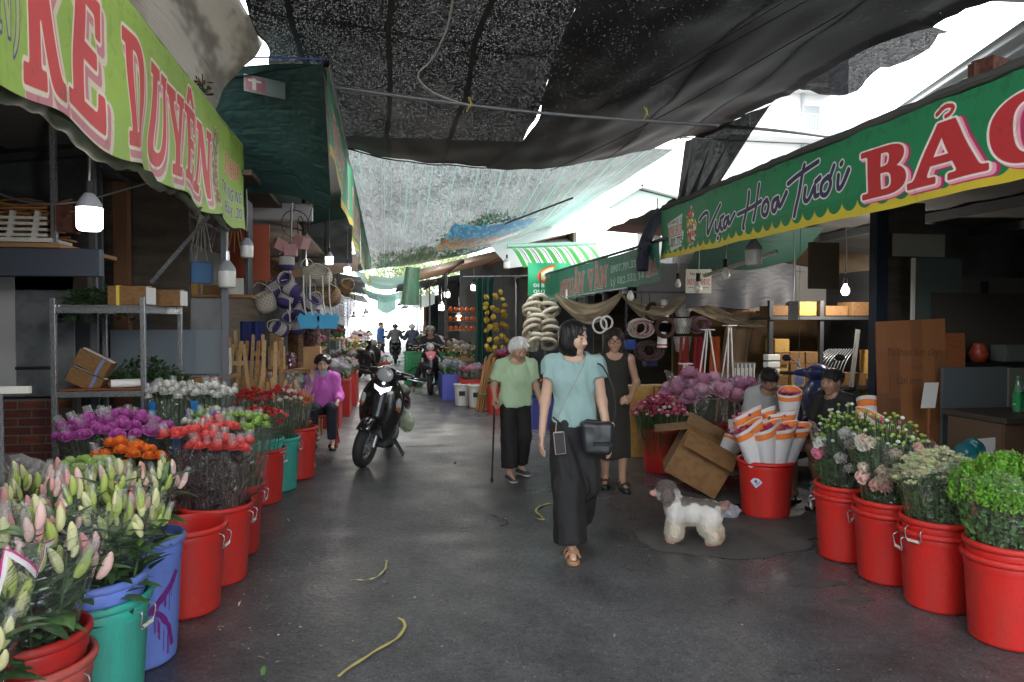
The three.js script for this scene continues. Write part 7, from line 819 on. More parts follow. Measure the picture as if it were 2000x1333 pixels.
{ // clutter at the back of the left stall
  one('brown_pillar', 'orange brown timber pillar in the dark of the left stall', 'pillar', box(0.12, 2.9, 0.12, -2.42, 1.45, -7.3), mat([0.14, 0.06, 0.025], 0.7));
  const s = thing('upper_shelf', 'long upper shelf behind the steel rack', 'shelf', [-1.9, 1.86, -7.95]); part('board', box(1.1, 0.03, 0.35, 0, 0, 0), M.wood, s); part('bracket', box(0.03, 1.0, 0.3, -0.5, 0.5, 0), M.darksteel, s); part('bracket', box(0.03, 1.0, 0.3, 0.5, 0.5, 0), M.darksteel, s);
  [[-2.25, 0.2, 0.12, M.card, 'flat carton at the left end of the upper shelf'], [-2.0, 0.22, 0.2, M.cardpale, 'taller carton left of centre on the upper shelf'], [-1.74, 0.2, 0.1, M.card, 'low carton right of centre on the upper shelf'], [-1.52, 0.16, 0.17, M.offwhite, 'pale carton at the right end of the upper shelf']].forEach(([x, w, h, m, l]) => one('shelf_carton', l, 'box', box(w, h, 0.24, x, 1.877 + h / 2, -7.93, 0.08, 0.004), m));
  for (let i = 0; i < 6; i++) one('hanging_ribbon_bunch', ['first', 'second', 'third', 'fourth', 'fifth', 'sixth'][i] + ' pale ribbon bunch from the left under the stall roof', 'ribbon', merge([...Array(5)].map((_, k) => tube([[-2.3 + i * 0.16, 2.75, -7.75], [-2.3 + i * 0.16 + 0.03 * (k - 2), 2.5, -7.73], [-2.3 + i * 0.16 + 0.05 * (k - 2), 2.3 + 0.05 * (k % 2), -7.7]], 0.006, 4, 6))), [M.offwhite, mat([0.3, 0.2, 0.2], 0.7), M.wood][i % 3]);
  one('roof_strut', 'slanting steel strut under the left stall roof', 'strut', bar([-2.1, 1.95, -7.05], [-1.45, 2.75, -7.05], 0.03), M.steel);
}
// tools and goods hung between the stalls
[[-2.13, 1.95, 'blue folded bag hung behind the rack, left'], [-1.85, 2.0, 'blue folded bag hung behind the rack, right'], [-2.33, 1.88, 'dark blue bag hung near the brown post']].forEach(([x, y, l], i) => { const t = thing('hanging_bag', l, 'bag', [x, y, -7.85]); part('bag', box(0.24 - 0.03 * i, 0.22, 0.06, 0, 0.1, 0, 0.2, 0.01), mat([0.03, 0.16, 0.4], 0.5), t); part('handle', tube([[-0.06, 0.21, 0], [-0.03, 0.4, 0], [0.0, 0.85, 0], [0.03, 0.4, 0], [0.06, 0.21, 0]], 0.006, 4), M.offwhite, t); });
{ const t = thing('hanging_net_bag', 'wrinkled pink net bag hung behind the rack', 'bag', [-2.2, 2.2, -7.7]); part('bag', sdfMesh((x, y, z) => dell(x, y, z, 0, 0, 0, 0.14, 0.2, 0.1) + 0.02 * ns(x * 12, y * 9, z * 12), [-0.2, -0.26, -0.16], [0.2, 0.26, 0.16], 0.016), mat([0.25, 0.12, 0.14], 0.4), t); part('tie', rod([0, 0.18, 0], [0, 0.75, 0], 0.008), M.cable, t); }
for (const [x, y, w, h, l, m] of [[-1.95, 1.07, 0.3, 0.2, 'open carton on the counter behind the rack', M.card], [-1.62, 1.07, 0.2, 0.26, 'white carton on the counter behind the rack', M.offwhite], [-2.3, 1.07, 0.22, 0.3, 'dark red box on the counter behind the rack', M.rust]]) one('counter_box', l, 'box', box(w, h, 0.24, x, y + h / 2 + 0.002, -7.55, 0.1, 0.004), m);
function easel(label, x, z, h, turn, w = 0.4, m = M.pale, base = 0) { const t = thing('wooden_easel', label, 'easel', [x, base, z], turn); for (const s of [-1, 1]) part('leg', bar([s * w / 2, 0, 0.12], [s * 0.05, h, -0.08], 0.035, 0.018), m, t); part('back_leg', bar([0, 0, -0.35], [0, h * 0.95, -0.09], 0.03, 0.018), m, t); part('ledge', box(w * 0.75, 0.03, 0.05, 0, h * 0.36, 0.09), m, t); part('top_bar', box(w * 0.4, 0.05, 0.018, 0, h * 0.85, -0.05), m, t); return t; }
easel('tall wooden easel beside the post of the frame stall', -1.55, -8.1, 1.35, 0.1); easel('wooden easel with wide legs in front of the boxes', -1.25, -7.9, 1.0, -0.2, 0.5); easel('folded wooden easel leaning next to the post', -1.66, -8.35, 1.5, 0.4, 0.2); easel('short wooden easel near the red carnations', -1.0, -8.15, 0.95, 0.3, 0.42); easel('narrow wooden easel behind the wide one', -1.42, -8.5, 1.45, 0, 0.22);
for (let i = 0; i < 9; i++) one('wooden_strip', ['leftmost long wooden strip leaning by the post', 'second wooden strip leaning by the post', 'third wooden strip leaning by the post', 'long strip leaning in front of the blue cloth', 'strip leaning beside the stamped box', 'short strip leaning low among the easels', 'wide board leaning in the middle of the frames', 'thin strip leaning right of the wide board', 'rightmost strip leaning by the log'][i], 'wood strip', bar([-1.68 + i * 0.075, 0.0, -7.75 - 0.06 * (i % 3)], [-1.6 + i * 0.06, 0.95 + 0.5 * abs(sin(i * 2.1)), -8.25], i === 6 ? 0.1 : 0.04, 0.016), i % 2 ? M.pale : M.wood);
{ const t = thing('goods_table', 'rough wooden table under the wooden boxes and log', 'table', [-1.22, 0, -10.1]); part('top', box(0.75, 0.04, 0.6, 0, 0.94, 0, 0, 0.004), M.wood, t); for (const x of [-1, 1]) for (const z of [-1, 1]) part('leg', box(0.06, 0.92, 0.06, x * 0.33, 0.46, z * 0.25), M.wood, t); }
const tower = canvasTex(64, 96, (c) => { c.fillStyle = '#d9b98a'; c.fillRect(0, 0, 64, 96); c.strokeStyle = '#3a2a1c'; c.lineWidth = 3; c.beginPath(); c.moveTo(32, 10); c.lineTo(30, 50); c.lineTo(18, 84); c.moveTo(32, 10); c.lineTo(34, 50); c.lineTo(46, 84); c.moveTo(24, 66); c.lineTo(40, 66); c.moveTo(28, 50); c.lineTo(36, 50); c.stroke(); });
{ const t = thing('wooden_crate_box', 'wooden gift box stamped with a tower picture', 'wooden box', [-1.42, 0.962, -10.0]); part('body', box(0.2, 0.3, 0.16, 0, 0.15, 0, 0, 0.004), M.pale, t); part('stamped_panel', box(0.13, 0.2, 0.006, 0, 0.15, 0.082), mat([1, 1, 1], 0.7, { map: tower }), t); part('lid_box', box(0.16, 0.18, 0.14, 0, 0.392, 0, 0, 0.004), M.pale, t); const u = thing('wooden_crate_box', 'wooden gift box with a recessed panel nearest the woman in purple', 'wooden box', [-0.95, 0.962, -9.92]); part('body', box(0.22, 0.3, 0.16, 0, 0.15, 0, 0, 0.004), M.pale, u); part('frame', [box(0.2, 0.025, 0.012, 0, 0.27, 0.084), box(0.2, 0.025, 0.012, 0, 0.03, 0.084), box(0.025, 0.22, 0.012, 0.09, 0.15, 0.084), box(0.025, 0.22, 0.012, -0.09, 0.15, 0.084)], M.pale, u); }
one('log', 'bark covered log standing behind the wooden boxes', 'log', warp(cyl(0.1, 0.095, 0.66, -1.2, 0.962, -10.22, 20), (p) => { const a = atan2(p.z + 10.22, p.x + 1.2); p.x += 0.012 * sin(a * 7); p.z += 0.012 * cos(a * 9); }), mat([1, 1, 1], 0.95, { map: woodTex([0.36, 0.25, 0.16], [0.16, 0.1, 0.06], 4), bumpMap: crumple, bumpScale: 0.03 })); one('bark_roll', 'pinkish bark roll standing beside the log', 'bark roll', cyl(0.1, 0.11, 0.5, -0.95, 1.262, -9.95, 18), mat([1, 1, 1], 0.95, { map: dirtTex([0.46, 0.34, 0.33], [0.27, 0.17, 0.16], 1, 24), bumpMap: rep(crumple, 2, 2), bumpScale: 0.03 }));
one('blue_cloth', 'dark blue cloth hung behind the easels', 'cloth', sheet(10, 6, (u, v) => [lerp(-1.62, -1.35, u), lerp(1.6, 1.15, v), -8.6 + 0.04 * sin(u * 12)]), mat([0.02, 0.03, 0.14], 0.8)); one('foil_bag', 'crinkled silver and pink foil bag on the table', 'bag', sdfMesh((x, y, z) => dell(x, y, z, -1.22, 1.08, -9.9, 0.07, 0.12, 0.05) + 0.02 * ns(x * 30, y * 24, z * 30), [-1.34, 0.93, -10.0], [-1.1, 1.25, -9.8], 0.01), mat([0.5, 0.35, 0.4], 0.2, { metalness: 0.8 }));
// hanging baskets
const stripes = (a, b, n) => { const sa = a.map((x) => x ** (1 / 2.2)), sb = b.map((x) => x ** (1 / 2.2)); return dataTex(64, (u, v, i, j) => { const k = 0.82 + 0.18 * sin(u * PI * 32) * (j % 4 < 2 ? 1 : -1), c = n(v) ? sa : sb; return [c[0] * k, c[1] * k, c[2] * k]; }, true); };
const wk = { purple: mat([1, 1, 1], 0.8, { map: stripes([0.08, 0.05, 0.22], [0.6, 0.58, 0.54], (v) => v < 0.3 || v > 0.72), bumpMap: rep(weave, 1, 1), bumpScale: 0.004 }), cream: mat([1, 1, 1], 0.8, { map: stripes([0.55, 0.46, 0.3], [0.68, 0.62, 0.5], (v) => v < 0.08 || v > 0.92), bumpMap: weave, bumpScale: 0.004 }), tan: mat([1, 1, 1], 0.8, { map: stripes([0.36, 0.22, 0.1], [0.45, 0.3, 0.16], (v) => (v * 6) % 1 > 0.5), bumpMap: weave, bumpScale: 0.004 }), white: mat([1, 1, 1], 0.7, { map: stripes([0.66, 0.66, 0.64], [0.75, 0.75, 0.73], (v) => (v * 8) % 1 > 0.5), bumpMap: weave, bumpScale: 0.003 }) };
const basketGeo = new Map();
function basket(label, x, y, z, r, h, m, tilt, o = {}) { const t = thing('hanging_basket', label, 'basket', [x, y, z], o.turn ?? 0, o.group), k = r + ',' + h; if (!basketGeo.has(k)) basketGeo.set(k, lathe([[0, 0.004], [r * 0.85, 0], [r * 1.02, h * 0.4], [r, h], [r * 0.94, h], [r * 0.95, h * 0.4], [0, 0.02]], 20)); t.rotation.set(tilt[0], o.turn ?? 0, tilt[1], 'YXZ'); part('weave', basketGeo.get(k), m, t); part('rim', at(new THREE.TorusGeometry(r * 0.97, 0.009, 5, 20), 0, h, 0, PI / 2), m, t); part('handle', tube([[-r, h, 0], [-r * 0.6, h + r * 0.8, 0], [0, h + r * 1.2, 0], [r * 0.6, h + r * 0.8, 0], [r, h, 0]], 0.005, 5), M.offwhite, t); }
const words = ['topmost', 'second from the top', 'upper left', 'upper right', 'middle left', 'middle', 'middle right', 'lower left', 'lower middle', 'lower right', 'bottom left', 'bottom right'];
[[-1.08, 2.18], [-1.06, 2.02], [-1.2, 1.9], [-0.96, 1.92], [-1.14, 1.78], [-1.0, 1.8], [-0.86, 1.76], [-0.98, 1.64], [-1.06, 1.56], [-0.88, 1.6], [-1.12, 1.48], [-0.98, 1.46]].forEach(([x, y], i) => basket(words[i] + ' purple and white basket in the hanging cluster', x, y, -8.45 - 0.1 * (i % 3), 0.085, 0.16, wk.purple, [0.6 * sin(i * 2.3), 1.1 * sin(i * 1.7)], { turn: i }));
one('basket_string', 'string holding the cluster of purple baskets', 'string', tube([[-1.06, 1.5, -8.5], [-1.05, 2.2, -8.5], [-1.02, 2.95, -8.5]], 0.008, 5), M.offwhite);
basket('large cream basket at the left of the cluster', -1.3, 1.72, -8.55, 0.12, 0.2, wk.cream, [0.3, 0.3]); basket('cream basket with yellow rim hung right of the bulb', -0.69, 2.08, -8.7, 0.12, 0.16, wk.cream, [0.9, 0.3]); basket('tall white basket hung above the cluster', -0.86, 2.02, -8.9, 0.08, 0.24, wk.cream, [0.1, 0.15]); basket('brown basket hung below the cream one', -0.6, 1.86, -8.9, 0.13, 0.2, wk.tan, [0.9, 0.4]); basket('small tan basket at the right of the cluster', -0.5, 1.98, -9.3, 0.09, 0.13, wk.tan, [0.8, -0.4]); basket('wide striped basket hung upside down above the cluster', -1.26, 2.2, -9.1, 0.2, 0.18, wk.tan, [1.9, 0.3]);
[[-1.18, 2.4], [-1.03, 2.34], [-0.93, 2.44]].forEach(([x, y], i) => { const t = thing('pink_gift_box', ['left', 'lowest', 'right'][i] + ' pink paper box hanging above the baskets', 'gift box', [x, y, -8.42], 0.5 + i); t.rotation.z = 0.4 * (i - 1); part('box', box(0.13, 0.13, 0.13, 0, 0.06, 0, 0, 0.004), mat([0.42, 0.22, 0.22], 0.75), t); part('cord', rod([0, 0.12, 0], [0, 0.55, 0], 0.004), M.cable, t); });
[[-1.0, 2.72, 0.16], [-0.94, 2.68, 0.13]].forEach(([x, y, r], i) => one('wire_hoop', ['large', 'small'][i] + ' wire hoop hanging above the pink boxes', 'hoop', at(new THREE.TorusGeometry(r, 0.006, 5, 28), x, y, -8.6, 0, 0.4 + i), M.rust));
[[-0.83, 'left blue paper bag with white handles below the baskets'], [-0.62, 'right blue paper bag with white handles below the baskets']].forEach(([x, l]) => { const t = thing('paper_bag', l, 'bag', [x, 1.52, -8.3]), s = new THREE.Shape([[-0.09, 0], [0.09, 0], [0.12, 0.12], [0.09, 0.17], [0.045, 0.14], [0, 0.18], [-0.045, 0.14], [-0.09, 0.17], [-0.12, 0.12]].map((p) => new THREE.Vector2(...p))); part('bag', ext(s, 0.08, 0.003).translate(0, 0, -0.04), mat([0.04, 0.34, 0.6], 0.6), t); for (const q of [-0.03, 0.04]) part('handle', tube([[q, 0.15, 0], [q - 0.02, 0.3, 0], [q - 0.03, 0.6, -0.05]], 0.009, 5), M.offwhite, t); });
one('plastic_sheet_roll', 'grey plastic sheet draped behind the blue bags', 'plastic sheet', sheet(16, 10, (u, v) => [lerp(-0.85, -0.45, u) - 0.15 * v, lerp(2.15, 1.75, v) - 0.25 * u + 0.04 * ns(u * 6, v * 6), lerp(-10.4, -11.8, u) + 0.1 * ns(v * 5)]), phy([0.5, 0.5, 0.52], 0.3, { transmission: 0.3, bumpMap: crumple, bumpScale: 0.04 }));
// ---------- right stall goods ----------
{
  const sc = canvasTex(256, 512, (c, w, h) => { c.drawImage(woodCanvas(w, h), 0, 0); c.fillStyle = 'rgba(60,34,18,0.75)'; c.font = '26px sans-serif'; c.fillText('Tu thao làm cây', 40, 96); c.fillText('Lăn mm', 70, 170); });
  function woodCanvas(w, h) { const k = document.createElement('canvas'); k.width = w; k.height = h; const c = k.getContext('2d'), r = rng(6); c.fillStyle = '#8d5a31'; c.fillRect(0, 0, w, h); for (let x = 0; x < w; x += 42) for (let y = -80 * r(); y < h; y += 110 + 80 * r()) { c.fillStyle = `rgba(${r() > 0.5 ? '70,38,16' : '170,112,62'},${0.1 + 0.2 * r()})`; c.fillRect(x, y, 42, 190); } for (let i = 0; i < 900; i++) { c.fillStyle = `rgba(60,32,14,${0.1 * r()})`; c.fillRect(r() * w, r() * h, 1 + r(), 20 + 60 * r()); } return k; }
  const t = thing('plywood_board', 'leaning wooden board with handwriting beside the dark post', 'board', [4.3, 0, -5.2], -0.25); t.rotation.x = -0.05; part('board', ext([[-0.27, 0], [0.28, 0], [0.27, 1.62], [-0.28, 1.6]], 0.02, 0.002), [mat([0.85, 0.85, 0.85], 0.6, { map: sc }), M.ply], t); sc.repeat.set(1 / 0.56, 1 / 1.62); sc.offset.set(0.5, 0); sc.wrapS = sc.wrapT = THREE.RepeatWrapping; part('notch_block', box(0.18, 0.4, 0.02, 0.34, 1.3, 0.0), M.ply, t);
  const s = thing('stick_with_paper', 'brown stick with a torn white paper tag', 'stick', [4.2, 0, -4.95]); part('stick', rod([0, 0, 0.02], [0.03, 0.98, -0.02], 0.016), M.ply, s); part('paper', sheet(3, 3, (u, v) => [lerp(-0.07, 0.06, u) + 0.03 * v, lerp(0.92, 1.12, v), 0.01]), M.white, s);
  const k = thing('stall_counter', 'dark wooden counter at the right edge', 'counter', [5.0, 0, -4.6]); part('front_panel', box(1.4, 0.88, 0.03, 0, 0.44, 0.25), mat([0.11, 0.07, 0.04], 0.6), k); part('top', box(1.45, 0.04, 0.6, 0, 0.9, 0, 0, 0.005), mat([0.05, 0.04, 0.03], 0.5), k); part('side_panel', box(0.03, 0.88, 0.5, -0.69, 0.44, 0), mat([0.1, 0.065, 0.04], 0.6), k);
  const bt = canvasTex(64, 128, (c) => { c.fillStyle = '#0f8a43'; c.fillRect(0, 0, 64, 128); c.save(); c.translate(40, 120); c.rotate(-PI / 2); c.fillStyle = '#eef4ee'; c.font = 'bold 34px sans-serif'; c.fillText('Sprite', 6, 4); c.restore(); });
  const b = thing('drink_bottle', 'green labelled soft drink bottle on the counter', 'bottle', [4.62, 0.92, -4.55]); part('bottle', lathe([[0, 0], [0.03, 0], [0.032, 0.02], [0.032, 0.17], [0.014, 0.23], [0.013, 0.26], [0, 0.26]], 16), phy([0.5, 0.75, 0.55], 0.08, { transmission: 0.8 }), b); part('label', lathe([[0.0335, 0.03], [0.0335, 0.16]], 20), mat([1, 1, 1], 0.5, { map: bt }), b); part('cap', cyl(0.015, 0.015, 0.02, 0, 0.255, 0, 12), mat([0.02, 0.2, 0.08], 0.5), b);
  one('water_bottle', 'clear blue water bottle next to the green one', 'bottle', lathe([[0, 0], [0.034, 0], [0.034, 0.16], [0.015, 0.21], [0.014, 0.24], [0, 0.24]], 14).translate(4.74, 0.92, -4.6), phy([0.4, 0.55, 0.75], 0.1, { transmission: 0.7 }));
  [[0.0, M.rust, 'red ledger'], [0.022, mat([0.3, 0.02, 0.05], 0.6), 'crimson notebook'], [0.044, M.white, 'white paper pad']].forEach(([y, m, w], i) => one('notebook', w + ' in the pile on the counter', 'notebook', box(0.24 - 0.02 * i, 0.02, 0.17, 4.98, 0.93 + y, -4.55, 0.2 * i, 0.002), m));
  const sh = thing('wall_shelf', 'dark wall shelf with pots above the counter', 'shelf', [5.2, 1.24, -5.35]); part('board', box(1.0, 0.03, 0.3, 0, 0, 0), M.black, sh); part('bracket', box(0.03, 0.15, 0.28, -0.3, -0.09, -0.05), M.black, sh); part('rear_panel', box(1.0, 0.6, 0.02, 0, 0.31, -0.15), mat([0.06, 0.05, 0.04], 0.8), sh); part('upright', box(0.03, 0.75, 0.1, 0.2, 0.35, -0.36), M.black, sh);
  one('red_pot', 'red and gold painted pot on the wall shelf', 'pot', merge([lathe([[0, 0], [0.05, 0], [0.075, 0.06], [0.06, 0.12], [0.045, 0.14], [0.055, 0.16], [0, 0.16]], 18), at(new THREE.TorusGeometry(0.07, 0.008, 5, 18), 0, 0.07, 0, PI / 2)]).translate(4.98, 1.256, -5.3), mat([0.4, 0.06, 0.03], 0.35)); one('white_jar', 'white jar behind the red pot on the shelf', 'jar', lathe([[0, 0], [0.03, 0], [0.035, 0.12], [0.02, 0.2], [0, 0.22]], 12).translate(4.9, 1.256, -5.42), M.offwhite); one('grey_appliance', 'small grey box with dark window on the shelf', 'appliance', merge([box(0.3, 0.14, 0.16, 5.34, 1.327, -5.32, 0, 0.006), box(0.06, 0.06, 0.01, 5.24, 1.34, -5.235)]), mat([0.12, 0.13, 0.12], 0.5));
  const tb = thing('small_table', 'low red topped table behind the green sprigs', 'table', [3.95, 0, -4.1]); part('top', box(0.55, 0.03, 0.4, 0, 0.6, 0, 0, 0.01), BM.red, tb); for (const x of [-1, 1]) for (const z of [-1, 1]) part('leg', bar([x * 0.22, 0.59, z * 0.15], [x * 0.25, 0, z * 0.18], 0.035), BM.deep, tb);
  for (const [x, l] of [[3.96, 'left plastic cup of yellow juice'], [4.05, 'right plastic cup of yellow juice']]) { const c = thing('juice_cup', l + ' on the low red table', 'cup', [x, 0.617, -4.05]); part('cup', lathe([[0, 0], [0.032, 0], [0.042, 0.13], [0.04, 0.13], [0.031, 0.004]], 16), phy([0.95, 0.95, 0.95], 0.1, { transmission: 0.9 }), c); part('juice', cyl(0.03, 0.037, 0.085, 0, 0.006, 0, 16), mat([0.75, 0.52, 0.03], 0.3), c); }
  one('teal_bag', 'crumpled teal plastic bag on the low red table', 'bag', sdfMesh((x, y, z) => dell(x, y, z, 3.8, 0.72, -4.1, 0.09, 0.12, 0.07) + 0.03 * ns(x * 16, y * 14, z * 16), [3.66, 0.58, -4.2], [3.94, 0.88, -3.98], 0.012), phy([0.02, 0.17, 0.2], 0.25, { transmission: 0.3 })); one('paper_sheet', 'white paper propped behind the cups', 'paper', box(0.2, 0.18, 0.004, 4.05, 0.71, -4.24, 0.2), M.white);
}
{ // rack of cartons at the back of the stall
  const t = thing('storage_rack', 'storage rack of cartons at the back of the right stall', 'rack', [5.3, 0, -8.15]); for (const x of [-0.72, -0.05, 0.72]) part('post', box(0.05, 1.85, 0.05, x, 0.925, 0.2), M.darksteel, t); for (const y of [0.78, 1.64]) part('shelf', box(1.5, 0.04, 0.5, 0, y, 0), M.darksteel, t);
  const r = rng(4), cols = [M.card, M.cardpale, M.card], pos = ['far left', 'left', 'middle left', 'middle', 'middle right', 'right']; let n = 0;
  for (let c = 0; c < 6; c++) { let y = 0.802; const lv = 2 + floor(r() * 3); for (let k = 0; k < lv; k++) { const h = 0.11 + 0.06 * r(); if (c < 3 || k < 1) { one('stock_carton', `${['bottom', 'second', 'third', 'fourth', 'top'][k]} carton of the ${pos[c]} pile on the storage rack`, 'box', box(0.19, h - 0.004, 0.22, 4.74 + c * 0.21, y + h / 2, -8.08 + 0.03 * r(), 0.1 * (r() - 0.5), 0.004), cols[floor(r() * 3)]); } y += h; } }
  for (let k = 0; k < 3; k++) one('white_tray', ['lowest', 'middle', 'top'][k] + ' white tray in front of the carton piles', 'tray', box(0.17, 0.07, 0.1, 4.55, 1.0 + k * 0.085, -7.86, 0.1, 0.01), M.white); for (let k = 0; k < 4; k++) one('stock_carton', ['first', 'second', 'third', 'last'][k] + ' carton along the top shelf of the storage rack', 'box', box(0.3, 0.12 + 0.05 * (k % 2), 0.3, 4.78 + k * 0.36, 1.73 + 0.025 * (k % 2), -8.15, 0, 0.004), cols[k % 3]);
  const h = thing('metal_hoop_set', 'fan of bent metal hoops on the storage rack', 'hoops', [5.35, 0.8, -8.0]); for (let i = 0; i < 11; i++) part('hoop', tube([[-0.3 + i * 0.045, 0, 0.05], [-0.18 + i * 0.045, 0.3, 0.02], [0.05 + i * 0.035, 0.46, 0]], 0.006, 5, 10), M.steel, h); one('grey_lath', 'pale lath leaning at the right end of the rack', 'lath', bar([5.6, 0.8, -7.85], [5.72, 1.5, -7.9], 0.06, 0.01), M.zinc);
  const b = thing('hanging_plastic_bag', 'clear plastic bag with blue contents hung before the rack', 'bag', [4.62, 0.86, -7.4]); part('bag', sdfMesh((x, y, z) => smin(dell(x, y, z, 0, 0.1, 0, 0.07, 0.1, 0.05), dcap(x, y, z, [0, 0.18, 0, 0.03, 0, 0.32, 0, 0.006]), 0.04) + 0.01 * ns(x * 30, y * 20, z * 30), [-0.1, -0.02, -0.08], [0.1, 0.34, 0.08], 0.008), phy([0.8, 0.82, 0.85], 0.2, { transmission: 0.7 }), b); part('contents', ball(0.05, 0, 0.07, 0, [1, 1, 0.8]), mat([0.05, 0.1, 0.5], 0.5), b); part('string', rod([0, 0.32, 0], [0, 1.9, 0], 0.003), M.cable, b);
  for (let k = 0; k < 4; k++) one('side_carton', ['bottom', 'second', 'third', 'top'][k] + ' printed carton stacked right of the rack', 'box', box(0.3, 0.3, 0.3, 6.08, 0.16 + k * 0.31 + (k ? 0.0 : 0), -8.0, 0.05 * k, 0.004), M.cardpale);
}
function stand(label, x, z, h, w, turn) { const t = thing('metal_stand', label, 'flower stand', [x, 0, z], turn); for (const s of [-1, 1]) part('leg', rod([s * w / 2, 0, 0.05], [s * 0.02, h, 0], 0.009), M.white, t); part('back_leg', rod([0, 0, -0.3], [0, h, 0], 0.009), M.white, t); part('top_plate', box(0.14, 0.012, 0.1, 0, h, 0), M.white, t); part('cross_bar', rod([-w * 0.28, h * 0.45, 0.03], [w * 0.28, h * 0.45, 0.03], 0.006), M.white, t); }
stand('shorter white metal flower stand', 3.5, -7.95, 1.1, 0.42, 0.1); stand('taller white metal flower stand', 3.8, -8.0, 1.5, 0.5, -0.1); stand('folded white metal stand leaning beside the rods', 4.08, -8.0, 1.55, 0.16, 0.3);
{ const t = thing('rod_bundle', 'row of white metal rods beside the seated man', 'rods', [4.08, 0, -7.85]); for (let i = 0; i < 10; i++) part('rod', box(0.013, 1.1, 0.013, i * 0.026, 0.55, 0.01 * (i % 2)), M.white, t); part('cap_bar', box(0.27, 0.06, 0.02, 0.12, 1.08, 0), M.zinc, t); }
[[2.98, 0, 'lower left'], [3.32, 0, 'lower right'], [2.98, 0.42, 'upper left'], [3.32, 0.42, 'upper right']].forEach(([x, y, w]) => carton(w + ' yellow carton beside the woman in black', x - 0.02, y, -8.15, 0.32, 0.415, 0.3, 0, { m: M.cardpale }));
{ // opened cardboard box lying behind the dog
  const t = thing('open_cardboard_box', 'big torn cardboard box lying open behind the dog', 'box', [2.86, 0, -6.2], -0.25), m = M.card;
  const w = 0.5, h = 0.44, d = 0.42; t.rotation.set(0, -0.35, -0.5, 'YXZ'); t.position.set(2.78, 0.125, -6.25); // tilted, its mouth towards the wide bucket
  part('base', box(w, 0.008, d, 0, 0.0, 0), m, t); part('rear_side', box(w, h, 0.008, 0, h / 2, -d / 2), m, t); part('front_side', box(w, h, 0.008, 0, h / 2, d / 2), m, t); part('left_side', box(0.008, h, d, -w / 2, h / 2, 0), m, t); part('right_side', box(0.008, h, d, w / 2, h / 2, 0), m, t);
  part('top_flap', box(0.3, 0.008, d * 0.98, -0.145, 0.004, 0), m, t, [-w / 2, h, 0], [0, 0, 0.62]); part('lower_flap', box(w * 0.96, 0.008, 0.2, 0, 0, 0.1), m, t, [0, h, d / 2], [0.75, 0, 0]); part('rear_flap', box(w * 0.96, 0.008, 0.2, 0, 0, -0.1), m, t, [0, h, -d / 2], [0.5, 0, 0]);
  roseWrap('discarded paper wrap with orange bands inside the torn box', 3.02, -6.12, 0.4, [0.2, -0.7], 0.3, 31, 0.3);
}
one('grey_plastic_bag', 'crumpled grey plastic bag on the ground behind the dog', 'bag', sdfMesh((x, y, z) => dell(x, y, z, 2.74, 0.05, -5.42, 0.12, 0.07, 0.06) + 0.03 * ns(x * 22, y * 22, z * 22), [2.56, -0.01, -5.54], [2.92, 0.17, -5.3], 0.01), phy([0.4, 0.4, 0.46], 0.4, { transmission: 0.25 }));
// things hung in the supply stall
[[2.74, 1.5, 0.1, 'left white ring'], [2.83, 1.53, 0.085, 'right white ring']].forEach(([x, y, r, l]) => one('wreath_ring', l + ' hanging beside the head of the woman in black', 'ring', at(new THREE.TorusGeometry(r, 0.014, 8, 28), x, y + 0.05, -8.9, 0, 0.2), M.white));
function scribble(label, x, y, z, rx, ry, n, seed, ms) { const t = thing('rattan_bundle', label, 'rattan bundle', [x, y, z]), r = rng(seed); ms.forEach((m, k) => { const g = []; for (let i = 0; i < n; i++) { const a = r() * 6.3, b = r() * 6.3, q = 0.5 + 0.5 * r(); g.push(tube([...Array(7)].map((_, j) => { const s = a + j * 1.05; return [cos(s) * rx * q, sin(s) * ry * q + 0.02 * r(), sin(s * 0.5 + b) * 0.08]; }), 0.006, 4, 16)); } part('coils', g, m, t); }); part('tie', rod([0, 0, 0], [0, 2.0 - y, 0], 0.005), M.cable, t); }
scribble('pink and white rattan bundle hung in the supply stall', 3.3, 1.5, -8.9, 0.18, 0.13, 9, 3, [mat([0.5, 0.26, 0.28], 0.7), M.offwhite]); scribble('mauve rattan bundle hung beside the white baskets', 4.1, 1.55, -8.85, 0.16, 0.12, 9, 8, [mat([0.24, 0.13, 0.17], 0.7), mat([0.35, 0.2, 0.25], 0.7)]); scribble('dark brown vine bundle hung low behind the yellow cartons', 3.45, 1.2, -9, 0.2, 0.14, 10, 9, [mat([0.09, 0.05, 0.05], 0.8), mat([0.14, 0.08, 0.09], 0.8)]);
one('vine_wreath', 'dark vine wreath hung before the white sleeves', 'wreath', warp(at(new THREE.TorusGeometry(0.115, 0.028, 8, 30), 3.57, 1.52, -8.75), (p) => { p.z += 0.012 * ns(p.x * 50, p.y * 50); }), mat([0.06, 0.035, 0.025], 0.9)); one('vine_wreath', 'second dark vine wreath hung higher behind it', 'wreath', at(new THREE.TorusGeometry(0.11, 0.026, 8, 28), 3.46, 1.72, -8.9, 0, 0.4), mat([0.05, 0.03, 0.022], 0.9));
[[3.6, 1.58, 0.06, 0.3, 'upper white sleeve with red bands'], [3.57, 1.26, 0.07, 0.2, 'lower white sleeve with red bands']].forEach(([x, y, r, h, l]) => { const t = thing('banded_sleeve', l + ' hung by the vine wreath', 'sleeve', [x, y, -8.85]); part('sleeve', lathe([[r, 0], [r * 0.8, h]], 14), M.white, t); for (const k of [0.12, 0.7]) part('red_band', cyl(r * 1.0 - r * 0.2 * k + 0.002, r * 1.0 - r * 0.2 * k + 0.002, 0.02, 0, h * k, 0, 14, true), BM.red, t); });
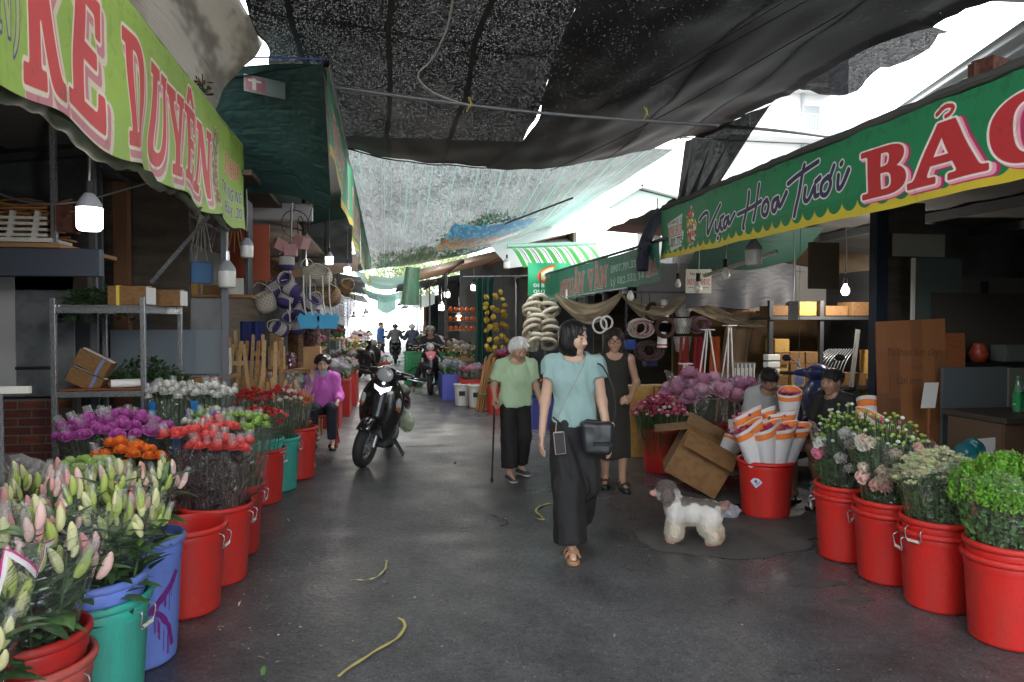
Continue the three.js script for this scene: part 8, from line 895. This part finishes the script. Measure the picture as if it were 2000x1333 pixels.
[[1.66, 'top'], [1.44, 'middle'], [1.2, 'bottom']].forEach(([y, w]) => { const t = thing('white_basket', w + ' white tapered basket in the hanging column', 'basket', [3.83, y, -8.8], 0.1); part('body', lathe([[0, 0], [0.09, 0], [0.125, 0.2], [0.118, 0.2], [0.085, 0.01]], 4).rotateY(PI / 4), wk.white, t); });
[[3.2, 1.22, [0.02, 0.08, 0.35], 'small blue plastic bin hung near the woman in black'], [3.5, 1.0, [0.02, 0.03, 0.1], 'dark blue bin under the vine bundle']].forEach(([x, y, c, l]) => one('blue_bin', l, 'bin', box(0.17, 0.14, 0.12, x, y + 0.07, -9.1, 0.1, 0.012), plastic(c)));
[[4.02, 0.8, 0.6, [0.3, 0.02, 0.03], 'dark red cloth hung behind the tall stand'], [4.25, 0.9, 0.5, [0.5, 0.1, 0.02], 'orange cloth hung beside the red one'], [3.82, 0.7, 0.7, [0.25, 0.03, 0.02], 'red fabric roll behind the stands']].forEach(([x, y, h, c, l]) => one('hanging_cloth', l, 'cloth', sheet(8, 8, (u, v) => [x + lerp(-0.1, 0.1, u) * (1 - 0.3 * v), y + h * v, -8.7 + 0.04 * sin(u * 11)]), mat(c, 0.8)));

// ---------- white tarpaulin above the lime banner ----------
one('white_tarpaulin', 'dirty white tarpaulin flap above the lime green banner', 'tarpaulin', thick(sheet(30, 16, (u, v) => { const a = V(-1.36, 3.27, -3.9), b = V(-1.34, 3.24, -6.0), c = V(-1.12, 4.0, -4.3), d = V(-1.06, 4.08, -6.75), p = a.lerp(b, u).lerp(c.lerp(d, u), v); return [p.x + 0.025 * sin(v * 7 + u * 2) * (0.3 + u) + 0.015 * ns(u * 5, v * 4), p.y + 0.03 * ns(u * 5, v * 4, 2), p.z]; }), 0.003), phy([1, 1, 1], 0.9, { transmission: 0.3, map: rep(dirtTex([0.7, 0.68, 0.64], [0.45, 0.42, 0.37], 0.8, 6), 1, 1), bumpMap: rep(crumple, 0.6, 1.5), bumpScale: 0.006 }));
leafPile('dry brown leaves caught on top of the lime banner', -1.3, 3.28, -5.6, 0.06, 0.08, 0.22, 26, 9); scene.children[scene.children.length - 1].children[0].material = mat([0.2, 0.08, 0.04], 0.8);
// ---------- far flower displays ----------
const masses = { white: pet([0.7, 0.7, 0.68]), pink: pet([0.66, 0.36, 0.48]), mauve: pet([0.5, 0.22, 0.46]), pale: pet([0.62, 0.55, 0.66]), green: pet([0.12, 0.22, 0.05]), red: pet([0.5, 0.05, 0.05]), yellow: pet([0.6, 0.42, 0.06]), rose: pet([0.7, 0.25, 0.3]), bluish: pet([0.5, 0.58, 0.66]) };
function display(label, x, z, w, d, y, c, n, seed, o = {}) { // a crate packed with small bunches
  const t = thing('flower_crate', label, 'flower crate', [x, 0, z]), r = rng(seed), h = y - 0.18; if (o.legs) { part('table_top', box(w, 0.04, d, 0, h - 0.02, 0), M.wood, t); for (const a of [-1, 1]) for (const b of [-1, 1]) part('leg', box(0.05, h - 0.04, 0.05, a * (w / 2 - 0.05), (h - 0.04) / 2, b * (d / 2 - 0.05)), M.wood, t); } else { part('crate', [box(w, h, 0.02, 0, h / 2, d / 2), box(w, h, 0.02, 0, h / 2, -d / 2), box(0.02, h, d - 0.02, w / 2, h / 2, 0), box(0.02, h, d - 0.02, -w / 2, h / 2, 0), box(w - 0.02, 0.02, d - 0.02, 0, 0.012, 0)], BM[o.crate ?? 'deep'], t); part('crate_rim', [box(w + 0.03, 0.03, 0.035, 0, h, d / 2), box(w + 0.03, 0.03, 0.035, 0, h, -d / 2)], BM[o.crate ?? 'deep'], t); }
  for (let i = 0; i < n; i++) { const px = (r() - 0.5) * w * 0.95, pz = (r() - 0.5) * d * 0.95, m = masses[c[floor(r() * c.length)]], hd = part('flower_head', o.geo ?? FG.mum, m, t, [px, h + 0.03 + 0.17 * (1 - (2 * px / w) ** 2 * 0.5) * (0.6 + 0.4 * r()), pz], [0.4 * (r() - 0.5), r() * 6, 0.4 * (r() - 0.5)]); hd.scale.setScalar((o.size ?? 0.1) * (0.7 + 0.6 * r())); }
  const lv = []; for (let i = 0; i < n * 1.5; i++) lv.push(at(at(FG.leafS.clone(), 0, 0, 0, r(), 0, 0, 0.12), (r() - 0.5) * w * 0.95, h - 0.02 + 0.12 * r(), (r() - 0.5) * d * 0.95, 0, r() * 6)); part('leaves', lv, FM.leaf2, t).userData.kind = 'stuff';
  if (o.film) for (let i = 0; i < o.film; i++) { const f = part('wrapper', coneFilm(0.08, 0.16, h - 0.05, h + 0.22, seed + i, 0.06, 18), i % 2 ? film : frost, t, [(r() - 0.5) * w * 0.7, 0, (r() - 0.5) * d * 0.7]); }
}
display('red crate of green and white flowers behind the woman in purple', -0.98, -11.4, 0.6, 0.9, 0.72, ['white', 'green', 'green'], 34, 1, { film: 3 }); display('red crate of wrapped white flowers farther along the left', -0.86, -12.7, 0.55, 0.9, 0.78, ['white', 'white', 'pale'], 40, 2, { film: 4, size: 0.13 }); display('table of pink flowers behind the white ones on the left', -1.35, -12.4, 0.5, 1.6, 1.05, ['pink', 'pale', 'mauve'], 46, 3, { legs: 1, film: 2 }); display('red crate of pastel flowers beside the far scooter', -0.78, -14.4, 0.5, 1.2, 0.78, ['white', 'pink', 'pale', 'green'], 44, 4, { film: 4 }); display('high table of mauve flowers in the dark left stall', -1.5, -15, 0.6, 1.4, 1.25, ['mauve', 'pink', 'red'], 40, 5, { legs: 1 }); display('red crate of green foliage near the far left bulbs', -0.95, -17, 0.6, 1.6, 0.85, ['green', 'white', 'pale'], 44, 6, { film: 3 }); display('dark red flowers on a table under the far bulbs', -1.3, -18.6, 0.7, 2, 1.35, ['red', 'mauve', 'green'], 44, 7, { legs: 1 });
display('low red tub of pale flowers in the far lane', -0.05, -20.4, 0.42, 0.5, 0.62, ['pale', 'white', 'pink'], 22, 8, { crate: 'red', film: 1 }); display('far table of white and yellow flowers on the left', -0.85, -22.5, 0.7, 2.2, 0.95, ['white', 'yellow', 'pale'], 46, 9, { legs: 1, size: 0.14 }); display('farther table of pale flowers on the left', -0.9, -26, 0.8, 2.6, 0.95, ['pale', 'pink', 'white'], 40, 10, { legs: 1, size: 0.16 }); display('last visible left flower table', -0.95, -31, 0.8, 3, 1, ['pink', 'white', 'green'], 30, 11, { legs: 1, size: 0.2 });
display('blue crate of pale blue flowers across the lane', 1.42, -15.1, 0.5, 1.1, 0.68, ['bluish', 'white', 'bluish'], 44, 12, { crate: 'crateblue', film: 4 }); display('crate of pink wrapped roses behind the white pails', 1.75, -13.9, 0.6, 0.9, 0.66, ['rose', 'pink', 'pale'], 46, 13, { film: 4 }); display('cream flower heads along the right stall front', 1.8, -16.3, 0.9, 1.2, 0.95, ['white', 'yellow', 'white'], 46, 14, { legs: 1, size: 0.12 }); display('right flower table under the brown roof', 1.75, -19.5, 1.0, 3, 0.95, ['green', 'white', 'pink'], 50, 15, { legs: 1, size: 0.14 }); display('right flower table under the dark roof', 1.5, -26, 1, 4, 0.95, ['white', 'green', 'pale'], 40, 16, { legs: 1, size: 0.18 }); display('dark red flower pots beside the bamboo bundle', 2.25, -13.4, 0.5, 0.7, 0.95, ['red', 'mauve', 'green'], 40, 17, {});
display('red crate of small pots in front of the old woman', 1.98, -12.4, 0.34, 0.4, 0.6, ['green', 'mauve', 'pale'], 20, 18, { crate: 'red' }); display('colourful trinkets in a blue tub behind the old woman', 2.42, -10.6, 0.5, 0.5, 0.62, ['red', 'yellow', 'pink', 'bluish'], 30, 19, { crate: 'crateblue' });
for (const [x, z, l] of [[1.45, -13.5, 'left white paint pail at the right side of the lane'], [1.68, -13.2, 'right white paint pail with dark writing']]) { const b = bucket(l, x, z, 'white', { r: 0.15, h: 0.42, handles: [] }); part('print', sheet(6, 3, (u, v) => { const a = lerp(1.3, 2.1, u); return [cos(a) * 0.147, lerp(0.2, 0.29, v), sin(a) * 0.147]; }), M.black, b); }
{ const t = thing('bamboo_bundle', 'bundle of upright bamboo canes tied with green string', 'bamboo bundle', [1.72, 0, -12.75]), r = rng(3); for (let i = 0; i < 22; i++) { const a = r() * 6.3, q = sqrt(r()) * 0.11; part('cane', rod([cos(a) * q, 0, sin(a) * q], [cos(a) * q + 0.16 + 0.03 * r(), 0.75 + 0.25 * r(), sin(a) * q - 0.1], 0.013), M.wood, t); } part('string', at(new THREE.TorusGeometry(0.12, 0.01, 5, 16), 0.05, 0.28, -0.02, PI / 2 - 0.15), mat([0.03, 0.3, 0.08], 0.7), t); }
// ---------- goods on the right, further along ----------
{ const t = thing('loofah_garland', 'thick garland of cream foam rings and loofahs hung on the right', 'garland', [2.72, 0, -12.4]), r = rng(9), ms = [mat([0.6, 0.55, 0.42], 0.9), mat([0.66, 0.62, 0.5], 0.9), mat([0.52, 0.46, 0.34], 0.9)]; for (let i = 0; i < 15; i++) { const y = 1.2 + (i % 8) * 0.11, x = (i < 8 ? -0.1 : 0.14) + 0.06 * sin(i * 2); const o = part('foam_ring', new THREE.TorusGeometry(0.14 + 0.03 * r(), 0.038, 8, 20), ms[i % 3], t, [x, y, 0.08 * (r() - 0.5)], [0.7 + 0.5 * r(), 0.6 * (r() - 0.5), 0.3 * (r() - 0.5)]); } for (let i = 0; i < 26; i++) part('loofah', new THREE.CapsuleGeometry(0.035, 0.14, 3, 8), ms[i % 3], t, [-0.26 + 0.24 * r(), 1.12 + 0.9 * r(), 0.1 * (r() - 0.5)], [r(), r() * 3, 0.6 * (r() - 0.5)]); part('rope', rod([0, 1.1, 0], [0, 2.45, 0], 0.012), M.cable, t); }
for (let i = 0; i < 4; i++) one('white_slat_bundle', ['first', 'second', 'third', 'fourth'][i] + ' white foam block hanging beside the loofah garland', 'foam block', box(0.07, 0.3, 0.05, 3.02 + i * 0.1, 1.98 - 0.05 * (i % 2), -11.6, 0.1 * i, 0.004), M.white);
{ const t = thing('yellow_flower_string', 'strings of yellow artificial flowers hanging on the right', 'flower string', [2.2, 0, -14.4]), r = rng(5); for (let i = 0; i < 30; i++) { const o = part('blossom', FG.car, masses.yellow, t, [(i % 3) * 0.17 - 0.17 + 0.06 * r(), 1.0 + (i / 30) * 1.25, 0.1 * r()], [r() * 3, r() * 3, r() * 3]); o.scale.setScalar(0.09 + 0.03 * r()); } for (let k = 0; k < 3; k++) part('string', rod([k * 0.17 - 0.15, 0.95, 0.05], [k * 0.17 - 0.15, 2.55, 0.05], 0.006), M.cable, t); const c = thing('green_net_curtain', 'dark green net curtain bunched beside the yellow flowers', 'curtain', [2.0, 0, -14.7]); part('curtain', sheet(20, 14, (u, v) => [lerp(-0.2, 0.3, u) * (0.6 + 0.4 * abs(v - 0.45)), lerp(2.5, 0.55, v), 0.08 * sin(u * 20)]), mat([0.008, 0.06, 0.045], 0.7), c); part('rail', rod([-0.4, 2.52, 0], [1.2, 2.55, 0], 0.012), M.steel, c); }
{ const t = thing('orange_fruit_shelf', 'shelf of orange goods under the brown roof', 'shelf', [2.2, 0, -19.2]); for (const y of [1.35, 1.6, 1.85]) { part('board', box(1.1, 0.03, 0.3, 0, y, 0), M.wood, t); for (let i = 0; i < 7; i++) part('fruit', new THREE.SphereGeometry(0.06, 8, 6), FM.orange, t, [-0.45 + i * 0.15, y + 0.075, 0.02]); } for (const x of [-0.55, 0.55]) part('upright', box(0.04, 1.9, 0.3, x, 0.95, -0.02), M.wood, t); }
one('hanging_tarp', 'teal tarpaulin strip hanging across the far left stalls', 'tarpaulin', sheet(14, 8, (u, v) => [lerp(-0.3, 0.5, u), lerp(2.75, 2.15, v) - 0.2 * sin(PI * u), -32 + 0.1 * sin(u * 9)]), phy([0.35, 0.5, 0.46], 0.9, { transmission: 0.4 })); one('hanging_tarp', 'pale plastic sheet hanging under the far right roof', 'tarpaulin', sheet(14, 8, (u, v) => [lerp(0.5, 1.7, u), lerp(2.6, 2.2, v) - 0.15 * sin(PI * u), -24.5]), phy([0.5, 0.6, 0.58], 0.9, { transmission: 0.4 }));
[[-21.5, -30, 3.15, 'pale teal net stretched over the lane beyond the far bulbs'], [-31, -44, 3.0, 'farthest teal net stretched over the end of the lane']].forEach(([a, b, y, l]) => one('far_lane_net', l, 'shade net', sheet(20, 20, (u, v) => [lerp(-0.9, 1.1, u), y - 0.25 * sin(PI * u) + 0.05 * ns(u * 4, v * 9), lerp(a, b, v)]), phy([0.22, 0.4, 0.36], 0.95, { transmission: 0.3 })));
// ---------- litter on the asphalt ----------
const ribbon = (label, pts, m, w = 0.012) => one('plastic_ribbon', label, 'ribbon', (() => { const c = new THREE.CatmullRomCurve3(pts.map((p) => V(p[0], 0.007, p[1]))), t = V(0, 0, 0), n = 40; return sheet(1, n, (u, v) => { const p = c.getPoint(v); c.getTangent(v, t); const s = (u - 0.5) * w; return [p.x - t.z * s, 0.007 + 0.006 * abs(sin(v * 13)) + 0.003 * u * sin(v * 30), p.z + t.x * s]; }); })(), m);
const straw = mat([0.5, 0.44, 0.14], 0.7); ribbon('longest yellow plastic ribbon at the front of the lane', [[-0.21, -3.26], [-0.08, -3.44], [0.06, -3.61], [0.1, -3.75], [0.07, -3.86]], straw, 0.016); ribbon('short curved pale yellow ribbon in the middle of the lane', [[-0.21, -4.47], [-0.09, -4.46], [-0.01, -4.6], [0.01, -4.81]], mat([0.55, 0.52, 0.24], 0.7)); ribbon('twisted yellow ribbon beside the woman in teal', [[1.19, -5.63], [1.25, -5.57], [1.25, -5.85], [1.37, -6.04], [1.52, -6.06]], straw, 0.02); ribbon('bent black strap lying in the lane', [[0.82, -5.85], [0.91, -5.68], [0.96, -5.59], [0.93, -5.5], [0.87, -5.44]], M.black, 0.016);
[[-0.55, -3.4, 0.075], [-0.6, -3.5, 0.05], [-0.89, -4.61, 0.06], [-0.76, -4.52, 0.05], [-0.43, -4.42, 0.05], [-0.02, -4.38, 0.06], [1.06, -3.56, 0.045], [1.15, -3.45, 0.03], [-0.78, -5.93, 0.04], [2.71, -4.84, 0.03], [2.82, -3.75, 0.04], [-0.81, -4.22, 0.035], [-0.36, -3.97, 0.03], [0.78, -7.95, 0.09], [-0.84, -3.9, 0.03]].forEach(([x, z, s], i) => { const g = at(FG.leafB.clone(), 0, 0, 0, PI / 2 - 0.12, i * 1.7, 0, s); one('fallen_leaf', ['largest dry leaf at the bottom near the blue bucket', 'green leaf beside the largest dry leaf', 'pale scrap by the second red bucket', 'green leaf by the empty red bucket', 'brown leaf left of the pale ribbon', 'pale scrap under the pale yellow ribbon', 'green leaf in front of the woman in teal', 'orange brown bit near that green leaf', 'pale scrap by the lime flower bucket', 'green bit between dog and right buckets', 'brown scrap on the small cement patch', 'pale scrap at the foot of the empty bucket', 'green bit in the middle of the lane front', 'flat brown stain leaf behind the elderly woman', 'pale scrap at the foot of the blue bucket'][i], 'leaf', g, [FM.leaf2, mat([0.2, 0.17, 0.1], 0.8), mat([0.4, 0.38, 0.3], 0.8)][i % 3], [x, 0.012 + s * 0.15, z], [0, 0, 0], 'fallen leaves on the lane'); });
{ const r = rng(44), n = 640, I = shadowed(new THREE.InstancedMesh(at(FG.leafS.clone(), 0, 0, 0, PI / 2 - 0.1, 0, 0, 1), mat([0.5, 0.47, 0.4], 0.8), n)), m = new THREE.Matrix4(), q = new THREE.Quaternion(); for (let i = 0; i < n; i++) { const nearL = r() < 0.45, x = nearL ? -0.85 + 0.6 * r() * r() : -0.7 + 3.5 * r(), z = nearL ? -3.2 - 5 * r() : -2.6 - 7 * r(), s = 0.006 + 0.02 * r() ** 3; m.compose(V(x, 0.006, z), q.setFromAxisAngle(UPV, r() * 6), V(s, s, s)); I.setMatrixAt(i, m); I.setColorAt(i, C(0.4 + r(), 0.4 + r(), 0.3 + 0.7 * r())); } I.name = 'petal_litter'; I.userData = { label: 'scattered tiny petals and bits on the asphalt', category: 'litter', kind: 'stuff' }; scene.add(I); }
renderer.render(scene, camera);
